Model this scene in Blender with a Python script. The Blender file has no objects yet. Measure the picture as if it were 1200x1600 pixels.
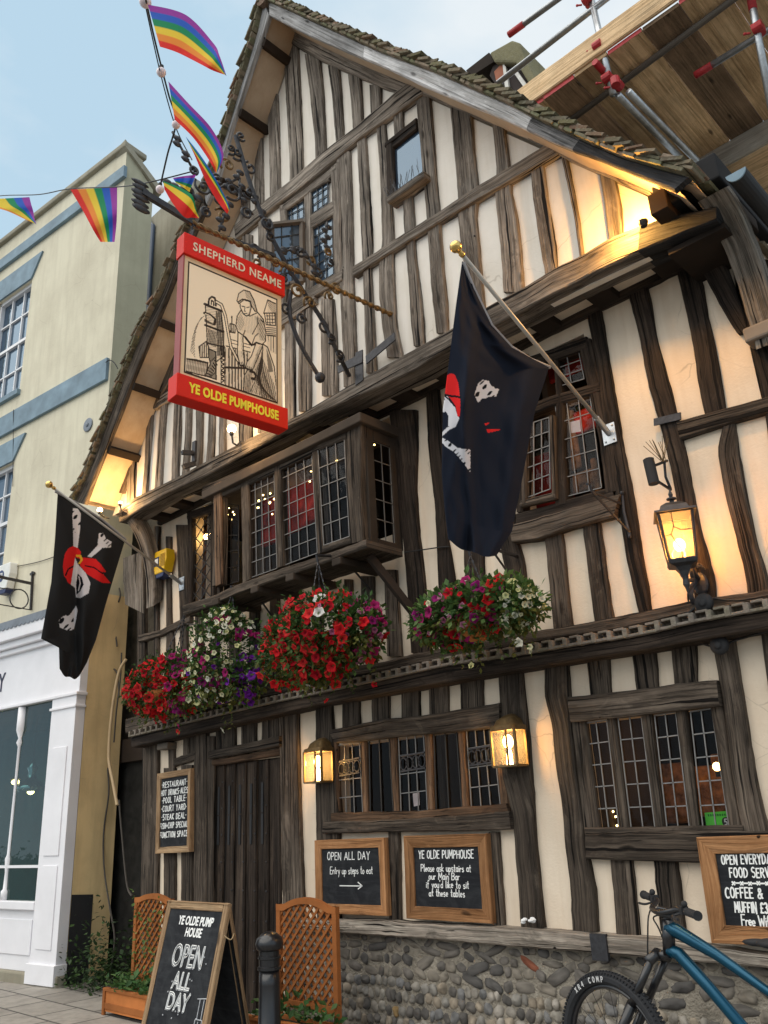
import bpy, math, random
import numpy as np
from mathutils import Vector, Matrix, noise
rnd = random.Random(7)
C = bpy.context.scene.collection
sc = bpy.context.scene

# ------------------------------------------------------------------ camera
# rows: world axes (x along the pub front, y into the building, z up) in lens axes (right, down, forward)
R = np.array([[0.7134772, -0.27239004, -0.64556483],
              [0.69905577, 0.21405593, 0.6822764],
              [-0.04765831, -0.93807448, 0.34313986]])
FOC, CX, CY = 1296.0, 600.0, 800.0
EYE = np.array([0.0, -5.0, 1.6])
cam = bpy.data.cameras.new('camera'); camo = bpy.data.objects.new('camera', cam); C.objects.link(camo)
M = Matrix(((R[0][0], -R[0][1], -R[0][2], EYE[0]), (R[1][0], -R[1][1], -R[1][2], EYE[1]),
            (R[2][0], -R[2][1], -R[2][2], EYE[2]), (0, 0, 0, 1)))
camo.matrix_world = M
cam.sensor_fit = 'VERTICAL'; cam.sensor_height = 36.0; cam.lens = 36.0 * FOC / 1600.0
cam.clip_start = 0.05; cam.clip_end = 2000
sc.camera = camo

# ------------------------------------------------------------------ sky, daylight, exposure
SUN_EL, SUN_AZ = math.radians(60), math.radians(198)   # high and in front of the facade, behind the viewer
world = bpy.data.worlds.new('World'); sc.world = world; world.use_nodes = True
wn = world.node_tree; wn.nodes.clear()
def wnode(t, **k):
    n = wn.nodes.new(t)
    for a, b in k.items(): setattr(n, a, b)
    return n
sky = wnode('ShaderNodeTexSky', sky_type='NISHITA', sun_disc=False)
sky.sun_elevation = SUN_EL; sky.sun_rotation = math.radians(160); sky.air_density = 1.0; sky.dust_density = 0.6; sky.ozone_density = 1.5
wtc = wnode('ShaderNodeTexCoord'); wmap = wnode('ShaderNodeMapping'); wmap.inputs['Scale'].default_value = (1.0, 1.0, 2.2)
wnz = wnode('ShaderNodeTexNoise'); wnz.inputs['Scale'].default_value = 2.7; wnz.inputs['Detail'].default_value = 7; wnz.inputs['Roughness'].default_value = 0.5
wr = wnode('ShaderNodeValToRGB'); wr.color_ramp.elements[0].position = 0.36; wr.color_ramp.elements[1].position = 0.61
wr.color_ramp.elements[0].color = (2.55, 3.5, 4.2, 1); wr.color_ramp.elements[1].color = (4.25, 4.55, 4.7, 1)
wmx = wnode('ShaderNodeMix', data_type='RGBA'); wmx.inputs[0].default_value = 0.94
wbg = wnode('ShaderNodeBackground'); wbg.inputs['Strength'].default_value = 0.1
wout = wnode('ShaderNodeOutputWorld')
L = wn.links.new
L(wtc.outputs['Generated'], wmap.inputs['Vector']); L(wmap.outputs[0], wnz.inputs['Vector']); L(wnz.outputs['Fac'], wr.inputs[0])
L(sky.outputs[0], wmx.inputs[6]); L(wr.outputs[0], wmx.inputs[7]); L(wmx.outputs[2], wbg.inputs[0]); L(wbg.outputs[0], wout.inputs[0])
sun = bpy.data.lights.new('sun', 'SUN'); sun.energy = 1.5; sun.angle = math.radians(85); sun.color = (1.0, 0.91, 0.79)
suno = bpy.data.objects.new('sun', sun); C.objects.link(suno)
sd = Vector((math.sin(SUN_AZ) * math.cos(SUN_EL), math.cos(SUN_AZ) * math.cos(SUN_EL), math.sin(SUN_EL)))
suno.rotation_euler = sd.to_track_quat('Z', 'Y').to_euler()
sc.view_settings.view_transform = 'Standard'; sc.view_settings.look = 'None'
sc.view_settings.exposure = 1.02; sc.view_settings.gamma = 1.0; sc.view_settings.use_curve_mapping = False
sc.cycles.use_denoising = True
sc.cycles.max_bounces = 6; sc.cycles.transparent_max_bounces = 12
sc.cycles.sample_clamp_indirect = 4.0

# ------------------------------------------------------------------ measuring: picture point -> point on a real plane
def ray(px, py): return R @ np.array([px - CX, py - CY, FOC])
def P(px, py, y=0.0):                                  # on the plane y = const (the facade and layers in front of it)
    d = ray(px, py); return EYE + d * ((y - EYE[1]) / d[1])
def G(px, py, z=0.0):                                  # on the ground
    d = ray(px, py); return EYE + d * ((z - EYE[2]) / d[2])
def PP(px, py, pt, n):                                 # on any plane
    d = ray(px, py); n = np.array(n, float); return EYE + d * (((np.array(pt) - EYE) @ n) / (d @ n))
def PX(px, py, x):
    return PP(px, py, (x, 0, 0), (1, 0, 0))

# ------------------------------------------------------------------ objects
def origin(o):
    v = Vector((0, 0, 0))
    while o is not None: v += o.location; o = o.parent
    return v
def thing(name, label, cat, loc=(0, 0, 0), group=None):
    o = bpy.data.objects.new(name, None); C.objects.link(o); o.location = Vector(loc); o.empty_display_size = 0.2
    return tag(o, label, cat, group)
def tag(o, label=None, cat=None, group=None, kind=None):
    if label: o['label'] = label
    if cat: o['category'] = cat
    if group: o['group'] = group
    if kind: o['kind'] = kind
    return o

class MB:
    """collects geometry in world coordinates, then links it as ONE mesh object"""
    def __init__(s): s.v = []; s.f = []; s.uv = {}; s.col = None; s.mi = []; s.sm = False
    def add(s, vs, fs, mi=0, uvs=None):
        b = len(s.v); s.v.extend([tuple(map(float, q)) for q in vs])
        for k, f in enumerate(fs):
            if uvs is not None: s.uv[len(s.f)] = uvs[k]
            s.f.append([b + i for i in f]); s.mi.append(mi)
        return s
    def box(s, lo, hi, mi=0, ax=None):
        """box; ax: optional (origin, X, Y, Z) frame"""
        vs = [(x, y, z) for z in (lo[2], hi[2]) for y in (lo[1], hi[1]) for x in (lo[0], hi[0])]
        if ax is not None:
            o, X, Y, Z = [np.array(a, float) for a in ax]
            vs = [o + X * a + Y * b + Z * c for a, b, c in vs]
        return s.add(vs, [(0, 2, 3, 1), (4, 5, 7, 6), (0, 1, 5, 4), (2, 6, 7, 3), (0, 4, 6, 2), (1, 3, 7, 5)], mi)
    def bar(s, a, b, w, h, mi=0, up=(0, 0, 1)):
        """square bar from a to b"""
        a = np.array(a, float); b = np.array(b, float); d = b - a; l = np.linalg.norm(d); d = d / l
        u = np.array(up, float); u = u - d * (u @ d)
        if np.linalg.norm(u) < 1e-4: u = np.array([1.0, 0, 0]) - d * d[0]
        u /= np.linalg.norm(u); t = np.cross(d, u)
        return s.box((0, -w / 2, -h / 2), (l, w / 2, h / 2), mi, (a, d, t, u))
    def tube(s, pts, r, n=8, mi=0, cap=True):
        pts = [np.array(p, float) for p in pts]; m = len(pts)
        rs = r if isinstance(r, (list, tuple)) else [r] * m
        vs = []; fs = []; nv = None
        for i, p in enumerate(pts):
            t = pts[min(i + 1, m - 1)] - pts[max(i - 1, 0)]; t /= (np.linalg.norm(t) + 1e-12)
            if nv is None:
                nv = np.cross(t, (0, 0, 1.0))
                if np.linalg.norm(nv) < 1e-3: nv = np.cross(t, (1.0, 0, 0))
            nv = nv - t * (nv @ t); nv /= (np.linalg.norm(nv) + 1e-12); bv = np.cross(t, nv)
            for k in range(n):
                a = 2 * math.pi * k / n; vs.append(p + (nv * math.cos(a) + bv * math.sin(a)) * rs[i])
        for i in range(m - 1):
            for k in range(n):
                k2 = (k + 1) % n; fs.append((i * n + k, i * n + k2, (i + 1) * n + k2, (i + 1) * n + k))
        if cap: fs.append(tuple(range(n))[::-1]); fs.append(tuple(range((m - 1) * n, m * n)))
        return s.add(vs, fs, mi)
    def lathe(s, base, axis, prof, n=16, mi=0):
        """prof: list of (distance along axis, radius)"""
        base = np.array(base, float); ax = np.array(axis, float); ax /= np.linalg.norm(ax)
        u = np.cross(ax, (0, 0, 1.0))
        if np.linalg.norm(u) < 1e-3: u = np.array([1.0, 0, 0])
        u /= np.linalg.norm(u); w = np.cross(ax, u); vs = []; fs = []
        for h, r in prof:
            for k in range(n):
                a = 2 * math.pi * k / n; vs.append(base + ax * h + (u * math.cos(a) + w * math.sin(a)) * r)
        m = len(prof)
        for i in range(m - 1):
            for k in range(n):
                k2 = (k + 1) % n; fs.append((i * n + k, i * n + k2, (i + 1) * n + k2, (i + 1) * n + k))
        fs.append(tuple(range(n))[::-1]); fs.append(tuple(range((m - 1) * n, m * n)))
        return s.add(vs, fs, mi)
    def ball(s, c, r, n=10, m=7, mi=0, sq=(1, 1, 1), rot=None):
        c = np.array(c, float); vs = []; fs = []
        for j in range(m + 1):
            th = math.pi * j / m
            for k in range(n):
                a = 2 * math.pi * k / n
                q = np.array([math.sin(th) * math.cos(a) * sq[0], math.sin(th) * math.sin(a) * sq[1], math.cos(th) * sq[2]]) * r
                if rot is not None: q = rot @ q
                vs.append(c + q)
        for j in range(m):
            for k in range(n):
                k2 = (k + 1) % n
                if j == 0: fs.append((k, (j + 1) * n + k, (j + 1) * n + k2))
                elif j == m - 1: fs.append((j * n + k, (j + 1) * n + k, j * n + k2))
                else: fs.append((j * n + k, (j + 1) * n + k, (j + 1) * n + k2, j * n + k2))
        return s.add(vs, fs, mi)
    def prism(s, pts, off, mi=0):
        """polygon pts (world) extruded by the vector off"""
        n = len(pts); off = np.array(off, float)
        vs = [np.array(p, float) for p in pts] + [np.array(p, float) + off for p in pts]
        fs = [tuple(range(n))[::-1], tuple(range(n, 2 * n))] + [(i, (i + 1) % n, n + (i + 1) % n, n + i) for i in range(n)]
        return s.add(vs, fs, mi)
    def build(s, name, mat, parent=None, smooth=False, bevel=0.0):
        me = bpy.data.meshes.new(name)
        o0 = origin(parent) if parent is not None else Vector((0, 0, 0))
        if parent is None and s.v:                      # a top-level mesh gets its origin at its base
            a = np.array(s.v); o0 = Vector(((a[:, 0].min() + a[:, 0].max()) / 2, (a[:, 1].min() + a[:, 1].max()) / 2, a[:, 2].min()))
        me.from_pydata([(x - o0.x, y - o0.y, z - o0.z) for x, y, z in s.v], [], s.f)
        for m in (mat if isinstance(mat, (list, tuple)) else [mat]): me.materials.append(m)
        if any(s.mi): me.polygons.foreach_set('material_index', s.mi)
        if s.uv:
            uvl = me.uv_layers.new(name='UVMap')
            for p in me.polygons:
                q = s.uv.get(p.index)
                if q is not None:
                    for k, li in enumerate(p.loop_indices): uvl.data[li].uv = q[k]
        if s.col is not None:
            ca = me.color_attributes.new('paint', 'FLOAT_COLOR', 'POINT')
            ca.data.foreach_set('color', np.array(s.col, dtype=np.float32).ravel())
        if smooth or s.sm: me.polygons.foreach_set('use_smooth', [True] * len(me.polygons))
        me.validate(); me.update()
        o = bpy.data.objects.new(name, me); C.objects.link(o)
        if parent is not None: o.parent = parent
        else: o.location = o0
        if bevel:
            b = o.modifiers.new('bevel', 'BEVEL'); b.width = bevel; b.segments = 2; b.limit_method = 'ANGLE'
        return o

# ------------------------------------------------------------------ materials
def mat(name, f):
    m = bpy.data.materials.new(name); m.use_nodes = True; nt = m.node_tree; nt.nodes.clear()
    out = nt.nodes.new('ShaderNodeOutputMaterial')
    class N: pass
    def node(t, ins=None, **k):
        n = nt.nodes.new(t)
        for a, b in k.items(): setattr(n, a, b)
        for a, b in (ins or {}).items():
            if hasattr(b, 'is_linked') or hasattr(b, 'links'): nt.links.new(b, n.inputs[a])
            else: n.inputs[a].default_value = b
        return n
    sh = f(node); nt.links.new(sh, out.inputs['Surface'])
    return m
def c4(c): return (c[0], c[1], c[2], 1.0)
def ramp(node, fac, stops):
    r = node('ShaderNodeValToRGB', {0: fac}); e = r.color_ramp.elements
    while len(e) < len(stops): e.new(0.5)
    for k, (p, c) in enumerate(stops):
        e[k].position = p; e[k].color = c4(c) if isinstance(c, (tuple, list)) else (c, c, c, 1)
    return r.outputs[0]
def mix(node, fac, a, b, bt='MIX'):
    m = node('ShaderNodeMix', data_type='RGBA', blend_type=bt)
    for i, v in ((0, fac), (6, a), (7, b)):
        if hasattr(v, 'links'): m.id_data.links.new(v, m.inputs[i])
        else: m.inputs[i].default_value = c4(v) if isinstance(v, (tuple, list)) else v
    return m.outputs[2]
def noise_n(node, vec, scale, detail=4, rough=0.55, dist=0.0):
    return node('ShaderNodeTexNoise', {'Vector': vec, 'Scale': scale, 'Detail': detail, 'Roughness': rough, 'Distortion': dist}).outputs['Fac']
def pbr(node, col, rough=0.8, metal=0.0, spec=0.3, bump=None, bs=0.3, bd=0.01, **kw):
    ins = {'Base Color': c4(col) if isinstance(col, (tuple, list)) else col, 'Roughness': rough, 'Metallic': metal, 'Specular IOR Level': spec}
    ins.update(kw)
    if bump is not None: ins['Normal'] = node('ShaderNodeBump', {'Height': bump, 'Strength': bs, 'Distance': bd}).outputs[0]
    return node('ShaderNodeBsdfPrincipled', ins).outputs[0]
def objvec(node): return node('ShaderNodeTexCoord').outputs['Object']

def oak(name, light, mid, dark, crack=1.0):
    def f(node):
        uv = node('ShaderNodeUVMap').outputs[0]; oi = node('ShaderNodeObjectInfo').outputs['Random']
        def st(sx, sy):
            return node('ShaderNodeMapping', {'Vector': uv, 'Scale': (sx, sy, 1)}).outputs[0]
        grain = noise_n(node, st(1.1, 46), 1.0, 6, 0.68, 0.15)
        fine = noise_n(node, st(3.5, 230), 1.0, 3, 0.6)
        band = noise_n(node, st(0.9, 9), 1.0, 5, 0.65, 0.3)
        patch = noise_n(node, st(2.2, 5), 1.0, 5, 0.7, 0.8)
        crk = noise_n(node, st(0.55, 30), 1.0, 2, 0.5, 0.5)
        crk2 = noise_n(node, st(2.6, 62), 1.0, 2, 0.5, 0.3)
        blot = noise_n(node, objvec(node), 2.3, 4, 0.6)
        col = ramp(node, band, [(0.32, dark), (0.47, mid), (0.70, light)])
        col = mix(node, ramp(node, patch, [(0.56, 0.0), (0.64, 0.6)]), col, light)
        col = mix(node, ramp(node, patch, [(0.34, 0.7), (0.42, 0.0)]), col, dark)
        col = mix(node, ramp(node, grain, [(0.38, 0.9), (0.56, 0.0)]), col, dark)
        col = mix(node, ramp(node, fine, [(0.45, 0.0), (0.72, 0.5)]), col, light)
        cm = ramp(node, crk, [(0.365, crack), (0.385, 0.0)])
        cm2 = ramp(node, crk2, [(0.30, crack * .9), (0.335, 0.0)])
        cm = node('ShaderNodeMath', {0: cm, 1: cm2}, operation='MAXIMUM').outputs[0]
        col = mix(node, cm, col, (0.008, 0.006, 0.005))
        kn = node('ShaderNodeTexVoronoi', {'Vector': st(2.0, 6.5), 'Scale': 1.0}).outputs['Distance']
        pg = node('ShaderNodeTexVoronoi', {'Vector': st(3.4, 3.4), 'Scale': 1.0}).outputs['Distance']
        km = ramp(node, kn, [(0.05, 0.7), (0.13, 0.0)])
        pm = ramp(node, pg, [(0.030, 0.95), (0.040, 0.0)])
        km = node('ShaderNodeMath', {0: km, 1: pm}, operation='MAXIMUM').outputs[0]
        col = mix(node, km, col, (0.012, 0.009, 0.007))
        v = node('ShaderNodeMapRange', {0: oi, 3: 0.68, 4: 1.28}).outputs[0]
        v2 = node('ShaderNodeMapRange', {0: blot, 1: 0.3, 2: 0.7, 3: 0.70, 4: 1.25}).outputs[0]
        mm = node('ShaderNodeMath', {0: v, 1: v2}, operation='MULTIPLY').outputs[0]
        hsv = node('ShaderNodeHueSaturation', {'Color': col, 'Value': mm}).outputs[0]
        h1 = node('ShaderNodeMath', {0: grain, 1: cm}, operation='SUBTRACT').outputs[0]
        h2 = node('ShaderNodeMath', {0: h1, 1: km}, operation='SUBTRACT').outputs[0]
        return pbr(node, hsv, 0.85, 0, 0.18, h2, 1.0, 0.014)
    return mat(name, f)
OAK_G = oak('weathered_grey_oak', (0.37, 0.32, 0.27), (0.195, 0.162, 0.133), (0.05, 0.040, 0.032))
OAK_M = oak('weathered_brown_oak', (0.17, 0.135, 0.105), (0.075, 0.057, 0.044), (0.017, 0.013, 0.010))
OAK_D = oak('dark_oak', (0.085, 0.062, 0.046), (0.035, 0.025, 0.019), (0.010, 0.007, 0.006))
OAK_SILL = oak('silvered_oak', (0.42, 0.37, 0.31), (0.24, 0.20, 0.165), (0.06, 0.05, 0.04))
OAK_BARGE = oak('silver_grey_board', (0.66, 0.65, 0.65), (0.52, 0.51, 0.51), (0.26, 0.25, 0.24), 0.4)
OAK_BARGE_D = oak('half_stripped_board', (0.36, 0.35, 0.35), (0.17, 0.165, 0.165), (0.04, 0.04, 0.04), 0.5)
OAK_TAR = oak('tarred_board', (0.075, 0.073, 0.075), (0.03, 0.03, 0.032), (0.012, 0.012, 0.013), 0.5)
OAK_RED = oak('reddish_oak', (0.23, 0.14, 0.085), (0.13, 0.075, 0.045), (0.04, 0.024, 0.015))
PINE = oak('varnished_pine', (0.50, 0.26, 0.12), (0.38, 0.185, 0.08), (0.24, 0.105, 0.04), 0.25)
PINE_G = oak('worn_pine', (0.46, 0.32, 0.19), (0.33, 0.21, 0.115), (0.18, 0.105, 0.055), 0.35)
ORANGE = oak('orange_stained_softwood', (0.56, 0.215, 0.07), (0.46, 0.16, 0.045), (0.34, 0.11, 0.03), 0.2)
PLY = oak('scaffold_board', (0.82, 0.60, 0.37), (0.72, 0.50, 0.29), (0.46, 0.30, 0.16), 0.2)
PLY_D = oak('stained_scaffold_board', (0.46, 0.32, 0.21), (0.37, 0.25, 0.16), (0.22, 0.15, 0.095), 0.2)
PLY_G = oak('grey_scaffold_board', (0.86, 0.82, 0.75), (0.78, 0.73, 0.66), (0.55, 0.51, 0.45), 0.2)

def plaster(name, base, dirt):
    def f(node):
        o = objvec(node)
        n1 = noise_n(node, o, 1.3, 5, 0.6); n2 = noise_n(node, o, 9, 4, 0.6); n3 = noise_n(node, o, 55, 3, 0.6)
        col = mix(node, ramp(node, n1, [(0.40, 0.0), (0.72, 0.75)]), base, dirt)
        stv = node('ShaderNodeMapping', {'Vector': o, 'Scale': (9, 9, 0.9)}).outputs[0]
        col = mix(node, ramp(node, noise_n(node, stv, 1.0, 4, 0.6), [(0.46, 0.0), (0.74, 0.6)]), col, dirt)
        vo = node('ShaderNodeTexVoronoi', {'Vector': mix(node, 0.08, o, node('ShaderNodeTexNoise', {'Vector': o, 'Scale': 6.0}).outputs['Color']), 'Scale': 2.6}, feature='DISTANCE_TO_EDGE').outputs['Distance']
        cr = node('ShaderNodeMath', {0: ramp(node, vo, [(0.0, 1.0), (0.008, 0.0)]), 1: ramp(node, n1, [(0.52, 0.0), (0.62, 0.5)])}, operation='MULTIPLY').outputs[0]
        col = mix(node, cr, col, (0.28, 0.22, 0.16))
        hs = node('ShaderNodeMath', {0: n2, 1: n3}, operation='ADD').outputs[0]
        hs = node('ShaderNodeMath', {0: hs, 1: n1}, operation='ADD').outputs[0]
        return pbr(node, col, 0.92, 0, 0.15, hs, 0.16, 0.02)
    return mat(name, f)
PLA_G = plaster('gable_limewash', (0.79, 0.73, 0.655), (0.62, 0.55, 0.455))
PLA_F = plaster('cream_limewash', (0.77, 0.65, 0.515), (0.62, 0.49, 0.36))
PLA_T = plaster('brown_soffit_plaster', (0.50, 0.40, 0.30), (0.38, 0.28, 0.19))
YEL = plaster('pale_yellow_render', (0.70, 0.65, 0.505), (0.54, 0.49, 0.375))
YEL_D = plaster('orange_lit_ochre_render', (0.70, 0.52, 0.27), (0.44, 0.32, 0.17))  # orange lamp glow on the lower side wall is put into this ochre
YEL_S = plaster('shade_toned_render', (0.47, 0.45, 0.33), (0.36, 0.34, 0.25))  # darker copy of the render, with the side wall's shade in its colour
GREYSTONE = plaster('grey_render', (0.36, 0.335, 0.265), (0.22, 0.20, 0.15))

def simple(name, col, rough=0.6, metal=0.0, spec=0.4, var=0.12, scale=6.0, bs=0.05):
    def f(node):
        n = noise_n(node, objvec(node), scale, 5, 0.6)
        hv = node('ShaderNodeMapRange', {0: n, 1: 0.25, 2: 0.75, 3: 1 - var, 4: 1 + var}).outputs[0]
        c = node('ShaderNodeHueSaturation', {'Color': c4(col), 'Value': hv}).outputs[0]
        return pbr(node, c, rough, metal, spec, n, bs, 0.01)
    return mat(name, f)
IRON = simple('wrought_iron', (0.045, 0.045, 0.05), 0.5, 0.55, 0.5, 0.4, 30, 0.25)
RUSTGOLD = simple('faded_gilding', (0.16, 0.10, 0.04), 0.5, 0.5, 0.5, 0.6, 25, 0.3)
BLACKP = simple('black_paint', (0.012, 0.012, 0.014), 0.28, 0.0, 0.6, 0.2)
BLACKM = simple('matt_black', (0.018, 0.018, 0.02), 0.7)
def slatef(node):
    o = objvec(node); n = noise_n(node, o, 4.5, 5, 0.65, 1.2); n2 = noise_n(node, node('ShaderNodeMapping', {'Vector': o, 'Scale': (3, 3, 22), 'Rotation': (0, 0.5, 0)}).outputs[0], 2.0, 4, 0.6)
    c = mix(node, ramp(node, n, [(0.42, 0.0), (0.72, 0.55)]), (0.013, 0.014, 0.017), (0.055, 0.058, 0.062))
    c = mix(node, ramp(node, n2, [(0.5, 0.0), (0.75, 0.35)]), c, (0.06, 0.063, 0.068))
    return pbr(node, c, 0.8, 0, 0.2)
SLATE = mat('chalkboard', slatef)
CHALK = simple('white_chalk', (0.85, 0.85, 0.83), 0.95, 0, 0.1, 0.1, 40)
CHALK_D = simple('faint_chalk', (0.45, 0.46, 0.48), 0.95, 0, 0.1, 0.2, 40)
WHITE = simple('white_gloss_paint', (0.72, 0.72, 0.74), 0.35, 0, 0.5, 0.05, 4)
LILAC = simple('pale_shopfront_paint', (0.80, 0.79, 0.82), 0.4, 0, 0.5, 0.06, 3)
NAVY = simple('navy_lettering', (0.03, 0.035, 0.07), 0.5)
BLUE = simple('faded_blue_paint', (0.19, 0.27, 0.33), 0.7, 0, 0.3, 0.28, 3.5, 0.2)
LEADB = simple('lead_flashing', (0.19, 0.215, 0.25), 0.6, 0.3, 0.4, 0.2, 7, 0.2)
PIPEB = simple('blue_black_pipe', (0.05, 0.075, 0.12), 0.4)
RED = simple('sign_red', (0.66, 0.018, 0.008), 0.45, 0, 0.2, 0.06)
RED_D = simple('scaffold_red', (0.42, 0.03, 0.035), 0.5, 0, 0.4, 0.3, 20)
CREAMT = simple('cream_lettering', (0.75, 0.66, 0.48), 0.5)
YELT = simple('yellow_lettering', (0.85, 0.72, 0.04), 0.5)
GOLDM = simple('brass', (0.70, 0.47, 0.16), 0.25, 1.0, 0.5, 0.1)
STEEL = simple('galvanised_tube', (0.46, 0.48, 0.50), 0.38, 0.85, 0.5, 0.25, 18, 0.1)
POLEG = simple('grey_pole', (0.36, 0.33, 0.29), 0.45, 0.2, 0.5, 0.15)
LEADC = simple('lead_cames', (0.21, 0.20, 0.19), 0.5, 0.4, 0.5, 0.2, 20)
LEADD = simple('dark_cames', (0.03, 0.028, 0.026), 0.6, 0.2, 0.4)
HOSE = simple('tan_hose', (0.48, 0.35, 0.20), 0.6)
PAPER = simple('paper', (0.72, 0.62, 0.62), 0.9, 0, 0.1, 0.08)
PAPERW = simple('crumpled_paper', (0.8, 0.8, 0.8), 0.9)
GREENS = simple('green_sticker', (0.10, 0.62, 0.05), 0.6)
YELBOX = simple('yellow_plastic', (0.72, 0.45, 0.01), 0.4)
WHBOX = simple('white_plastic', (0.74, 0.75, 0.72), 0.4)
DKBLUE = simple('dark_blue_plastic', (0.015, 0.025, 0.09), 0.4)
BIKEB = simple('metallic_petrol_blue', (0.003, 0.06, 0.108), 0.25, 0.55, 0.6, 0.08)
RUBBER = simple('tyre_rubber', (0.022, 0.023, 0.026), 0.8, 0, 0.3, 0.25, 30, 0.2)
WHITETXT = simple('grey_white_print', (0.55, 0.55, 0.55), 0.7)
TERRA = simple('terracotta_liner', (0.45, 0.16, 0.05), 0.9, 0, 0.1, 0.3, 20, 0.4)
SOIL = simple('soil', (0.03, 0.022, 0.015), 0.95)
WIRE = simple('black_cable', (0.015, 0.015, 0.016), 0.6)
DARKROOM = simple('dark_room', (0.045, 0.03, 0.02), 0.9, 0, 0.1, 0.5, 2)
REDROOM = simple('red_upholstery', (0.24, 0.018, 0.014), 0.9, 0, 0.1, 0.85, 7)
AMBER = simple('amber_curtain', (0.20, 0.095, 0.04), 0.9, 0, 0.1, 0.9, 13)

def glass(name, tint, refl, rough=0.02, body=(0.01, 0.012, 0.015), clear=0.85, rmax=1.0, gloss_tint=(0.95, 0.97, 1.0)):
    def f(node):
        o = objvec(node); n = noise_n(node, o, 7, 2, 0.5)
        nm = node('ShaderNodeBump', {'Height': n, 'Strength': 0.12, 'Distance': 0.02}).outputs[0]
        gl = node('ShaderNodeBsdfGlossy', {'Color': c4(gloss_tint), 'Roughness': rough, 'Normal': nm}).outputs[0]
        tr = node('ShaderNodeBsdfTransparent', {'Color': c4(tint)}).outputs[0]
        df = node('ShaderNodeBsdfDiffuse', {'Color': c4(body)}).outputs[0]
        a = node('ShaderNodeMixShader', {0: clear, 1: df, 2: tr}).outputs[0]
        fr = node('ShaderNodeFresnel', {'IOR': 1.28, 'Normal': nm}).outputs[0]
        fac = node('ShaderNodeMapRange', {0: fr, 1: 0.0, 2: 1.0, 3: refl, 4: rmax}).outputs[0]
        return node('ShaderNodeMixShader', {0: fac, 1: a, 2: gl}).outputs[0]
    return mat(name, f)
GLASS_SKY = glass('sky_tinted_glass', (0.5, 0.5, 0.5), 0.13, 0.03, (0.04, 0.065, 0.10), 0.1, 0.6, (0.66, 0.83, 1.0))  # blue of a sky reflection is put into the body and gloss colours
GLASS = glass('old_window_glass', (0.85, 0.85, 0.85), 0.004, rmax=0.42, body=(0.008, 0.007, 0.006), clear=0.93)
GLASS_T = glass('teal_shop_glass', (0.35, 0.55, 0.55), 0.05, 0.03, (0.01, 0.05, 0.055), 0.7)
def emit(name, col, s):
    return mat(name, lambda node: node('ShaderNodeEmission', {'Color': c4(col), 'Strength': s}).outputs[0])
BULB = emit('warm_bulb', (1.0, 0.66, 0.26), 20.0)
BULB_S = emit('small_warm_bulb', (1.0, 0.60, 0.20), 9.0)
FAIRY = emit('fairy_light', (1.0, 0.72, 0.25), 7.0)
def amberglass(name, col, t):
    def f(node):
        tr = node('ShaderNodeBsdfTransparent', {'Color': c4(col)}).outputs[0]
        tl = node('ShaderNodeBsdfTranslucent', {'Color': c4(col)}).outputs[0]
        gl = node('ShaderNodeBsdfGlossy', {'Color': c4((1, 1, 1)), 'Roughness': 0.05}).outputs[0]
        a = node('ShaderNodeMixShader', {0: t, 1: tl, 2: tr}).outputs[0]
        return node('ShaderNodeMixShader', {0: 0.06, 1: a, 2: gl}).outputs[0]
    return mat(name, f)
LGLASS = amberglass('lantern_glass', (1.0, 0.88, 0.66), 0.95)
LGLASS2 = amberglass('amber_lantern_glass', (1.0, 0.74, 0.36), 0.78)
OPAL = simple('opal_bulb', (0.72, 0.60, 0.62), 0.25, 0, 0.5, 0.05)

def paintmat(name, rough=0.8, transl=0.0, spec=0.15, weave=0.0):
    def f(node):
        c = node('ShaderNodeVertexColor', layer_name='paint').outputs[0]
        b = pbr(node, c, rough, 0, spec)
        if transl:
            t = node('ShaderNodeBsdfTranslucent', {'Color': c}).outputs[0]
            b = node('ShaderNodeMixShader', {0: transl, 1: b, 2: t}).outputs[0]
        return b
    return mat(name, f)
FLAGM = paintmat('printed_flag_cloth', 0.9, 0.15, 0.06)
RAINBOW = paintmat('rainbow_flag_cloth', 0.8, 0.45)
PICTURE = paintmat('painted_sign_panel', 0.5, 0, 0.2)
STONES = paintmat('flint_and_rubble', 0.9, 0, 0.12)
FOLI = paintmat('leaves', 0.6, 0.25, 0.25)
PETAL = paintmat('petals', 0.7, 0.25, 0.15)
TILEM = None
def tilef(node):
    c = node('ShaderNodeVertexColor', layer_name='paint').outputs[0]; o = objvec(node)
    n = noise_n(node, o, 7, 5, 0.65); n2 = noise_n(node, o, 45, 4, 0.6)
    col = mix(node, ramp(node, n, [(0.46, 0.0), (0.64, 0.6)]), c, (0.135, 0.125, 0.08))
    col = mix(node, ramp(node, n2, [(0.5, 0.0), (0.75, 0.6)]), col, (0.25, 0.24, 0.19))
    return pbr(node, col, 0.95, 0, 0.1, n2, 0.6, 0.02)
TILEM = mat('mossy_clay_tiles', tilef)
def mortarf(node):
    o = objvec(node); n = noise_n(node, o, 10, 6, 0.65); n2 = noise_n(node, o, 60, 4, 0.6)
    return pbr(node, ramp(node, n, [(0.3, (0.19, 0.168, 0.135)), (0.7, (0.40, 0.355, 0.29))]), 0.95, 0, 0.1, n2, 0.9, 0.03)
MORTAR = mat('old_lime_mortar', mortarf)
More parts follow.
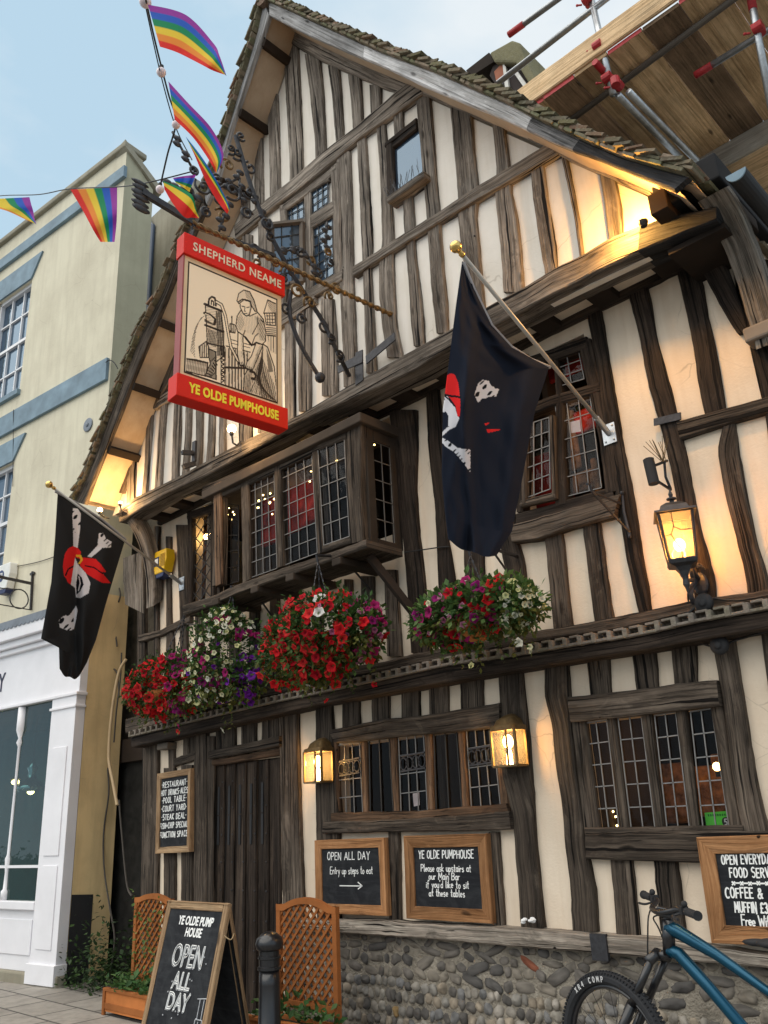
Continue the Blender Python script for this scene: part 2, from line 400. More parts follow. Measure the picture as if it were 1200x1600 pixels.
def pavef(node):
    o = objvec(node)
    br = node('ShaderNodeTexBrick', {'Vector': o, 'Color1': c4((0.24, 0.22, 0.195)), 'Color2': c4((0.32, 0.295, 0.26)), 'Mortar': c4((0.06, 0.055, 0.05)), 'Scale': 1.0, 'Mortar Size': 0.012, 'Brick Width': 0.62, 'Row Height': 0.42})
    n = noise_n(node, o, 9, 5, 0.6)
    col = mix(node, ramp(node, n, [(0.4, 0.0), (0.75, 0.5)]), br.outputs[0], (0.10, 0.09, 0.08))
    return pbr(node, col, 0.75, 0, 0.3, br.outputs['Fac'], -0.4, 0.01)
PAVE = mat('york_stone_paving', pavef)
def roadf(node):
    o = objvec(node); n = noise_n(node, o, 120, 3, 0.6); n2 = noise_n(node, o, 1.2, 4, 0.6)
    return pbr(node, mix(node, n2, (0.15, 0.145, 0.135), (0.21, 0.20, 0.185)), 0.85, 0, 0.2, n, 0.6, 0.01)
ROAD = mat('asphalt', roadf)
# ------------------------------------------------------------------ ground
g = MB(); g.add([(-60, -60, 0), (60, -60, 0), (60, 60, 0), (-60, 60, 0)], [(0, 1, 2, 3)])
tag(g.build('road', ROAD), kind='structure')
g = MB(); g.box((-30, -2.6, 0.004), (14, 2.0, 0.05)); tag(g.build('pavement', PAVE), kind='structure')

# ------------------------------------------------------------------ the pub
pub = thing('timber_framed_pub', 'crooked black and white half timbered pub with jettied steep gable and tiled roof', 'pub', (-5.0, 0, 0))
YG, YF = -0.42, 0.0                      # plaster faces: gable, lower storeys

def resample(pts, n):
    pts = np.array(pts, float); d = np.r_[0, np.cumsum(np.linalg.norm(np.diff(pts, axis=0), axis=1))]
    t = np.linspace(0, d[-1], n)
    return np.stack([np.interp(t, d, pts[:, k]) for k in range(3)], 1), d[-1]

def beam(A, B, name, m, parent, depth=0.1, jit=0.006, ydir=(0, 1, 0), cham=0.010):
    """hand-hewn timber: A, B are its two long edges on its front face (world points); it goes `depth` back along ydir"""
    yd = np.array(ydir, float)
    la = np.linalg.norm(np.diff(np.array(A), axis=0), axis=1).sum()
    n = max(4, int(la / 0.06) + 1)
    a, l = resample(A, n); b, _ = resample(B, n)
    sd = rnd.uniform(0, 100); u0, v0 = rnd.uniform(0, 50), rnd.uniform(0, 50)
    mb = MB(); vs = []; uvw = []
    for i in range(n):
        w = b[i] - a[i]; wl = np.linalg.norm(w) + 1e-9; w = w / wl
        t = l * i / (n - 1)
        ja = jit * (0.85 * noise.noise((t * 2.3, sd, 0)) + 1.0 * noise.noise((t * 11, sd, 5)))
        jb = jit * (0.85 * noise.noise((t * 2.3, sd, 9)) + 1.0 * noise.noise((t * 11, sd, 14)))
        pa = a[i] + w * ja; pb = b[i] + w * jb; ch = min(cham, wl * 0.2)
        f = lambda k: yd * (0.005 * noise.noise((t * 3.1, sd, 20 + k * 0.8)) + 0.002 * noise.noise((t * 13, sd, 20 + k)))
        W = np.linalg.norm(pb - pa)
        row = [pa + yd * depth, pa + yd * ch, pa + w * ch + f(0), pa + w * W * 0.35 + f(1), pa + w * W * 0.68 + f(2), pb - w * ch + f(3), pb + yd * ch, pb + yd * depth]
        vv = [-depth, -ch, ch, W * .35, W * .68, W - ch, W + ch, W + depth]
        vs += row; uvw += [(u0 + t, v0 + q) for q in vv]
    fs = []; uvs = []
    for i in range(n - 1):
        for k in range(7):
            q = (i * 8 + k, i * 8 + k + 1, (i + 1) * 8 + k + 1, (i + 1) * 8 + k); fs.append(q); uvs.append([uvw[j] for j in q])
    for q in (tuple(range(8)), tuple(range((n - 1) * 8, n * 8))[::-1]):
        fs.append(q); uvs.append([(u0 + vs[j][0] * 0.3, v0 + vs[j][2]) for j in q])
    mb.add(vs, fs, 0, uvs); mb.sm = False
    return mb.build(name, m, parent)

def studs(rows_list, y, m, name='stud', depth=0.05, parent=None):
    for rows in rows_list:
        A = [P(r[0], r[2], y) for r in rows]; B = [P(r[1], r[2], y) for r in rows]
        beam(A, B, name, m, parent or pub, depth)
def rail(up, lo, y, m, name='rail', depth=0.06, parent=None, **k):
    return beam([P(*q, y) for q in up], [P(*q, y) for q in lo], name, m, parent or pub, depth, **k)

# --- gable: infill
def poly(name, pts, m, parent, th=0.05):
    mb = MB(); mb.prism(pts, (0, th, 0)); return mb.build(name, m, parent)
ap = P(436, 50, YG); bl = P(176, 806, YG); br = P(1062, 330, YG)
poly('gable_infill', [ap, br, P(1100, 360, YG), bl], PLA_G, pub)

GS = [  # studs over the collar
 [(442,464,64),(446,468,150),(451,471,240),(452,472,287)], [(475,498,84),(484,504,150),(491,507,220),(492,508,252)],
 [(511,528,102),(518,532,150),(524,536,226)], [(543,561,116),(548,564,160),(551,566,212)], [(576,594,132),(579,594,188)],
 [(416,432,146),(418,434,190),(420,435,240),(421,436,308)], [(397,408,200),(397,410,328)], [(375,388,255),(375,387,348)],
 # below the collar
 [(524,545,236),(528,548,300),(529,550,400),(530,550,440),(532,553,500),(535,555,560),(536,558,604)],
 [(556,570,212),(560,574,280),(564,580,380),(566,578,430),(568,582,490),(571,587,582)],
 [(587,600,190),(593,606,280),(595,612,340),(596,614,380),(591,613,408),(591,615,460),(596,618,510),(604,628,558)],
 [(628,642,294),(630,646,346),(633,647,386),(638,654,450),(641,660,500),(645,662,540)], [(613,628,168),(615,629,214)],
 [(648,670,142),(655,676,220),(661,681,290),(666,686,345),(668,688,380),(672,693,440),(675,696,470),(681,698,520)],
 [(702,734,166),(709,740,240),(714,746,300),(714,742,335),(720,748,390),(728,752,440),(736,757,494)],
 [(768,786,194),(774,794,262),(773,798,300),(777,808,350),(782,813,400),(786,817,456)],
 [(827,847,256),(832,854,310),(842,866,380),(851,869,428)], [(876,885,244),(884,892,284),(897,903,340),(905,910,402)],
 [(935,958,268),(944,970,324),(950,971,372)],
 [(500,519,466),(500,524,520),(502,526,618)], [(467,484,466),(465,484,560),(465,483,642)], [(444,458,500),(444,459,656)],
 # lower left
 [(200,210,712),(198,210,740),(197,208,790)], [(230,237,645),(227,235,680),(224,230,740),(220,228,776)],
 [(251,260,620),(246,255,680),(241,250,764)], [(272,281,612),(269,280,680),(267,276,750)], [(290,298,602),(288,296,680),(283,292,742)],
 [(306,316,592),(305,314,690),(303,312,728)], [(327,335,578),(324,333,680),(321,331,722)], [(343,351,566),(341,350,710)],
 [(372,391,550),(372,391,692)], [(402,413,530),(402,414,676)], [(424,434,512),(424,436,664)],
 [(378,392,366),(379,394,530)], [(403,419,340),(403,420,512)], [(342,353,410),(341,353,566)], [(312,322,470),(311,322,586)],
]
studs(GS, YG - 0.035, OAK_G)
rail([(432,84),(408,140),(384,220),(330,370),(265,540),(250,587),(217,655),(200,710),(180,770)], [(444,84),(425,140),(398,222),(345,375),(283,542),(268,590),(237,640),(209,705),(190,770)], YG-0.055, OAK_M, 'rafter')
rail([(446,36),(600,105),(760,175),(880,225),(1014,285)], [(448,64),(500,94),(600,138),(668,150),(734,179),(800,203),(848,227),(886,248),(960,280),(1016,302)], YG-0.055, OAK_G, 'rafter')
rail([(365,352),(412,314),(452,282),(500,240),(560,193),(618,142),(648,120)], [(368,374),(420,328),(440,314),(496,272),(560,216),(610,182),(660,146)], YG-0.06, OAK_G, 'collar')
rail([(550,416),(580,397),(614,374),(666,342),(746,289),(796,260),(852,226)], [(552,432),(590,406),(632,380),(684,347),(746,312),(798,282),(872,240)], YG-0.06, OAK_G, 'rail')
rail([(240,625),(272,604),(370,540),(490,456)], [(240,640),(274,619),(372,556),(492,472)], YG-0.05, OAK_G, 'rail')
bres_up = [(186,796),(208,778),(250,758),(290,738),(340,710),(390,684),(470,646),(530,610),(588,578),(650,543),(703,514),(767,475),(820,447),(866,418),(908,398),(950,372),(1000,352),(1040,338),(1119,322)]
bres_lo = [(186,816),(256,772),(320,744),(400,700),(457,663),(554,620),(650,577),(700,543),(785,500),(877,452),(940,420),(997,393),(1072,362),(1119,344)]
YB = -0.52
rail([q for q in bres_up if q[0] <= 1000], [q for q in bres_lo if q[0] <= 1000], YB, OAK_G, 'bressummer', 0.24, jit=0.004)
rail([(1000,352),(1040,338),(1119,322)], [(997,393),(1072,362),(1119,344)], YB - .004, OAK_TAR, 'bressummer', 0.24, jit=0.006)
for (a, b) in (((1036,316),(1112,300)),):       # stub ends of the wall plate over the bressummer
    w = P(1060, 320, YB); mb = MB()
    mb.box((w[0]-0.12, -0.60, w[2]-0.02), (w[0]+0.30, 0.3, w[2]+0.17)); mb.build('wall_plate', OAK_TAR, pub, bevel=0.012)
w = P(1024, 316, -0.66); mb = MB(); mb.box((w[0]-0.045, -0.66, w[2]-0.075), (w[0]+0.07, 0.0, w[2]+0.075)); mb.build('purlin_end', OAK_D, pub, bevel=0.006)

# --- gable windows: leaded casements (frame, panes, cames)
def quad_pt(q, s, t):
    q = [np.array(p) for p in q]
    return (q[0] * (1 - s) + q[1] * s) * (1 - t) + (q[3] * (1 - s) + q[2] * s) * t
def leaded(q, cols, rows, parent, y, came=0.0058, gm=None, cm=None, diamond=False, pane_y=0.008):
    """a glazed light: q = tl, tr, br, bl picture points"""
    w = [P(*p, y) if len(p) == 2 else np.array(p) for p in q]
    n = np.cross(w[1] - w[0], w[3] - w[0]); n /= np.linalg.norm(n)
    if n @ (EYE - w[0]) < 0: n = -n
    mb = MB()
    NI, NJ = (6, 6) if diamond else (cols, rows)
    for j in range(NJ):                                   # every quarry sits at its own slight tilt
        for i in range(NI):
            mb.add([quad_pt(w, (i + a) / NI, (j + b) / NJ) - n * (pane_y + 0.0028 * rnd.random()) for a, b in ((0, 0), (0, 1), (1, 1), (1, 0))], [(0, 1, 2, 3)])
    mb.build('pane', gm or GLASS, parent)
    mb = MB()
    def ln(a, b): mb.bar(a, b, came, 0.007, 0, n)
    if diamond:
        k = max(cols, rows)
        W, H = np.linalg.norm(w[1]-w[0]), np.linalg.norm(w[3]-w[0]); sx = W/cols; sy = H/rows
        for sgn in (1, -1):
            for c in np.arange(-cols-rows, 2*cols+rows):
                p0 = None; pts = []
                for t in np.linspace(0, 1, 41):
                    s = (c + sgn * t * rows) / cols
                    if 0 <= s <= 1: pts.append(quad_pt(w, s, t))
                if len(pts) > 1: ln(pts[0], pts[-1])
    else:
        for i in range(cols + 1):
            s = i / cols; ln(quad_pt(w, s, 0), quad_pt(w, s, 1))
        for j in range(rows + 1):
            t = j / rows; ln(quad_pt(w, 0, t), quad_pt(w, 1, t))
    mb.build('lead_cames', cm or LEADC, parent)

def frame_beams(lst, y, m, parent, name='frame', depth=0.07):
    """several timbers of one window frame, joined in one mesh"""
    mb = MB()
    for k, (up, lo) in enumerate(lst):
        a = [P(*q, y + 0.002 * (k % 3)) for q in up]; b = [P(*q, y + 0.002 * (k % 3)) for q in lo]
        base = beam(a, b, 'tmp', m, None, depth, 0.0035)
        me = base.data; off = base.location
        uvl = me.uv_layers[0].data
        mb.add([np.array(v.co + off) for v in me.vertices], [tuple(p.vertices) for p in me.polygons], 0,
               [[tuple(uvl[li].uv) for li in p.loop_indices] for p in me.polygons])
        bpy.data.objects.remove(base); bpy.data.meshes.remove(me)
    return mb.build(name, m, parent)

YW = YG - 0.05
win = frame_beams([
    ([(437,322),(474,296),(524,256)], [(437,334),(474,308),(524,268)]),
    ([(516,262),(519,340),(521,440)], [(529,252),(531,340),(533,432)]),
    ([(474,300),(475,350),(476,455)], [(485,294),(487,350),(488,448)]),
    ([(436,322),(437,390),(436,480)], [(446,318),(447,390),(446,476)]),
    ([(484,336),(520,313)], [(486,356),(522,334)]), ([(444,348),(476,340)], [(444,357),(476,349)]),
    ([(436,478),(486,448),(534,420)], [(436,496),(486,466),(534,438)]),
    ([(485,296),(513,278)], [(485,299),(513,281)])], YW, OAK_G, pub, 'window')
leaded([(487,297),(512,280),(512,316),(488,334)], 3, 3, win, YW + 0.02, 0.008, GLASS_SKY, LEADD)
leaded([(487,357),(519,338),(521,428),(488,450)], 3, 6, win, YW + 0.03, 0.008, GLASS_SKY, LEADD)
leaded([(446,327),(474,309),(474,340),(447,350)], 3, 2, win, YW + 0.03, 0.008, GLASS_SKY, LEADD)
# its left casement stands open, hinged on the left
h0 = P(424, 352, YW - 0.30); h1 = P(472, 347, YW - 0.02); hb1 = P(473, 440, YW - 0.02); hb0 = P(424, 452, YW - 0.30)
oc = MB()
for a, b in ((h0, h1), (h1, hb1), (hb1, hb0), (hb0, h0)): oc.bar(a, b, 0.04, 0.05, 0, (0.3, -1, 0))
ocs = oc.build('open_casement', OAK_G, win)
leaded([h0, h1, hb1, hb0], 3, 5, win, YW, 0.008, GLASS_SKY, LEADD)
# small plain window
win = frame_beams([
    ([(601,222),(649,183)], [(601,230),(649,194)]), ([(602,226),(604,310)], [(613,222),(616,302)]),
    ([(604,229),(650,192)], [(604,238),(650,202)])], YW + 0.005, OAK_D, pub, 'window')
q = [P(*p, YG - 0.008) for p in ((611,236),(657,200),(660,268),(615,300))]
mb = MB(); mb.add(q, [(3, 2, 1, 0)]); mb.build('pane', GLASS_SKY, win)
rail([(603,308),(632,288),(662,267)], [(605,317),(634,297),(663,276)], YG - 0.12, OAK_G, 'window_sill', 0.12)
mb = MB()
for k in range(26):
    s = rnd.random(); a = P(606 + 50 * s, 309 - 36 * s, YG - 0.10)
    mb.bar(a, a + np.array([rnd.uniform(-.05, .05), rnd.uniform(-.03, .03), rnd.uniform(.08, .17)]), 0.003, 0.003)
tag(mb.build('bird_spikes', IRON), 'thin wire bird spikes along the sill of the small gable window', 'bird spikes')

# --- first floor and ground floor walls with real openings
def wpx(pts, y=0.0):
    a = np.array([P(*p, y) for p in pts]); return (a[:, 0].min(), a[:, 2].min(), a[:, 0].max(), a[:, 2].max())
def mid(pts, y=0.0):
    a = [P(*p, y) for p in pts]
    xs = ((a[0][0] + a[3][0]) / 2, (a[1][0] + a[2][0]) / 2); zs = ((a[2][2] + a[3][2]) / 2, (a[0][2] + a[1][2]) / 2)
    return (xs[0], zs[0], xs[1], zs[1])
X0, X1 = -8.46, -1.34
H1 = mid([(523,1162),(768,1140),(785,1262),(528,1280)])
H2 = mid([(900,1128),(1122,1105),(1150,1297),(924,1298)])
H3 = mid([(802,560),(915,535),(950,780),(812,800)])
H4 = (P(345,790)[0] - 0.25, 3.88, P(622,760)[0] - 0.05, 5.0)
HD = (P(334,1196,0)[0] - .02, 0.0, P(438,1181,0)[0] + .02, P(334,1196,0)[2])
H5 = mid([(296,800),(332,785),(332,935),(300,945)])
def wall(name, x0, x1, z0, z1, holes, m, th=0.16):
    xs = sorted({x0, x1} | {h[i] for h in holes for i in (0, 2)}); zs = sorted({z0, z1} | {h[i] for h in holes for i in (1, 3)})
    mb = MB()
    for i in range(len(xs) - 1):
        for j in range(len(zs) - 1):
            cx, cz = (xs[i] + xs[i+1]) / 2, (zs[j] + zs[j+1]) / 2
            if any(h[0] < cx < h[2] and h[1] < cz < h[3] for h in holes): continue
            y0 = YF
            mb.add([(xs[i], y0, zs[j]), (xs[i+1], y0, zs[j]), (xs[i+1], y0, zs[j+1]), (xs[i], y0, zs[j+1])], [(0, 1, 2, 3)])
            mb.add([(xs[i], th, zs[j]), (xs[i+1], th, zs[j]), (xs[i+1], th, zs[j+1]), (xs[i], th, zs[j+1])], [(3, 2, 1, 0)])
    for h in holes:
        a, b, c, d = h
        for (p, q) in (((a, b), (c, b)), ((c, b), (c, d)), ((c, d), (a, d)), ((a, d), (a, b))):
            mb.add([(p[0], YF, p[1]), (q[0], YF, q[1]), (q[0], th, q[1]), (p[0], th, p[1])], [(0, 1, 2, 3)])
    return mb.build(name, m, pub)
wall('lower_wall_infill', X0, X1, 0.0, 5.22, [H1, H2, H3, H4, H5, HD], PLA_F)
mb = MB(); mb.box((X1 - 0.12, 0.0, 0), (X1, 5.0, 5.3)); mb.build('side_wall', PLA_F, pub)
mb = MB(); mb.box((X0, 0.01, 0), (X0 + 0.12, 5.0, 5.3)); mb.build('side_wall', PLA_F, pub)
mb = MB(); mb.box((X0 + .1, 4.9, 0), (X1 - .1, 5.0, 5.3)); mb.build('back_wall', PLA_F, pub)
# rooms
for nm, z0, z1 in (('ground_floor_room', 0.5, 2.5), ('upper_floor_room', 3.0, 5.0)):
    mb = MB()
    for (lo, hi) in (((X0+.15, .17, z0-.05), (X1-.15, 2.4, z0)), ((X0+.15, .17, z1), (X1-.15, 2.4, z1+.05)), ((X0+.15, 2.35, z0), (X1-.15, 2.4, z1)),
                     ((-4.45, .17, z0), (-4.4, 2.4, z1)), ((-3.1, .17, z0), (-3.05, 2.4, z1)), ((-6.7, .17, z0), (-6.65, 2.4, z1))): mb.box(lo, hi)
    mb.build(nm, DARKROOM, pub)

# --- first floor timbers
YS = YF - 0.035
FS_L = [[(214,226,898),(214,225,1000),(213,225,1120)], [(240,248,822),(239,246,920),(240,246,976),(237,248,1100)],
 [(258,266,838),(259,265,920),(259,266,970),(259,270,1000),(258,270,1100)], [(274,294,820),(278,294,900),(280,291,960),(280,291,1100)],
 [(304,316,950),(304,315,1000),(303,315,1090)], [(327,340,945),(328,340,1085)], [(357,370,930),(357,370,1075)], [(388,402,925),(388,402,1070)],
 [(420,434,918),(421,435,1060)], [(452,468,910),(452,468,1050)], [(486,502,905),(487,503,1045)], [(536,548,905),(540,553,1040)], [(562,582,900),(566,586,1035)],
 [(598,618,890),(604,626,1025)]]
studs(FS_L, YS, OAK_M)
FS_D = [[(606,650,640),(614,650,700),(618,648,760),(628,654,840),(634,662,910),(638,665,950),(641,672,1020)],
 [(664,684,608),(668,694,700),(678,697,790),(681,698,840),(683,708,900),(690,715,1005)],
 [(724,752,800),(724,754,880),(734,760,1000)], [(774,800,790),(778,806,840),(786,818,880),(795,826,985)],
 [(914,938,485),(930,950,560),(938,961,624),(950,973,700),(958,984,750),(970,996,824),(977,1002,870),(986,1010,910),(998,1016,958)],
 [(972,1000,410),(983,1015,468),(998,1024,524),(1011,1044,598),(1017,1050,620),(1030,1060,662),(1047,1075,732),(1052,1080,757),(1062,1092,820),(1080,1115,907),(1086,1116,942)],
 [(1050,1080,400),(1060,1096,440),(1072,1104,490),(1082,1116,540),(1090,1126,598),(1100,1133,646)],
 [(1150,1176,430),(1168,1200,530),(1186,1222,598),(1196,1236,660),(1212,1254,800),(1226,1272,930)]]
studs(FS_D, YS, OAK_D)
FS_M = [[(848,876,820),(854,882,880),(860,889,950),(863,893,982)], [(908,935,810),(916,944,880),(925,954,950),(928,958,970)],
 [(1130,1146,655),(1120,1152,705),(1132,1165,770),(1150,1180,845),(1165,1198,902),(1168,1205,928)]]
studs(FS_M, YS, OAK_M)
rail([(216,992),(250,984),(280,968),(296,962)], [(216,1004),(258,991),(284,978),(296,972)], YS - .02, OAK_M)
rail([(1056,658),(1125,640),(1195,620),(1240,606)], [(1062,686),(1145,660),(1197,645),(1245,631)], YS - .012, OAK_M)
rail([(795,820),(840,808),(892,793),(968,772)], [(800,848),(840,842),(880,828),(958,806)], YS - .05, OAK_M, 'window_sill', 0.09)
beam([P(1090,414,-.09), P(1128,484,-.06), P(1152,521,-.04)], [P(1128,404,-.09), P(1160,484,-.06), P(1170,519,-.04)], 'brace', OAK_D, pub, 0.1)
# top plate and soffit joists of the jetty
zt = 5.02
beam([(X0, -.05, zt + .22), (X1, -.05, zt + .22)], [(X0, -.05, zt), (X1, -.05, zt)], 'top_plate', OAK_D, pub, 0.1)
mb = MB(); mb.box((X0, -.32, zt + .06), (X1, -.02, zt + .10)); mb.build('soffit', PLA_F, pub)
zj = P(900, 442, YB)[2]
for k in range(15):
    x = X0 + .2 + k * 0.495
    A = [(x, YB + .02, zt + .09), (x, 0, zt + .09)]; mb = MB(); mb.box((x - .09, YB + .2, zt + .005), (x + .09, -.02, zt + .11)); mb.build('joist', OAK_D, pub, bevel=.008)
# corner brackets under the jetty
mb = MB()
def curved_bracket(x, wd, m, z0=4.2, z1=5.05, y1=-.5):
    pts = []; 
    for t in np.linspace(0, 1, 11):
        yy = -.03 - (abs(y1) - .03) * (1 - math.cos(t * math.pi / 2)) ; zz = z0 + (z1 - z0) * math.sin(t * math.pi / 2); pts.append((yy, zz))
    A = [(x, a - .10, b - .02) for a, b in pts]; B = [(x + wd, a - .10, b - .02) for a, b in pts]
    return beam(A, B, 'jetty_bracket', m, pub, 0.13, ydir=(0, .8, .6))
curved_bracket(P(1168,450,0)[0], .17, OAK_SILL)
curved_bracket(X0 - .02, .17, OAK_G, 4.0)
mb = MB(); w = P(1192, 520, -.1); mb.box((w[0]-.1, -.16, w[2]-.05), (w[0]+.14, 0, w[2]+.05)); mb.build('corbel', OAK_SILL, pub, bevel=.015)
# left jetty post (weathered grey, swelling out at the top)
beam([P(192,872,-.05), P(192,905,-.05), P(195,944,-.05)], [P(222,862,-.05), P(222,905,-.05), P(223,958,-.05)], 'jetty_post', OAK_SILL, pub, 0.06, jit=.012)
# beam over the pentice
rail([(196,1124),(300,1094),(400,1066),(600,1033),(643,1022),(740,1003),(840,985),(893,977),(960,964),(1020,952),(1088,936),(1168,926),(1260,906)],
     [(196,1146),(300,1116),(400,1092),(600,1052),(660,1040),(760,1018),(860,1000),(960,984),(1080,958),(1200,936),(1262,924)], YF - .10, OAK_M, 'storey_beam', 0.1)

# --- right-hand first-floor window
win = frame_beams([
    ([(800,560),(808,690),(806,800)], [(822,552),(822,690),(816,800)]), ([(862,545),(868,620),(866,690),(866,790)], [(868,545),(878,620),(880,700),(886,786)]),
    ([(902,535),(916,600),(934,680),(945,770)], [(922,528),(938,600),(952,690),(966,766)]),
    ([(800,565),(860,545),(915,525)], [(800,590),(860,565),(915,545)]), ([(806,640),(860,618),(935,596)], [(806,658),(862,634),(938,612)]),
    ([(806,802),(866,786),(955,760)], [(806,822),(868,806),(960,780)]),
    ], YS - .005, OAK_D, pub, 'window', 0.1)
leaded([(868,562),(904,548),(913,592),(873,604)], 2, 3, win, -.012, .0058, GLASS, LEADC)
leaded([(868,634),(922,616),(940,762),(884,776)], 3, 5, win, -.012, .0058, GLASS, LEADC)
leaded([(822,664),(858,652),(860,764),(822,778)], 3, 5, win, -.05, .0068, GLASS, LEADC)
oc = frame_beams([([(812,666),(814,790)], [(820,662),(822,784)]), ([(857,650),(862,775)], [(864,648),(868,778)]), ([(812,782),(866,768)], [(812,792),(868,779)])], YS - .045, OAK_M, pub, 'casement', .05)

# --- oriel bay
YO = -.46
oriel = frame_beams([
    ([(316,760),(400,722),(480,684),(563,646)], [(316,772),(400,734),(480,697),(563,659)]),
    ([(332,768),(333,840),(330,916)], [(346,762),(346,840),(344,912)]), ([(375,745),(377,830),(378,912)], [(388,738),(390,830),(390,905)]),
    ([(427,720),(429,800),(432,888)], [(437,714),(439,800),(442,884)]), ([(486,698),(490,770),(496,866)], [(496,692),(500,770),(505,862)]),
    ([(537,678),(540,760),(547,850)], [(564,662),(563,760),(567,844)]),
    ([(496,694),(540,675)], [(496,703),(540,686)]), ([(504,852),(548,836)], [(504,863),(548,848)]),
    ([(345,766),(430,728),(540,676)], [(345,776),(430,738),(540,682)])], YO, OAK_M, pub, 'oriel_window', 0.08)
beam([P(285,946,YO-.06), P(330,932,YO-.06), P(370,913,YO-.06), P(440,888,YO-.06), P(500,868,YO-.06), P(572,842,YO-.06)], [P(286,961,YO-.06), P(330,946,YO-.06), P(370,928,YO-.06), P(440,902,YO-.06), P(500,882,YO-.06), P(573,855,YO-.06)], 'oriel_sill', OAK_M, pub, 0.42)
cr = P(566, 760, YO); cz0, cz1 = P(569,845,YO)[2], P(560,655,YO)[2]
mb = MB(); mb.box((P(330,760,YO)[0] - .1, YO - .05, cz1 - .06), (cr[0] + .06, 0, cz1 + .03)); mb.build('oriel_roof', OAK_M, pub, bevel=.01)
side = MB(); xs = cr[0] + .005
side.box((xs - .04, YO + .07, cz0), (xs, YO + .155, cz1)); side.box((xs - .04, -.09, cz0), (xs, 0, cz1)); side.box((xs - .04, YO + .16, cz1 - .16), (xs, -.09, cz1)); side.box((xs - .04, YO + .16, cz0), (xs, -.09, cz0 + .05))
sd_ = side.build('oriel_side', OAK_M, pub, bevel=.006)
leaded([(xs - .015, YO + .155, cz1 - .16), (xs - .015, -.09, cz1 - .16), (xs - .015, -.09, cz0 + .05), (xs - .015, YO + .155, cz0 + .05)], 2, 5, sd_, 0, .007, GLASS, LEADC)
xl = P(332, 800, YO)[0]
side = MB(); side.box((xl, YO + .08, cz0), (xl + .04, YO + .12, cz1)); side.box((xl, -.06, cz0), (xl + .04, 0, cz1)); side.build('oriel_side', OAK_M, pub)
beam([P(333,758,YO-.01), P(334,840,YO-.01), P(336,916,YO-.01)], [P(345,752,YO-.01), P(346,840,YO-.01), P(346,912,YO-.01)], 'oriel_post', OAK_RED, pub, 0.02)
leaded([(389,748),(428,731),(433,888),(391,903)], 4, 7, oriel, YO + .03)
leaded([(438,727),(487,704),(496,864),(442,884)], 4, 7, oriel, YO + .03)
leaded([(497,703),(538,686),(546,838),(506,852)], 3, 5, oriel, YO + .01)
# the left light stands open: only dark cames of the sash folded inward
w0 = P(349, 786, YO + .10); w1 = P(373, 790, YO + .2); w2 = P(373, 908, YO + .2); w3 = P(349, 916, YO + .10)
leaded([w0, w1, w2, w3], 2, 5, oriel, 0, .008, GLASS, LEADD)
for q in ((337,932),(398,912),(453,893),(526,868)):
    w = P(*q, YO - .07); mb = MB(); mb.box((w[0]-.055, YO - .08, w[2]-.085), (w[0]+.055, -.02, w[2]-.02)); mb.build('joist_end', OAK_M, pub, bevel=.01)
mb = MB(); a = P(560, 872, YO + .05); mb.bar((cr[0] - .05, YO + .1, cz0 - .1), (cr[0] + .15, -.03, cz0 - .62), .07, .06); mb.build('oriel_brace', OAK_D, pub, bevel=.006)
# diamond light left of the bay
win = frame_beams([([(292,800),(294,870),(292,946)], [(299,800),(300,870),(298,944)]), ([(292,800),(334,786)], [(292,812),(334,800)]), ([(328,790),(328,935)], [(334,790),(334,933)])], YS, OAK_D, pub, 'window', .06)
leaded([(299,812),(329,802),(329,932),(298,944)], 2, 6, win, 0.0, .010, GLASS, LEADD, diamond=True)

# --- pentice tiles and fascia between the storeys
YP = -.2
fasc_lo = [(206,1168),(302,1145),(435,1116),(490,1102),(600,1083),(700,1065),(800,1047),(900,1031),(1000,1016),(1086,1001),(1200,981),(1262,968)]
fasc_up = [(204,1152),(302,1128),(435,1097),(490,1086),(600,1062),(700,1040),(800,1026),(900,1009),(1000,994),(1086,973),(1200,953),(1262,940)]
rail(fasc_up, fasc_lo, YP, OAK_D, 'pentice_fascia', 0.2, jit=.003)
up = [P(*q, YP - .02) for q in fasc_up]; upr, ln_ = resample(up, 2000)
mb = MB(); cols = []
nt = int(ln_ / 0.108)
for k in range(nt):
    i0 = int(2000 * k / nt); i1 = min(1999, int(2000 * (k + 1) / nt)); a, b = upr[i0], upr[i1]
    j = rnd.uniform(-.004, .004); zz = (a[2] + b[2]) / 2; base = rnd.uniform(.8, 1.15)
    w = b[0] - a[0]; n0 = len(mb.v)
    mb.box((a[0] + .004, YP - .035 + j, zz + .002), (b[0] - .004, -.02, zz + .020))
    mb.box((a[0] - .014, YP - .040 + j, zz + .001), (a[0] + .020, -.02, zz + .062 + j))
    mb.box((a[0] + .022, YP - .012 + j, zz + .056), (b[0] - .016, -.02, zz + .072))
    mb.box((a[0] + .01, YP + .05, zz + .02), (b[0] - .01, -.02, zz + .058))
    cols += [(.20 * base, .17 * base, .145 * base, 1)] * (len(mb.v) - n0)
mb.col = cols; mb.build('pentice_tiles', TILEM, pub, bevel=.004)
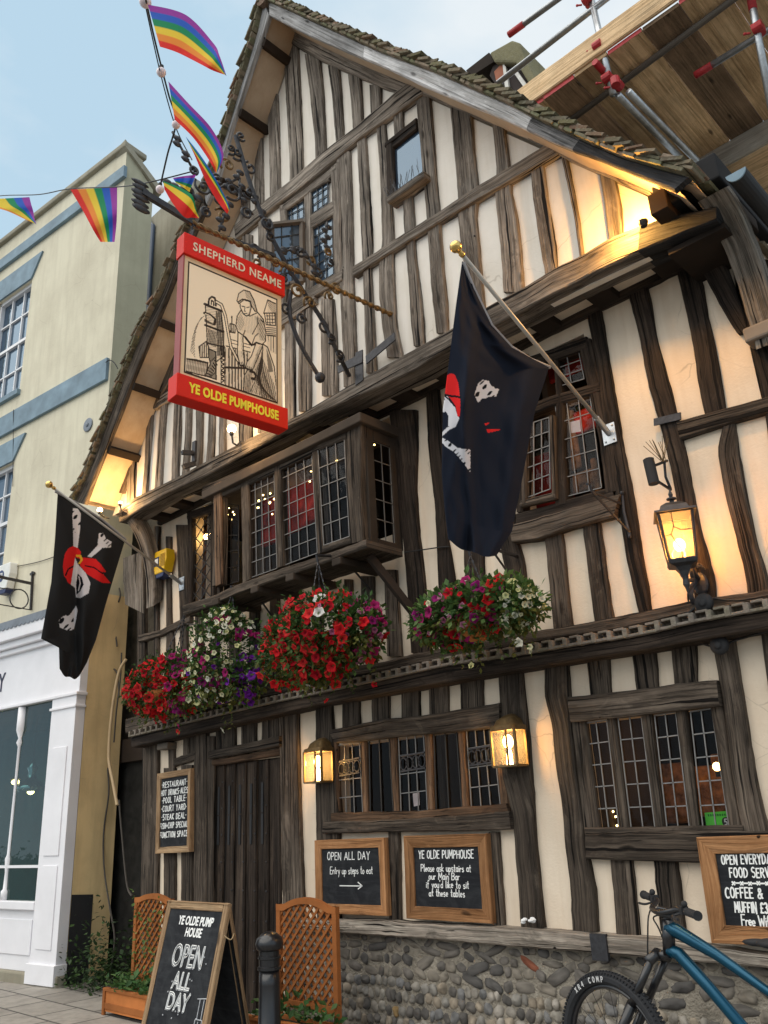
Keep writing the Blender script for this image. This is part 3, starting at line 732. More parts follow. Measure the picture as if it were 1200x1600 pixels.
# ------------------------------------------------------------------ ground floor timbers
GB = 1600
GS_M = [[(222,245,1160),(221,245,1300),(218,244,1400),(214,242,1580)],
 [(303,322,1138),(302,322,1335),(300,322,1590)], [(435,463,1108),(437,466,1250),(440,471,1400),(444,475,1590)],
 [(492,515,1095),(492,522,1217),(493,528,1283),(494,529,1436)], [(777,813,1048),(782,822,1130),(783,828,1210),(798,832,1267),(803,835,1317),(813,848,1450)],
 [(849,885,1032),(850,888,1091),(861,890,1129),(868,898,1202),(876,904,1249),(881,912,1312),(891,928,1392),(893,932,1456)],
 [(1112,1146,1000),(1126,1158,1080),(1142,1176,1202),(1159,1198,1297),(1186,1226,1440),(1192,1232,1480)]]
studs(GS_M, YS - .01, OAK_M, 'post', 0.07)
GS_S = [[(321,334,1150),(320,333,1300),(318,332,1590)], [(336,356,1128),(337,358,1180)], [(343,366,1126),(343,366,1172)], [(376,398,1120),(376,398,1168)], [(408,434,1112),(408,434,1160)],
 [(285,293,1150),(285,294,1188)], [(296,304,1148),(296,305,1186)], [(262,271,1166),(262,271,1210)], [(255,272,1200),(255,272,1400),(253,270,1575)], [(282,299,1195),(282,299,1400),(280,298,1578)],
 [(533,559,1085),(534,560,1140)], [(579,606,1078),(580,606,1132)], [(625,653,1070),(626,654,1124)], [(668,698,1060),(669,699,1118)], [(717,752,1052),(719,753,1112)],
 [(605,622,1300),(607,625,1440)], [(762,777,1300),(774,787,1446)],
 [(915,950,1022),(921,954,1090)], [(985,1021,1010),(994,1027,1080)], [(1046,1086,1000),(1053,1088,1073)],
 [(951,985,1338),(957,992,1400),(962,998,1464)], [(1019,1056,1340),(1025,1062,1400),(1031,1069,1455)], [(1188,1222,990),(1200,1236,1080)],
 [(1100,1132,1340),(1112,1146,1466)]]
studs(GS_S, YS, OAK_M)
rail([(271,1185),(305,1173)], [(271,1198),(305,1187)], YS - .01, OAK_M)
rail([(325,1174),(380,1162),(436,1149)], [(325,1186),(380,1177),(436,1166)], YS - .04, OAK_M, 'lintel', .1)
rail([(331,1187),(436,1169)], [(331,1197),(436,1181)], YS - .005, OAK_RED, 'door_head', .08)
mb = MB(); w = P(255, 1166, -.1); mb.box((w[0]-.1, -.12, w[2]-.035), (w[0]+.11, 0, w[2]+.035)); mb.build('corbel', OAK_SILL, pub, bevel=.012)
rail([(513,1141),(600,1123),(660,1118),(780,1098)], [(523,1161),(550,1160),(643,1149),(767,1138),(780,1134)], YS - .035, OAK_M, 'lintel', .09)
rail([(886,1089),(1000,1076),(1119,1062)], [(891,1129),(1010,1115),(1124,1103)], YS - .04, OAK_M, 'lintel', .1)
rail([(505,1284),(650,1279),(795,1268)], [(503,1303),(650,1300),(798,1297)], YS - .045, OAK_M, 'window_sill', .12)
rail([(914,1302),(1000,1301),(1220,1298)], [(915,1343),(1000,1346),(1222,1350)], YS - .04, OAK_M, 'window_sill', .1)
# windows
win = frame_beams([([(513,1158),(514,1210),(517,1284)], [(526,1155),(527,1210),(529,1283)]), ([(562,1152),(564,1210),(567,1282)], [(571,1150),(572,1210),(574,1281)]),
    ([(608,1146),(611,1210),(615,1280)], [(618,1144),(620,1210),(623,1279)]), ([(662,1140),(665,1210),(668,1277)], [(672,1138),(675,1210),(678,1276)]),
    ([(713,1132),(718,1200),(722,1273)], [(723,1130),(728,1200),(732,1272)]), ([(768,1126),(776,1200),(782,1268)], [(782,1124),(789,1200),(797,1267)])], YS + .006, OAK_RED, pub, 'mullioned_window', .04)
for q in ([(527,1165),(562,1160),(567,1272),(529,1275)], [(623,1152),(662,1146),(668,1266),(627,1270)], [(729,1140),(769,1132),(782,1258),(737,1262)]):
    leaded(q, 3, 4, win, -.010, .007, GLASS, LEADC)
for q in ([(577,1156),(608,1152),(615,1270),(579,1272)], [(678,1146),(713,1140),(722,1264),(682,1266)]):
    leaded(q, 2, 1, win, -.010, .010, GLASS, LEADD)
mb = MB()   # pierced tracery band seen through three of the lights
for q in ((530,562,1196),(626,664,1188),(733,772,1178)):
    a = P(q[0], q[2] + 6, -.022); b = P(q[1], q[2], -.022)
    for k in range(4):
        c = a + (b - a) * (k + .5) / 4; rr = .035; pts = [c + np.array([rr * math.cos(t), 0, rr * 1.3 * math.sin(t)]) for t in np.linspace(0, 2 * math.pi, 11)]
        mb.tube(pts, .006, 5)
    mb.bar(a + (0, 0, .06), b + (0, 0, .06), .012, .012); mb.bar(a - (0, 0, .055), b - (0, 0, .055), .012, .012)
mb.build('tracery', IRON, win)
win = frame_beams([([(892,1126),(900,1200),(912,1302)], [(914,1122),(924,1200),(937,1300)]), ([(947,1122),(957,1200),(969,1300)], [(960,1120),(970,1200),(982,1300)]),
    ([(1000,1116),(1011,1200),(1024,1300)], [(1016,1112),(1025,1200),(1037,1299)]), ([(1054,1110),(1066,1200),(1078,1300)], [(1071,1106),(1081,1200),(1092,1298)]),
    ([(1109,1102),(1124,1200),(1140,1300)], [(1127,1098),(1143,1200),(1160,1298)])], YS + .006, OAK_M, pub, 'mullioned_window', .04)
for q in ([(915,1130),(948,1125),(968,1298),(936,1299)], [(966,1122),(1002,1118),(1024,1297),(987,1298)], [(1023,1118),(1056,1113),(1078,1297),(1043,1298)], [(1079,1112),(1112,1107),(1140,1296),(1099,1297)]):
    leaded(q, 2, 5, win, -.010, .007, GLASS, LEADC)
rail([(517,1271),(650,1267),(790,1256)], [(517,1288),(650,1283),(795,1272)], YS - .020, OAK_RED, 'window_board', .06)
rail([(912,1293),(1040,1292),(1160,1289)], [(914,1305),(1040,1304),(1162,1301)], YS - .020, OAK_M, 'window_board', .06)
# door
dz = 0.06
dt = [P(334, 1196, 0), P(436, 1181, 0)]; db = [P(332, 1596, 0), P(442, 1596, 0)]
x0, x1, zt_ = dt[0][0], dt[1][0], dt[0][2]
door = MB(); door.box((x0 - .02, .03, dz), (x1 + .02, .08, zt_)); 
dl = door.build('door', OAK_D, pub)
npk = 6
for k in range(npk):
    a = x0 + (x1 - x0) * k / npk; b = x0 + (x1 - x0) * (k + 1) / npk
    beam([(a + .012, .012, zt_ - .01), (a + .012, .012, dz)], [(b - .012, .012, zt_ - .01), (b - .012, .012, dz)], 'plank', OAK_D, dl, .03, .003)
    beam([(b - .02, -.008, zt_ - .01), (b - .02, -.008, dz)], [(b + .02, -.008, zt_ - .01), (b + .02, -.008, dz)], 'cover_strip', OAK_D, dl, .03, .002)
mb = MB()
for rr in (P(0, 0, 0), ):
    for k in range(5):
        xx = x0 + (x1 - x0) * (k + 1) / 6 - .085
        for z in (P(380, 1248, 0)[2], P(380, 1296, 0)[2]):
            mb.box((xx - .016, .004, z - .13), (xx + .016, .013, z + .13))
mb.build('vent_slots', BLACKM, dl)
mb = MB()
for k in range(1, 6):
    xx = x0 + (x1 - x0) * k / 6
    for z in np.arange(.3, zt_ - .1, .24): mb.ball((xx, -.010, z), .009, 6, 4)
mb.build('studs', IRON, dl)

# ------------------------------------------------------------------ sill beam and flint plinth
su = [(470,1436),(525,1434),(640,1439),(771,1446),(900,1457),(1036,1466),(1200,1489),(1290,1500)]
sl = [(470,1455),(528,1458),(673,1468),(800,1480),(900,1487),(1025,1499),(1200,1512),(1290,1524)]
su = [P(*q, -.12) for q in su]; sl = [P(*q, -.12) for q in sl]
beam([a + (0, 0, -.01) for a in su], sl, 'sill_beam', OAK_SILL, pub, .2, .006)
mb = MB(); w = P(934, 1472, -.13); mb.box((w[0]-.05, -.135, w[2]-.10), (w[0]+.06, -.11, w[2]+.045)); mb.build('iron_strap', IRON, pub)
mb = MB(); mb.box((-6.0, -.03, 0), (X1, .16, .76)); plinth = mb.build('plinth', MORTAR, pub)
ico = None
def pebble(mb, cols, c, rx, ry, rz, col):
    n0 = len(mb.v); n, m = 9, 6; sd = rnd.uniform(0, 100); ang = rnd.uniform(-.5, .5); rp = rnd.uniform(.6, 1.0); ca, sa = math.cos(ang), math.sin(ang)
    vs = []; fs = []
    for j in range(m + 1):
        th = math.pi * j / m
        for k in range(n):
            a = 2 * math.pi * k / n
            d = np.array([math.sin(th) * math.cos(a), math.cos(th), math.sin(th) * math.sin(a)])
            f = 1 + .42 * noise.noise(tuple(d * 1.4 + sd))
            d = np.sign(d) * np.abs(d) ** rp
            q = d * f * (rx, ry, rz); vs.append((c[0] + q[0] * ca - q[2] * sa, c[1] + q[1], c[2] + q[0] * sa + q[2] * ca))
    for j in range(m):
        for k in range(n):
            k2 = (k + 1) % n; fs.append((j * n + k, j * n + k2, (j + 1) * n + k2, (j + 1) * n + k))
    mb.add(vs, fs)
    for q in vs:
        v = .75 + .5 * noise.noise((q[0] * 30, q[1] * 30, q[2] * 30 + sd)); cols.append((col[0] * v, col[1] * v, col[2] * v, 1))
mb = MB(); cols = []
PAL = [(.34, .31, .265), (.17, .155, .14), (.31, .28, .24), (.22, .215, .21), (.36, .30, .23), (.13, .12, .11), (.28, .26, .23), (.40, .36, .31)]
z = .03
while z < .70:
    rubble = z > .46 or .07 < z < .13
    hh = rnd.uniform(.026, .038) if rubble else rnd.uniform(.033, .042)
    x = -5.98 + rnd.uniform(0, .05)
    while x < X1 - .04:
        if rubble: wd = rnd.choice((.03, .045, .06, .085, .11)) * rnd.uniform(.9, 1.1); col = rnd.choice([(.16, .145, .13), (.22, .195, .165), (.12, .112, .105), (.28, .245, .20), (.19, .17, .15)])
        else: wd = rnd.uniform(.024, .046); col = rnd.choice(PAL)
        if rnd.random() < .006: col = (.28, .10, .06)
        if rnd.random() < .012: col = (.42, .28, .13)
        zz = z + hh + rnd.uniform(-.012, .012) + .022 * noise.noise((x * .8, z * 3, 0))
        if rnd.random() < .97: pebble(mb, cols, (x + wd, -.026, zz), wd, rnd.uniform(.014, .030) * (.75 if rubble else 1.0), hh * rnd.uniform(.85, 1.05), col)
        x += wd * 2 + rnd.uniform(-.003, .008)
    z += hh * 2 + rnd.uniform(-.002, .006)
mb.col = cols; mb.sm = True; fl = mb.build('flint_stones', STONES, pub); 

# ------------------------------------------------------------------ roof: verges traced on the plane of the bargeboards
YV = -.85
def vz(pts): return [P(*q, YV) for q in pts]
r_top = vz([(420,3),(460,20),(512,44),(600,84),(677,112),(742,140),(800,166),(856,195),(920,224),(971,246),(1030,264),(1076,276)])
r_bot = vz([(421,24),(480,54),(540,80),(600,104),(660,133),(720,158),(780,182),(876,228),(934,248),(1000,275),(1045,293),(1052,297)])
l_top = vz([(412,2),(404,46),(376,138),(360,190),(335,270),(275,402),(257,452),(222,520),(190,602),(136,747),(118,784)])
l_bot = vz([(420,24),(382,136),(360,202),(338,285),(277,420),(240,512),(207,590),(190,637),(147,745),(131,788)])
def split_beam(A, B, cuts, mats):
    a, _ = resample(A, 120); b, _ = resample(B, 120)
    for (i, j), m in zip(cuts, mats): beam(a[i:j], b[i:j], 'bargeboard', m, pub, .05, .003)
split_beam(r_top, r_bot, [(0, 44), (43, 92), (91, 102), (101, 120)], [OAK_BARGE, OAK_BARGE, OAK_BARGE_D, OAK_TAR])
split_beam(l_top, l_bot, [(0, 45), (45, 120)], [OAK_BARGE, OAK_M])
DEPTH = 4.2
def roof_side(edge, sgn, nm):
    e, l = resample(edge, 400); nrow = int(l / .095); mb = MB(); cols = []
    under = MB()
    ap_ = e[0]
    for i in range(0, 399, 19):
        j = min(399, i + 19); a, b = e[i], e[j]
        under.add([a, b, b + (0, DEPTH, 0), a + (0, DEPTH, 0)], [(0, 1, 2, 3)])
    for k in range(nrow):
        i0 = int(399 * k / nrow); i1 = min(399, int(399 * (k + 1.35) / nrow)); a, b = e[i0], e[i1]
        d = b - a; d = d / np.linalg.norm(d); n = np.array([-d[2], 0, d[0]]); n = n if n[2] > 0 else -n
        y = -.05; first = True; row0 = rnd.uniform(0, .16)
        while y < DEPTH:
            wd = .165; off = row0 - .16 if first else 0
            y1 = y + wd + (off if first else 0)
            jj = rnd.uniform(-.02, .02); tt = rnd.uniform(.011, .02) * (1.4 if first else 1)
            lift = .004 + rnd.uniform(0, .016); base = rnd.uniform(.7, 1.25); c = rnd.choice([(.165, .135, .095), (.14, .115, .085), (.19, .15, .105), (.14, .125, .07), (.21, .13, .09)])
            n0 = len(mb.v)
            yy0 = y - (.05 * rnd.random() if first else 0)
            q0 = a + n * .018; q1 = b + n * (.05 + lift) + d * jj
            vs = [q0 + (0, yy0, 0), q1 + (0, yy0, 0), q1 + (0, y1 - .006, 0), q0 + (0, y1 - .006, 0)]
            mb.prism(vs, n * tt)
            cols += [(c[0] * base, c[1] * base, c[2] * base, 1)] * (len(mb.v) - n0)
            y = y1; first = False
    mb.col = cols
    o = mb.build('roof_tiles', TILEM, pub)
    under.build('roof_boarding', PLA_T, pub)
    # bedding mortar and creasing tiles in the verge: ragged edge standing on the board
    mb = MB(); cols = []
    t = 0.0
    while t < l - .05:
        st = rnd.uniform(.05, .10); i = int(399 * t / l); j = min(399, int(399 * (t + st) / l) + 1); a, b = e[i], e[j]
        d = b - a; d = d / (np.linalg.norm(d) + 1e-9); n = np.array([-d[2], 0, d[0]]); n = n if n[2] > 0 else -n
        hh = .0
        for lay in range(3):
            th = rnd.uniform(.018, .026); n0 = len(mb.v); yy = -.055 + .02 * lay * .4 + rnd.uniform(-.02, .012)
            sh = rnd.uniform(-.03, .03)
            mb.prism([a + n * hh + d * sh + (0, yy, 0), b + n * hh + d * sh + (0, yy, 0), b + n * hh + d * sh + (0, .12, 0), a + n * hh + d * sh + (0, .12, 0)], n * th)
            c = rnd.choice([(.17, .15, .10), (.13, .12, .08), (.22, .18, .13), (.15, .15, .09), (.26, .2, .15)]); cols += [c + (1,)] * (len(mb.v) - n0)
            hh += th + .004
        t += st * rnd.uniform(.75, .98)
    mb.col = cols; mb.build('verge_tiles', TILEM, pub, bevel=.004)
roof_side(r_top, 1, 'right'); roof_side(l_top, -1, 'left')
# ridge
mb = MB(); cols = []
rp = (np.array(r_top[0]) + np.array(l_top[0])) / 2
for k in range(13):
    n0 = len(mb.v); mb.tube([rp + (0, -.06 + k * .33, .02 + rnd.uniform(-.01, .01)), rp + (0, .26 + k * .33, .02)], .1, 10); cols += [(.18, .12, .09, 1)] * (len(mb.v) - n0)
mb.col = cols; mb.build('ridge_tiles', TILEM, pub)
# soffit of the overhang: plaster between short lookouts
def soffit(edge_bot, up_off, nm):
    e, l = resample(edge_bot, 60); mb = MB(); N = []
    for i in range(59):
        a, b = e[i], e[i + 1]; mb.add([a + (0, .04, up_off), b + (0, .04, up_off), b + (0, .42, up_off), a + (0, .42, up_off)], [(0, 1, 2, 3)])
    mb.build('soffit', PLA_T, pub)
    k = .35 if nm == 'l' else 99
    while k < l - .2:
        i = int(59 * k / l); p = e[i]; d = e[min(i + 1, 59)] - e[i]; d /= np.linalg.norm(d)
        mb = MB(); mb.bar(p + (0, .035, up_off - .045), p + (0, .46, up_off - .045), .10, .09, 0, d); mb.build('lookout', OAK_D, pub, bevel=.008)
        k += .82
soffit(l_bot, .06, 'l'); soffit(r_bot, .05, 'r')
# right-hand eaves: rafter feet, dark boarding, gutter
er = np.array(r_bot[-1]); 
mb = MB(); mb.box((er[0] - .25, -.45, er[2] - .12), (er[0] + .12, 4.5, er[2] - .08)); mb.build('eaves_board', OAK_D, pub)
for k in range(8):
    mb = MB(); y = -.1 + k * .45; mb.bar((er[0] - .9, y, er[2] + .75), (er[0] + .15, y, er[2] - .06), .08, .10); mb.build('rafter_foot', OAK_D, pub, bevel=.006)
gp = P(1150, 270, -.62)
mb = MB(); n = 10; pr = [(gp[0] + .06 * math.cos(a), gp[2] + .06 * math.sin(a)) for a in np.linspace(math.pi, 2 * math.pi, n)]
pr2 = [(gp[0] + .052 * math.cos(a), gp[2] + .052 * math.sin(a)) for a in np.linspace(2 * math.pi, math.pi, n)]
mb.prism([(x, gp[1], z) for x, z in pr + pr2], (0, 5.0, 0)); mb.build('gutter', BLACKM, pub)
mb = MB(); mb.prism([(x, gp[1] - .012, z) for x, z in pr], (0, .01, 0)); mb.build('gutter_end', BLUE, pub)

# ------------------------------------------------------------------ neighbour on the left: pale yellow house over a white shopfront
nd = np.array([-0.992, -0.1259, 0.0]); nd /= np.linalg.norm(nd); nn = np.array([-nd[1], nd[0], 0.0])   # along its front (to the left); normal
if nn[1] > 0: nn = -nn
NC = np.array([-9.57, -0.238, 0.0])
def Q(px, py, out=0.0): return PP(px, py, NC + nn * out, nn)
house = thing('yellow_rendered_house', 'pale yellow rendered house with faded blue bands above a white shopfront left of the pub', 'house', (-11.5, -.3, 0))
fx = lambda s, o, z: NC + nd * s + nn * o + np.array([0, 0, z])
FR = (NC, nd, nn, (0, 0, 1))
ztop = Q(100, 302)[2]
mb = MB()
z_roof = Q(192, 238)[2]
# wall with window openings in the frame (s along front to the left, o outward)
W1 = [Q(-60, 490), Q(48, 438), Q(33, 608), Q(-70, 660)]; W2 = [Q(-50, 760), Q(20, 722), Q(4, 905), Q(-60, 930)]
def s_of(p): return (p - NC) @ nd
holes = []
for W in (W1, W2):
    s0 = s_of((W[1] + W[2]) / 2); holes.append((s0, W[2][2], s0 + 1.05, W[1][2]))
ss = sorted({0, 6} | {h[i] for h in holes for i in (0, 2)}); zz_ = sorted({3.2, z_roof} | {h[i] for h in holes for i in (1, 3)})
for i in range(len(ss) - 1):
    for j in range(len(zz_) - 1):
        cs, cz = (ss[i] + ss[i+1]) / 2, (zz_[j] + zz_[j+1]) / 2
        if any(h[0] < cs < h[2] and h[1] < cz < h[3] for h in holes): continue
        mb.box((ss[i], -.3, zz_[j]), (ss[i+1], 0, zz_[j+1]), 0, FR)
mb.build('front_wall', YEL, house)
mb = MB(); yaxis = np.array([0, 1.0, 0])
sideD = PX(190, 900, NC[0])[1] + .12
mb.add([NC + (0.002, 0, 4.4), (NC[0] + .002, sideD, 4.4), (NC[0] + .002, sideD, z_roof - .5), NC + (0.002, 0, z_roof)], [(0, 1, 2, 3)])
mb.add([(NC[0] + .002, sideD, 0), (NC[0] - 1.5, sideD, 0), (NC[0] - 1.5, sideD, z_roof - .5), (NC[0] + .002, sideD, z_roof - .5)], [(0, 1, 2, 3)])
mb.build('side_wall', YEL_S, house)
mb = MB(); mb.add([NC + (0.002, 0, 0), (NC[0] + .002, sideD, 0), (NC[0] + .002, sideD, 4.4), NC + (0.002, 0, 4.4)], [(0, 1, 2, 3)]); mb.build('side_wall', YEL_D, house)
mb = MB(); mb.box((.02, -.28, 0), (.5, -.02, 3.22), 0, FR); mb.build('shop_wall', YEL_D, house)
tar = MB(); tar.add([(NC[0] + .006, NC[1] + .0, .02), (NC[0] + .006, .02, .02), (NC[0] + .006, .02, .92), (NC[0] + .006, NC[1] + .0, .94)], [(0, 1, 2, 3)]); tar.build('tarred_base', BLACKM, house)
mb = MB(); mb.box((-.05, -.34, z_roof), (6, .07, z_roof + .10), 0, FR); mb.build('coping', GREYSTONE, house, bevel=.02)
mb = MB(); mb.prism([NC + (.05, -.06, z_roof), NC + (.05, .6, z_roof - .55), NC + (.05, .6, z_roof - .42), NC + (.05, -.06, z_roof + .12)], (-.3, 0, 0)); mb.build('coping', GREYSTONE, house)
def band(z0, z1, s0, nm, o=.045):
    mb = MB(); mb.box((s0, .0, z0), (6, o, z1), 0, FR); return mb.build(nm, BLUE, house, bevel=.006)
band(Q(60, 381)[2], Q(100, 336)[2], -.05, 'blue_band', .06)
band(Q(85, 640)[2], Q(85, 609)[2], s_of(Q(170, 583)), 'blue_band', .05)
# splayed lintels
for (a, b, c, d) in (((67,392),(49,435),(0,466),(0,433)), ((40,676),(20,720),(0,727),(0,695))):
    p = [Q(*q, .02) for q in (a, b)]; zt2, zb2 = p[0][2], p[1][2]; s1, s2 = s_of(p[0]), s_of(p[1])
    mb = MB(); mb.prism([fx(s1, .0, zt2), fx(s2, .0, zb2), fx(s2 + 1.05, .0, zb2), fx(2 * s2 - s1 + 1.05, .0, zt2)], nn * .03); mb.build('lintel', BLUE, house)
for h in holes:       # sash windows
    fr = MB(); a, z0, b, z1 = h
    for (lo, hi) in (((a, -.12, z0), (a + .05, -.05, z1)), ((b - .05, -.12, z0), (b, -.05, z1)), ((a, -.12, z1 - .06), (b, -.05, z1)), ((a, -.12, z0), (b, -.05, z0 + .06)), ((a, -.13, (z0+z1)/2 - .025), (b, -.07, (z0+z1)/2 + .025))): fr.box(lo, hi, 0, FR)
    for k in range(1, 3):
        s = a + (b - a) * k / 3; fr.box((s - .012, -.12, z0), (s + .012, -.08, z1), 0, FR)
    for k in (1, 3): zq = z0 + (z1 - z0) * k / 4; fr.box((a, -.12, zq - .012), (b, -.08, zq + .012), 0, FR)
    w = fr.build('sash_window', WHITE, house)
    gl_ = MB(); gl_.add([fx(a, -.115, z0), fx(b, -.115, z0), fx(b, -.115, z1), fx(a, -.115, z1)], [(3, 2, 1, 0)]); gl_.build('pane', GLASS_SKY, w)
    sl_ = MB(); sl_.box((a - .04, -.1, z0 - .09), (b + .04, .06, z0), 0, FR); sl_.build('sill', BLUE, w, bevel=.005)
# shopfront
zc0, zc1 = Q(40, 1000)[2] - .04, Q(40, 979)[2]
zf0 = Q(60, 1097)[2]; SO = .10
mb = MB(); mb.box((-.06, 0, zc0), (6, SO + .16, zc1 - .02), 0, FR); mb.box((-.04, 0, zc0 - .09), (6, SO + .10, zc0), 0, FR); mb.box((-.02, 0, zc0 - .16), (6, SO + .05, zc0 - .09), 0, FR); mb.build('cornice', LILAC, house, bevel=.012)
mb = MB(); k = 0
pr = []
for i in range(60):
    s = -.06 + i * .1; n0 = [fx(s, SO + .17, zc1 + .02), fx(s + .1, SO + .17, zc1 + .02)]
    mb.prism([fx(s, SO + .165, zc1 + .03)] + [fx(s + .05 + .05 * math.cos(t), SO + .165, zc1 - .05 + .035 * -math.sin(t)) for t in np.linspace(math.pi, 0, 7)] + [fx(s + .1, SO + .165, zc1 + .03)], nn * .006)
mb.box((-.06, 0, zc1 + .0), (6, SO + .165, zc1 + .03), 0, FR); mb.build('scalloped_flashing', LEADB, house)
mb = MB(); mb.box((.0, 0, zf0), (6, SO, zc0 - .16), 0, FR); mb.build('fascia', LILAC, house)
mb = MB(); mb.box((-.03, 0, zf0 - .04), (6, SO + .05, zf0), 0, FR); mb.build('fascia_moulding', LILAC, house, bevel=.008)
s_p1 = s_of(Q(84, 1112, SO)); 
mb = MB(); mb.box((.0, 0, .16), (s_p1, SO + .03, zf0 - .04), 0, FR); mb.box((-.02, 0, zf0 - .18), (s_p1 + .02, SO + .05, zf0 - .15), 0, FR)
mb.box((.1, SO + .03, 1.35), (s_p1 - .1, SO + .042, zf0 - .62), 0, FR); mb.box((-.02, 0, .06), (s_p1 + .03, SO + .06, .26), 0, FR); mb.box((.1, SO + .03, .4), (s_p1 - .1, SO + .04, 1.25), 0, FR)
mb.build('pilaster', LILAC, house, bevel=.008)
zs0, zs1 = Q(30, 1403)[2], Q(30, 1403)[2]
zsl = Q(28, 1421, SO)[2]
mb = MB(); mb.box((s_p1, 0, zsl), (6, SO + .04, zsl + .09), 0, FR); mb.build('shop_sill', LILAC, house, bevel=.01)
mb = MB(); mb.box((s_p1, 0, .16), (6, SO - .02, zsl), 0, FR); mb.box((s_p1 + .08, SO - .02, .32), (s_p1 + 1.2, SO - .005, zsl - .1), 0, FR); mb.build('stall_riser', LILAC, house, bevel=.006)
mb = MB(); mb.box((-.03, 0, 0), (6, SO + .04, .16), 0, FR); mb.build('stone_base', GREYSTONE, house, bevel=.02)
mb = MB(); mb.add([fx(s_p1, SO - .02, zsl + .09), fx(6, SO - .02, zsl + .09), fx(6, SO - .02, zf0 - .04), fx(s_p1, SO - .02, zf0 - .04)], [(3, 2, 1, 0)]); shw = mb.build('shop_window', GLASS_T, house)
TEAL = simple('teal_interior', (.05, .13, .13), .8, 0, .2, .5, 1.6)
mb = MB()
for lo, hi in (((.5, -1.8, .2), (6, -1.7, 3.2)), ((.45, -1.8, .2), (.5, -.0, 3.2)), ((.5, -1.8, .1), (6, 0, .2)), ((.5, -1.8, 3.1), (6, 0, 3.2))): mb.box(lo, hi, 0, FR)
mb.build('shop_interior', TEAL, house)
mb = MB(); mb.box((.7, -1.69, 1.0), (1.5, -1.4, 1.06), 0, FR); mb.box((.7, -1.69, 1.5), (1.5, -1.5, 1.54), 0, FR); mb.box((.9, -1.2, .2), (1.8, -.8, .95), 0, FR); mb.build('shop_shelves', simple('shop_counter', (.16, .12, .09), .7), house)
cs = s_of(Q(20, 1250, SO)); cz = np.linspace(zsl + .09, zf0 - .04, 13)
prof = [(0, .05), (.1, .05), (.12, .03), (.3, .025), (.45, .04), (.5, .022), (1.2, .02), (1.75, .022), (1.8, .045), (1.85, .025), (1.95, .06), (zf0 - zsl - .14, .06)]
mb = MB(); mb.lathe(fx(cs, SO - .02, zsl + .09), (0, 0, 1), prof, 12); mb.build('colonnette', LILAC, house, smooth=True)
mb = MB(); mb.box((s_p1, SO - .04, zsl + .44), (6, SO - .0, zsl + .47), 0, FR); mb.build('glazing_bar', LILAC, house)
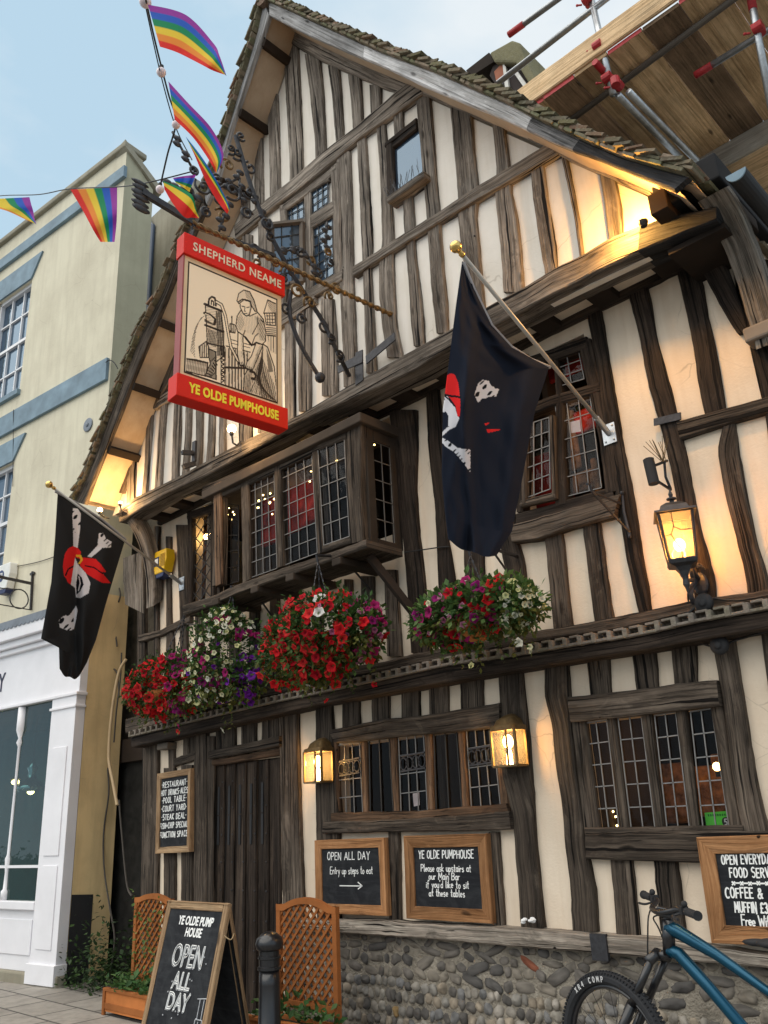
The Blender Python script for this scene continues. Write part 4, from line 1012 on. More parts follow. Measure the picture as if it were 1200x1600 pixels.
# ------------------------------------------------------------------ lettering: a hand-drawn stroke alphabet (unit height) and built-in type
def _arc(cx, cy, rx, ry, a0, a1, n=9):
    return [(cx + rx * math.cos(math.radians(a0 + (a1 - a0) * i / (n - 1))), cy + ry * math.sin(math.radians(a0 + (a1 - a0) * i / (n - 1)))) for i in range(n)]
GL = {
 'A': (.6, [[(0,0),(.3,1),(.6,0)],[(.1,.36),(.5,.36)]]), 'B': (.5, [[(0,0),(0,1)], [(0,1)]+_arc(.18,.77,.28,.23,90,-90)+[(0,.54)], [(0,.54)]+_arc(.2,.27,.3,.27,90,-90)+[(0,0)]]),
 'C': (.5, [_arc(.3,.5,.3,.5,50,310,13)]), 'D': (.5, [[(0,0),(0,1)], [(0,1)]+_arc(.1,.5,.42,.5,90,-90,11)+[(0,0)]]),
 'E': (.42, [[(.42,1),(0,1),(0,0),(.42,0)],[(0,.52),(.34,.52)]]), 'F': (.42, [[(.42,1),(0,1),(0,0)],[(0,.52),(.34,.52)]]),
 'H': (.5, [[(0,0),(0,1)],[(.5,0),(.5,1)],[(0,.5),(.5,.5)]]), 'I': (.08, [[(.04,0),(.04,1)]]), 'K': (.5, [[(0,0),(0,1)],[(.46,1),(0,.42),(.5,0)]]),
 'L': (.42, [[(0,1),(0,0),(.42,0)]]), 'M': (.66, [[(0,0),(.06,1),(.33,.3),(.6,1),(.66,0)]]), 'N': (.5, [[(0,0),(0,1),(.5,-.1),(.5,1)]]),
 'O': (.54, [_arc(.27,.5,.27,.5,90,450,15)]), 'P': (.46, [[(0,0),(0,1)],[(0,1)]+_arc(.18,.74,.28,.26,90,-90)+[(0,.48)]]),
 'R': (.5, [[(0,0),(0,1)],[(0,1)]+_arc(.18,.76,.27,.24,90,-90)+[(0,.5)],[(.2,.5),(.5,-.05)]]), 'S': (.46, [_arc(.23,.76,.22,.24,40,250,9)+_arc(.23,.25,.23,.27,80,-140,9)]),
 'T': (.5, [[(0,1),(.5,1)],[(.25,1),(.25,0)]]), 'U': (.5, [[(0,1),(0,.3)]+_arc(.25,.27,.25,.27,180,360,9)+[(.5,1)]]), 'V': (.52, [[(0,1),(.26,0),(.52,1.12)]]),
 'W': (.76, [[(0,1),(.19,0),(.38,.7),(.57,0),(.76,1)]]), 'Y': (.52, [[(0,1),(.26,.48),(.52,1)],[(.26,.48),(.26,-.05)]]), '&': (.6, [[(.6,0),(.12,.74)]+_arc(.26,.84,.15,.16,200,-20,9)+[(.02,.26)]+_arc(.22,.2,.21,.21,170,330,8)+[(.56,.5)]]),
 '3': (.42, [_arc(.18,.76,.22,.24,150,-80,9)+_arc(.18,.26,.24,.28,85,-150,9)]), '£': (.5, [_arc(.3,.76,.2,.24,20,190,8)+[(.1,.4),(.08,.1),(0,0),(.5,0)],[(0,.46),(.36,.46)]]), '5': (.42, [[(.4,1),(.06,1),(.03,.56)]+_arc(.18,.3,.23,.3,100,-130,9)]), '.': (.06, [[(.0,0),(.05,.05)]]),
 '0': (.44, [_arc(.22,.5,.22,.5,90,450,13)]),
 '·': (.1, [[(.0,.5),(.08,.54)]]), '+': (.4, [[(0,.5),(.4,.5)],[(.2,.3),(.2,.7)]]), '-': (.5, [[(0,.5),(.5,.5)]]), "'": (.06, [[(.03,1),(.0,.8)]]), 'x': (.3, [[(0,.3),(.3,.7)],[(0,.7),(.3,.3)]]),
 'X': (.5, [[(0,0),(.5,1)],[(0,1),(.5,0)]]), '4': (.46, [[(.34,0),(.34,1),(0,.34),(.46,.34)]]),
 'a': (.36, [_arc(.17,.26,.17,.26,40,320,9),[(.33,.52),(.33,.1),(.38,0)]]), 'b': (.36, [[(0,1),(0,0)],_arc(.17,.26,.17,.26,160,-170,9)]), 'd': (.36, [_arc(.17,.26,.17,.26,20,340,9),[(.34,1),(.34,0)]]),
 'e': (.34, [[(0,.28),(.32,.3)]+_arc(.17,.28,.16,.25,10,310,10)]), 'f': (.3, [_arc(.24,.8,.12,.2,40,180,6)+[(.12,-.1)],[(0,.52),(.26,.54)]]), 'h': (.34, [[(0,1),(0,0)],[(0,.3)]+_arc(.17,.32,.16,.2,150,10,6)+[(.33,0)]]),
 'i': (.08, [[(.04,.5),(.05,0)],[(.05,.68),(.06,.72)]]), 'k': (.34, [[(0,1),(0,0)],[(.3,.5),(0,.22),(.34,0)]]), 'l': (.1, [[(.04,1),(.04,.05),(.1,0)]]), 'm': (.56, [[(0,.5),(0,0)],_arc(.14,.3,.13,.2,160,0,6)+[(.27,0)],_arc(.41,.3,.13,.2,160,0,6)+[(.54,0)]]),
 'n': (.34, [[(0,.5),(0,0)],[(0,.28)]+_arc(.17,.3,.16,.22,150,0,6)+[(.33,0)]]), 'o': (.34, [_arc(.17,.26,.17,.26,90,450,11)]), 'p': (.36, [[(0,.5),(0,-.4)],_arc(.17,.26,.17,.25,160,-170,9)]), 'r': (.26, [[(0,.5),(0,0)],[(0,.3),(.12,.5),(.26,.48)]]),
 's': (.3, [_arc(.15,.39,.13,.13,40,240,6)+_arc(.15,.13,.15,.14,70,-140,7)]), 't': (.26, [[(.12,.9),(.12,.06),(.24,0)],[(0,.55),(.26,.57)]]), 'u': (.36, [[(0,.5),(0,.2)]+_arc(.17,.18,.17,.18,180,340,6)+[(.34,.5),(.36,0)]]), 'y': (.34, [[(0,.5),(.17,.02)],[(.34,.5),(.08,-.4)]]),
}
def hand(mb, text, pos, X, Z, h, th, asp=1.0, gap=.16, slant=.06, jit=.03, align='c', nrm=(0, -1, 0)):
    """chalk writing: strokes as thin raised ribbons. pos is the baseline point (left, centre) on the board"""
    X = np.array(X, float); Z = np.array(Z, float); pos = np.array(pos, float); nrm = np.array(nrm, float)
    wid = sum((GL[c][0] if c in GL else .26) * asp + gap for c in text) * h
    x = -wid / 2 if align == 'c' else 0.0
    for ch in text:
        if ch in GL:
            w, st = GL[ch]; dz = rnd.uniform(-jit, jit) * h; sc_ = 1 + rnd.uniform(-jit, jit) * 2
            for s in st:
                hand.k = (getattr(hand, 'k', 0) + 1) % 23
                pts = [pos + X * (x + (u * asp + slant * v) * h) + Z * (dz + v * h * sc_) for u, v in s]
                for si, (a, b) in enumerate(zip(pts, pts[1:])):
                    d = b - a; l = np.linalg.norm(d)
                    if l < 1e-5: continue
                    d /= l; t = np.cross(d, nrm); e = d * th * .3; w_ = th * rnd.uniform(.42, .56)
                    mb.prism([a - e - t * w_, b + e - t * w_, b + e + t * w_, a - e + t * w_], nrm * (.0015 + hand.k * 4e-5 + si * 1.3e-5))
            x += (w * asp + gap) * h
        else: x += (.26 * asp + gap) * h
def typeset(text, pos, X, Z, size, m, parent, name, ext=.002, outline=None, spacing=1.0, sx=1.0, shear=0.0, bold=0.0):
    cu = bpy.data.curves.new('t', 'FONT'); cu.body = text; cu.size = size; cu.align_x = 'CENTER'; cu.space_character = spacing; cu.shear = shear
    if outline: cu.fill_mode = 'NONE'; cu.bevel_depth = outline; cu.bevel_resolution = 0
    else: cu.extrude = ext; cu.offset = bold
    cu.resolution_u = 3
    ob = bpy.data.objects.new('t', cu); C.objects.link(ob); bpy.context.view_layer.update()
    me = bpy.data.meshes.new_from_object(ob.evaluated_get(bpy.context.evaluated_depsgraph_get()))
    X = np.array(X, float); Z = np.array(Z, float); Nn = np.cross(X, Z); pos = np.array(pos, float)
    mb = MB(); mb.add([pos + X * v.co.x * sx + Z * v.co.y + Nn * v.co.z for v in me.vertices], [tuple(p.vertices) for p in me.polygons])
    bpy.data.objects.remove(ob); bpy.data.meshes.remove(me); bpy.data.curves.remove(cu)
    return mb.build(name, m, parent)

# ------------------------------------------------------------------ chalkboards fixed to the pub front
def chalkboard(q, label, m, fw, y=-.075, group='chalkboards on the pub front'):
    w = [P(*p, y) for p in q]; base = (w[2] + w[3]) / 2
    t = thing('chalkboard', label, 'chalkboard', base, group)
    x0 = (w[0][0] + w[3][0]) / 2; x1 = (w[1][0] + w[2][0]) / 2; z1 = (w[0][2] + w[1][2]) / 2; z0 = (w[2][2] + w[3][2]) / 2
    O = np.array([x0, y, z0]); X = (w[2] - w[3]); X /= np.linalg.norm(X); Z = (w[0] - w[3]); Z /= np.linalg.norm(Z)
    W, H = np.linalg.norm(w[2] - w[3]), np.linalg.norm(w[0] - w[3]); O = w[3]
    pt = lambda a, b, c=0.0: O + X * a + Z * b + np.array([0, -c, 0])
    mb = MB(); mb.box((fw * .6, 0, fw * .6), (W - fw * .6, .012, H - fw * .6), 0, (O, X, (0, 1, 0), Z)); sl_ = mb.build('slate', SLATE, t)
    f = MB()
    for a, b, c, d in (((0, 0), (W, 0), (W - fw, fw), (fw, fw)), ((W, 0), (W, H), (W - fw, H - fw), (W - fw, fw)), ((W, H), (0, H), (fw, H - fw), (W - fw, H - fw)), ((0, H), (0, 0), (fw, fw), (fw, H - fw))):
        A = [pt(*a, .022), pt(*b, .022)]; B = [pt(*d, .014), pt(*c, .014)]
        ob = beam(A, B, 'tmp', m, None, .05, .001, cham=.004); me = ob.data; off = ob.location; uvl = me.uv_layers[0].data
        f.add([np.array(v.co + off) for v in me.vertices], [tuple(p.vertices) for p in me.polygons], 0, [[tuple(uvl[li].uv) for li in p.loop_indices] for p in me.polygons])
        bpy.data.objects.remove(ob); bpy.data.meshes.remove(me)
    f.build('frame', m, t)
    return t, pt, W, H, X, Z
def chalk(t, lines, pt, X, Z, nm='chalk_writing'):
    mb = MB()
    for (txt, cx, z, h, th, asp, gap) in lines: hand(mb, txt, pt(cx, z, .001), X, Z, h, th, asp, gap)
    mb.build(nm, CHALK, t)
t, pt, W, H, X, Z = chalkboard([(248,1209),(301,1204),(299,1331),(245,1334)], 'tall narrow chalkboard menu in a brown frame left of the door', PINE_G, .06)
chalk(t, [(s, W / 2, H * (1 - k), H * .066, .0085, a * 1.75, .30) for s, k, a in (('·RESTAURANT·', .19, .62), ('HOT DRINKS·ALES', .29, .48), ('·POOL TABLE·', .385, .62), ('·COURT YARD·', .49, .62), ('·STEAK DEAL·', .595, .62), ('FISH+CHIP SPECIAL', .70, .42), ('FUNCTION SPACE', .81, .52))], pt, X, Z)
t, pt, W, H, X, Z = chalkboard([(494,1313),(605,1309),(608,1431),(496,1426)], 'small wood framed chalkboard reading OPEN ALL DAY with an arrow', PINE, .07)
chalk(t, [('OPEN ALL DAY', W * .48, H * .72, H * .10, .0065, 1.15, .24), ('Entry up steps to eat', W * .51, H * .53, H * .10, .0052, 1.0, .12)], pt, X, Z)
mb = MB()
for a, b in (((.34, .37), (.66, .37)), ((.66, .37), (.60, .42)), ((.66, .37), (.60, .33))): mb.bar(pt(W * a[0], H * a[1], .0015), pt(W * b[0], H * b[1], .0015), .003, .007, 0, Z)
mb.build('chalk_arrow', CHALK, t)
t, pt, W, H, X, Z = chalkboard([(633,1306),(763,1303),(772,1443),(638,1435)], 'wood framed chalkboard headed YE OLDE PUMPHOUSE under the mullioned window', PINE, .085)
chalk(t, [('YE OLDE PUMPHOUSE', W * .50, H * .72, H * .092, .0072, .90, .18), ('Please ask upstairs at', W * .49, H * .565, H * .085, .0058, 1.0, .15), ('our Main Bar', W * .47, H * .47, H * .085, .0058, 1.05, .16), ("if you'd like to sit", W * .50, H * .375, H * .085, .0058, 1.05, .16), ('at these tables', W * .49, H * .275, H * .085, .0058, 1.05, .16)], pt, X, Z)
# its right half lies beyond the edge of the view
tl, bl_ = P(1090, 1308, -.12), P(1113, 1473, -.12)
qd = [(1090,1308),(1232,1303),(1268,1481),(1114,1473)]
t, pt, W, H, X, Z = chalkboard(qd, 'large wood framed chalkboard reading OPEN EVERYDAY behind the bicycle', PINE, .09, -.12)
chalk(t, [('OPEN EVERYDAY', W * .52, H * .735, H * .085, .007, .70, .17), ('FOOD SERVED', W * .56, H * .61, H * .085, .007, .78, .18), ('x-x-x-x-x', W * .5, H * .52, H * .07, .008, 1.2, .12),
          ('COFFEE &', W * .42, H * .42, H * .09, .0078, .8, .18), ('MUFFIN £3.50', W * .52, H * .29, H * .09, .0078, .62, .16), ('Free Wifi', W * .50, H * .17, H * .095, .007, .85, .08)], pt, X, Z)

# ------------------------------------------------------------------ lamps
def lamp_light(loc, power, parent, size=.03, col=(1.0, .58, .22)):
    l = bpy.data.lights.new('lamp_light', 'POINT'); l.energy = power * .78; l.shadow_soft_size = size; l.color = col
    o = bpy.data.objects.new('lamp_light', l); C.objects.link(o); o.parent = parent; o.location = Vector(loc) - origin(parent)
def half_lantern(px, pyt, pyb, wpx_, label):
    y = -.05; top = P(px, pyt, y - .09); bot = P(px, pyb, y - .09); cx = (top[0] + bot[0]) / 2; z0, z1 = bot[2], top[2]; Hh = z1 - z0
    hw = np.linalg.norm(P(px + wpx_ / 2, (pyt + pyb) / 2, y - .09) - P(px - wpx_ / 2, (pyt + pyb) / 2, y - .09)) / 2 * .74; dp = .13
    t = thing('wall_lantern', label, 'wall lantern', (cx, y, z0), 'brass half lanterns by the mullioned window')
    zb = z0 + Hh * .70
    mb = MB(); mb.box((cx - hw, y, z0), (cx + hw, y + .02, zb + .02)); mb.build('back_plate', OAK_D, t, bevel=.004)
    mb = MB(); r = .008
    for sx in (-1, 1):
        mb.box((cx + sx * hw - r, y - dp - r, z0), (cx + sx * hw + r, y - dp + r, zb)); mb.box((cx + sx * hw - r, y - .01, z0), (cx + sx * hw + r, y, zb))
    mb.box((cx + hw * .3 - r*.6, y - dp - r, z0), (cx + hw * .3 + r*.6, y - dp + r, zb))
    mb.box((cx - hw, y - dp - r, z0 - .008), (cx + hw, y, z0 + .006)); mb.build('cage', RUSTGOLD, t)
    mb = MB()
    prof = [(zb - .01, 1.16), (zb + .02, 1.14), (zb + .03, .92), (zb + .065, .80), (z1 - .02, .55), (z1, .26), (z1 + .008, .0)]
    vs = []; fs = []
    for z, k in prof:
        for i in range(9):
            a = math.pi * (1 + i / 8); ex = abs(math.cos(a)) ** .35 * np.sign(math.cos(a)); ey = abs(math.sin(a)) ** .35
            vs.append((cx + ex * hw * k, y - ey * dp * k, z))
    for j in range(len(prof) - 1):
        for i in range(8): fs.append((j * 9 + i, j * 9 + i + 1, (j + 1) * 9 + i + 1, (j + 1) * 9 + i))
    fs.append(tuple(range(9))); mb.add(vs, fs); mb.build('cap', RUSTGOLD, t, smooth=True)
    mb = MB()
    for a, b in (((cx - hw, y), (cx - hw, y - dp)), ((cx - hw, y - dp), (cx + hw, y - dp)), ((cx + hw, y - dp), (cx + hw, y))):
        mb.add([(a[0], a[1], z0), (b[0], b[1], z0), (b[0], b[1], zb), (a[0], a[1], zb)], [(0, 1, 2, 3)])
    mb.build('glass', LGLASS, t)
    zc = z0 + Hh * .46; mb = MB(); mb.ball((cx, y - dp * .55, zc), .036, 12, 8, 0, (1, 1, 1.35)); mb.lathe((cx, y - dp * .55, z0), (0, 0, 1), [(0, .022), (Hh * .22, .02), (Hh * .3, .016)], 8); mb.build('bulb', BULB, t)
    lamp_light((cx, y - dp * .55, zc), 12.0, t, .05)
half_lantern(494, 1153, 1222, 36, 'aged brass half lantern glowing left of the mullioned window')
half_lantern(791, 1115, 1197, 50, 'aged brass half lantern glowing right of the mullioned window')
# carriage lantern
t = thing('carriage_lantern', 'ornate bronze carriage lantern with amber glass glowing on the upper right post', 'wall lantern', P(1090, 900, -.05))
ly = -.30; cb, ct = P(1066, 878, ly), P(1054, 806, ly); ax_ = np.array([(cb[0] + ct[0]) / 2, ly, 0]); z0, z1 = cb[2], ct[2]
sa = math.radians(28); ux = np.array([math.cos(sa), math.sin(sa), 0]); uy = np.array([-math.sin(sa), math.cos(sa), 0])
def sq_ring(z, r): return [ax_ + ux * a * r + uy * b * r + np.array([0, 0, z]) for a, b in ((-1, -1), (1, -1), (1, 1), (-1, 1))]
rb, rt = .075, .097
A, B = sq_ring(z0, rb), sq_ring(z1, rt)
mb = MB()
for k in range(4): mb.bar(A[k], B[k], .012, .012); mb.bar(B[k], B[(k + 1) % 4], .014, .014); mb.bar(A[k], A[(k + 1) % 4], .014, .014)
mb.build('cage', IRON, t)
mb = MB()
for k in range(4): mb.add([A[k], A[(k + 1) % 4], B[(k + 1) % 4], B[k]], [(0, 1, 2, 3)])
mb.build('glass', LGLASS2, t)
mb = MB()
for k in range(4):
    a, b, c, d = A[k], A[(k + 1) % 4], B[(k + 1) % 4], B[k]; f = lambda s, v: (a * (1 - s) + b * s) * (1 - v) + (d * (1 - s) + c * s) * v
    for q in (((0, .5), (.25, .52), (.38, .68), (.38, 1)), ((.38, .68), (.6, .58), (1, .6)), ((.25, .52), (.36, .35), (.5, .2), (.5, 0))):
        for u, v in zip(q, q[1:]): mb.bar(f(*u), f(*v), .005, .005)
mb.build('glass_leading', LEADD, t)
mb = MB(); S2 = math.sqrt(2)
def sq_loft(prof):
    vs = []; fs = []
    for z, r in prof: vs += sq_ring(z, r)
    for j in range(len(prof) - 1):
        for i in range(4): fs.append((j * 4 + i, j * 4 + (i + 1) % 4, (j + 1) * 4 + (i + 1) % 4, (j + 1) * 4 + i))
    fs.append((0, 1, 2, 3)); fs.append(tuple(range(4 * len(prof) - 4, 4 * len(prof)))); return vs, fs
mb.add(*sq_loft([(z1, rt * 1.25), (z1 + .012, rt * 1.22), (z1 + .018, rt * .9), (z1 + .05, rt * .78), (z1 + .075, rt * .45), (z1 + .085, .02)]))
mb.lathe(ax_ + (0, 0, z1 + .08), (0, 0, 1), [(0, .018), (.02, .012), (.026, .03), (.034, .03), (.04, .01), (.06, .014), (.10, .001)], 10); mb.build('cap', IRON, t, bevel=.003)
mb = MB(); mb.add(*sq_loft([(z0 - .002, rb * 1.15), (z0 - .02, rb * 1.05), (z0 - .035, rb * .6), (z0 - .06, rb * .4), (z0 - .09, .02)])); mb.lathe(ax_ + (0, 0, z0 - .2), (0, 0, 1), [(0, .002), (.04, .012), (.06, .02), (.09, .016), (.12, .024)], 10); mb.build('bowl', IRON, t)
wp = P(1093, 905, -.05); mb = MB(); mb.tube([ax_ + (0, 0, z0 - .12), ax_ + (.01, .08, z0 - .1 - .0), wp + (0, -.1, .05), wp + (0, -.02, .0)], .014, 8)
for k in range(7):
    a0 = rnd.uniform(0, 6.28); pts = [wp + np.array([.05 * (s + .2) * math.cos(a0 + 1.2 * s) * 1.4, -.02 - .05 * math.sin(s * 3), .03 - .16 * s * abs(math.sin(a0 * .5)) + .05 * math.cos(a0)]) for s in np.linspace(0, 1, 7)]; mb.tube(pts, [.012, .011, .010, .009, .008, .006, .002], 6)
mb.ball(wp + (0, .0, -.03), .05, 10, 7, 0, (1, .4, 1.5)); mb.build('bracket', IRON, t)
zc = z0 + (z1 - z0) * .36; mb = MB(); mb.ball(ax_ + (0, 0, zc), .034, 12, 8, 0, (1, 1, 1.2)); mb.build('bulb', BULB, t); lamp_light(ax_ + (0, 0, zc), 20.0, t, .046, (1, .50, .17))
# lamps about the gable
def bulb_lamp(name, label, p, r, power, arm, cat='lamp', hood=False):
    p = np.array(p); t = thing(name, label, cat, arm[0])
    mb = MB(); mb.ball(p, r, 14, 10); mb.build('bulb', BULB, t); lamp_light(p, power, t, r * 1.3)
    mb = MB(); mb.tube(arm, .009, 6); mb.lathe(p - (0, 0, r * 1.6), (0, 0, 1), [(0, .018), (r, .024)], 8); mb.build('arm', IRON, t)
p = P(362, 670, -.80)
bulb_lamp('sign_lamp', 'bare glowing bulb on a curved wire arm under the hanging sign', p, .042, 26, [P(376, 690, YB), P(370, 696, YB - .1), P(364, 692, -.78), p - (0, 0, .05)])
p = P(156, 797, -.78)
bulb_lamp('eaves_lamp', 'small bright bulb under the left foot of the gable', p, .030, 16, [P(170, 810, YB), P(163, 808, -.7), p - (0, 0, .04)])
p = P(188, 786, -.62)
bulb_lamp('eaves_uplighter', 'uplighter shining up the left soffit from the beam end', p, .022, 50, [P(192, 806, YB), P(190, 800, -.6), p - (0, 0, .03)])
p = P(1004, 344, -.66)
t = thing('gable_uplighter', 'small uplighter on the beam washing the right gable corner with amber', 'lamp', p - (0, 0, .04))
mb = MB(); mb.lathe(p - (0, 0, .05), (0, 0, 1), [(0, .02), (.02, .03), (.04, .034), (.04, .028), (.03, .02)], 10); mb.build('housing', BLACKM, t)
mb = MB(); mb.ball(p - (0, 0, .015), .016, 8, 5); mb.build('bulb', BULB_S, t); lamp_light(p + (-.11, 0, .05), 34, t, .03, (1, .50, .11))
# lights glowing indoors
def indoor(label, pts, r, m, power=0, name='indoor_lamp'):
    t = thing(name, label, 'lamp' if name == 'indoor_lamp' else 'fairy lights', np.array(pts[0]) - (0, 0, r))
    mb = MB()
    for q in pts: mb.ball(q, r * rnd.uniform(.8, 1.15), 8, 5)
    mb.build('bulb' if len(pts) < 4 else 'bulbs', m, t)
    mb = MB()
    if len(pts) > 3: mb.tube(pts, .002, 4)
    else:
        for q in pts: mb.lathe(np.array(q) - (0, 0, r * 2.4), (0, 0, 1), [(0, r * .6), (r * 1.4, r * .7)], 8)
    mb.build('wire' if len(pts) > 3 else 'holder', WIRE, t)
    if power: lamp_light(pts[0], power, t, r)
indoor('glowing lamp hanging inside the large ground floor window', [P(936,1168,.45), P(949,1188,.6), P(950,1204,.7)], .028, BULB_S, 2.0)
indoor('candle style lamp glowing at the right of the ground floor window', [P(1120,1198,.5)], .026, BULB_S, 2.0)
indoor('pair of wall lamps glowing behind the diamond leaded light', [P(309,847,.12), P(323,839,.12)], .036, BULB, 5.0)
indoor('string of fairy lights low in the large ground floor window', [P(x, y, .3) for x, y in ((934,1232),(944,1238),(941,1250),(952,1246),(946,1262),(950,1270),(958,1268),(962,1276),(956,1284),(964,1290))], .008, FAIRY, 0, 'fairy_lights')
fl_ = [P(404 + 22 * math.sin(k * 1.7) * (1 - k / 60) + 8 * rnd.random(), 752 + 41 * k / 22 - 10 * math.sin(k), -.1) for k in range(24)]
indoor('cluster of fairy lights in the left light of the bay', fl_, .010, FAIRY, 0, 'fairy_lights')
indoor('fairy lights strung across the top of the bay', [P(x, y, -.12) for x, y in ((450,745),(456,733),(470,728),(482,716),(486,736),(484,752),(508,702),(514,700),(522,716),(526,720),(540,706),(576,700),(585,695))], .009, FAIRY, 0, 'fairy_lights')
indoor('fairy lights in the open left light of the bay', [P(x, y, -.1) for x, y in ((352,790),(358,794),(364,800),(356,804),(350,808),(362,812),(366,804))], .008, FAIRY, 0, 'fairy_lights')
# upholstery, curtains and dark furniture seen through the panes
mb = MB(); a, b = P(440,760,.1), P(500,760,.1)
for (x0, x1, z0, z1) in ((P(415,0,.0)[0], P(432,0,.0)[0], 3.95, 4.7), (P(446,0,0)[0], P(490,0,0)[0], 3.9, 4.75)):
    pass
for k in range(5): 
    x = P(424 + 17 * k, 790, .15)[0]; mb.box((x - .12, .1 + .02 * (k % 2), P(424 + 17 * k, 852 - 9 * k, .15)[2]), (x + .13, .16, P(424 + 17 * k, 772 - 9 * k, .15)[2]))
mb.build('red_seat_backs', REDROOM, pub, bevel=.03)
for px, py, x0, x1, z0, z1 in ((885,572,.25,.3,.10,.12),(842,760,.15,.3,.2,.25),(918,665,.1,.12,.05,.14)):
    w = P(px, py, .25); mb = MB(); mb.box((w[0] - x0, .22, w[2] - z0), (w[0] + x1, .26, w[2] + z1)); mb.build('red_cushion', REDROOM, pub, bevel=.02)
for px, py, w_, h_ in ((890,690,.16,.5),(828,690,.05,.55),(905,755,.28,.16),(932,745,.05,.3)):
    w = P(px, py, .3); mb = MB(); mb.box((w[0] - w_ / 2, .27, w[2] - h_ / 2), (w[0] + w_ / 2, .31, w[2] + h_ / 2)); mb.build('amber_curtain', AMBER, pub, bevel=.02)
for px, py, w_, h_ in ((1040,1240,.40,.42),(1120,1235,.34,.34),(980,1262,.25,.35),(1130,1190,.2,.12)):
    w = P(px, py, 1.0); mb = MB(); mb.box((w[0] - w_ / 2, .95 + rnd.random() * .1, w[2] - h_ / 2), (w[0] + w_ / 2, 1.1, w[2] + h_ / 2)); mb.build('amber_curtain', AMBER, pub, bevel=.02)
w = P(318, 880, .4); mb = MB(); mb.box((w[0] - .3, .4, w[2] - .5), (w[0] + .3, .45, w[2] + .6))
mb.build('amber_curtain', AMBER, pub, bevel=.02)
for p, pw, c in ((P(900, 690, .1) + (0, 0, .2), 1.2, (1, .6, .3)), (P(460, 790, -.05) + (0, 0, .1), .8, (1, .6, .35)), (P(1060, 1200, .6), 1.6, (1, .55, .2)), (P(640, 1215, .8), 2.0, (1, .6, .3))):
    lamp_light(p, pw, pub, .12, c)  # warm fill lights added inside the rooms, with no fittings of their own
def sheet(name, q, y, m, label, cat, t=.002):
    mb = MB(); w = [P(*a, y) for a in q]; mb.prism(w, (0, -t, 0)); return tag(mb.build(name, m), label, cat)
sheet('notice', [(890,660),(906,656),(908,674),(892,677)], .0, PAPER, 'pale pink paper notice inside the upper right casement', 'notice')
sheet('notice', [(645,1240),(655,1238),(656,1258),(647,1260)], .055, PAPER, 'small pink flyer in the mullioned window beneath the lanterns', 'notice')
st = sheet('rating_sticker', [(1101,1270),(1138,1267),(1141,1292),(1104,1292)], .045, GREENS, 'bright green hygiene rating sticker in the corner of the big window', 'sticker')
mb = MB(); w = P(1135, 1284, .040); mb.lathe(w, (0, -1, 0), [(0, .026), (.002, .026)], 14); mb.build('rating_disc', BLACKM, st)
w5 = P(1135, 1284, .035); mb = MB(); hand(mb, '5', w5 - (0, .004, .016), (1, 0, 0), (0, 0, 1), .032, .006); mb.build('rating_number', WHITETXT, st)
mb = MB(); a = P(1106, 1274, .042); 
for k in range(14): mb.box((a[0] + .014 * k, a[1] - .001, a[2] - .006), (a[0] + .014 * k + .009, a[1], a[2] + .006))
mb.build('rating_print', simple('dark_green_print', (.02, .2, .02)), st)
mb = MB(); w = P(826, 1444, -.10)
for k in range(7): mb.ball(w + (rnd.uniform(-.04, .04), rnd.uniform(-.03, .02), .012 + rnd.uniform(0, .02)), .02, 6, 4, 0, (1, .8, .5))
tag(mb.build('paper_scrap', PAPERW), 'crumpled white paper scrap lying on the timber sill', 'litter')
# ------------------------------------------------------------------ hanging sign
SD = np.array([0.0744, 0.9972, 0.0]); SD /= np.linalg.norm(SD)           # along the sign, towards the wall
SN = np.array([SD[1], -SD[0], 0.0]); SP = np.array([-4.45, -1.2, 5.0])    # its face looks this way (+x)
def S(px, py, out=0.0): return PP(px, py, SP + SN * out, SN)
TH = .034
stl, str_, sbl, sbr = [S(*q, TH) - SN * TH for q in ((284, 390), (452, 462), (277, 578), (449, 636))]
sbl = sbl + SD * .045
O = (sbl + np.array([stl[0], stl[1], sbl[2]])) / 2; O[2] = sbl[2]
SW = (np.linalg.norm((str_ - stl)[:2]) + np.linalg.norm((sbr - sbl)[:2])) / 2 * .93
zT, zB = (S(286, 357, .08)[2] + S(453, 433, .08)[2]) / 2, (S(266, 612, .09)[2] + S(455, 668, .09)[2]) / 2
zt2, zb2 = (S(283, 388, .08)[2] + S(453, 464, .08)[2]) / 2, (S(278, 577, .09)[2] + S(455, 638, .09)[2]) / 2
SF = (O, SD, SN, (0, 0, 1)); z_ = lambda z: z - O[2]
sign = thing('hanging_sign', 'red and cream hanging pub sign with an engraved woman at a water pump', 'pub sign', (O + SD * SW / 2) * (1, 1, 0) + (0, 0, zB))
mb = MB(); mb.box((0, -TH, z_(zb2) - .02), (SW, TH, z_(zt2) + .02), 0, SF); mb.build('panel', simple('cream_sign_edge', (.72, .55, .34), .4), sign)
mb = MB(); mb.box((-.012, -TH - .006, z_(zb2)), (-.001, TH + .006, z_(zt2)), 0, SF); mb.build('sign_edge', simple('faded_red_edge', (.30, .07, .07), .6), sign)
mb = MB(); mb.box((-.022, -TH - .024, z_(zt2)), (SW + .022, TH + .024, z_(zT)), 0, SF); top = mb.build('top_rail', RED, sign, bevel=.005)
mb = MB(); mb.box((-.035, -TH - .03, z_(zB)), (SW + .035, TH + .03, z_(zb2)), 0, SF); botm = mb.build('bottom_rail', RED, sign, bevel=.005)
fp = lambda s, z, o: O + SD * s + np.array([0, 0, z]) + SN * o
hT = zT - zt2; hB = zb2 - zB
typeset('SHEPHERD NEAME', fp(SW * .52, z_(zt2) + hT * .30, TH + .026), SD, (0, 0, 1), hT * .56, CREAMT, top, 'lettering', .0015, sx=.84, spacing=1.12, bold=.0015)
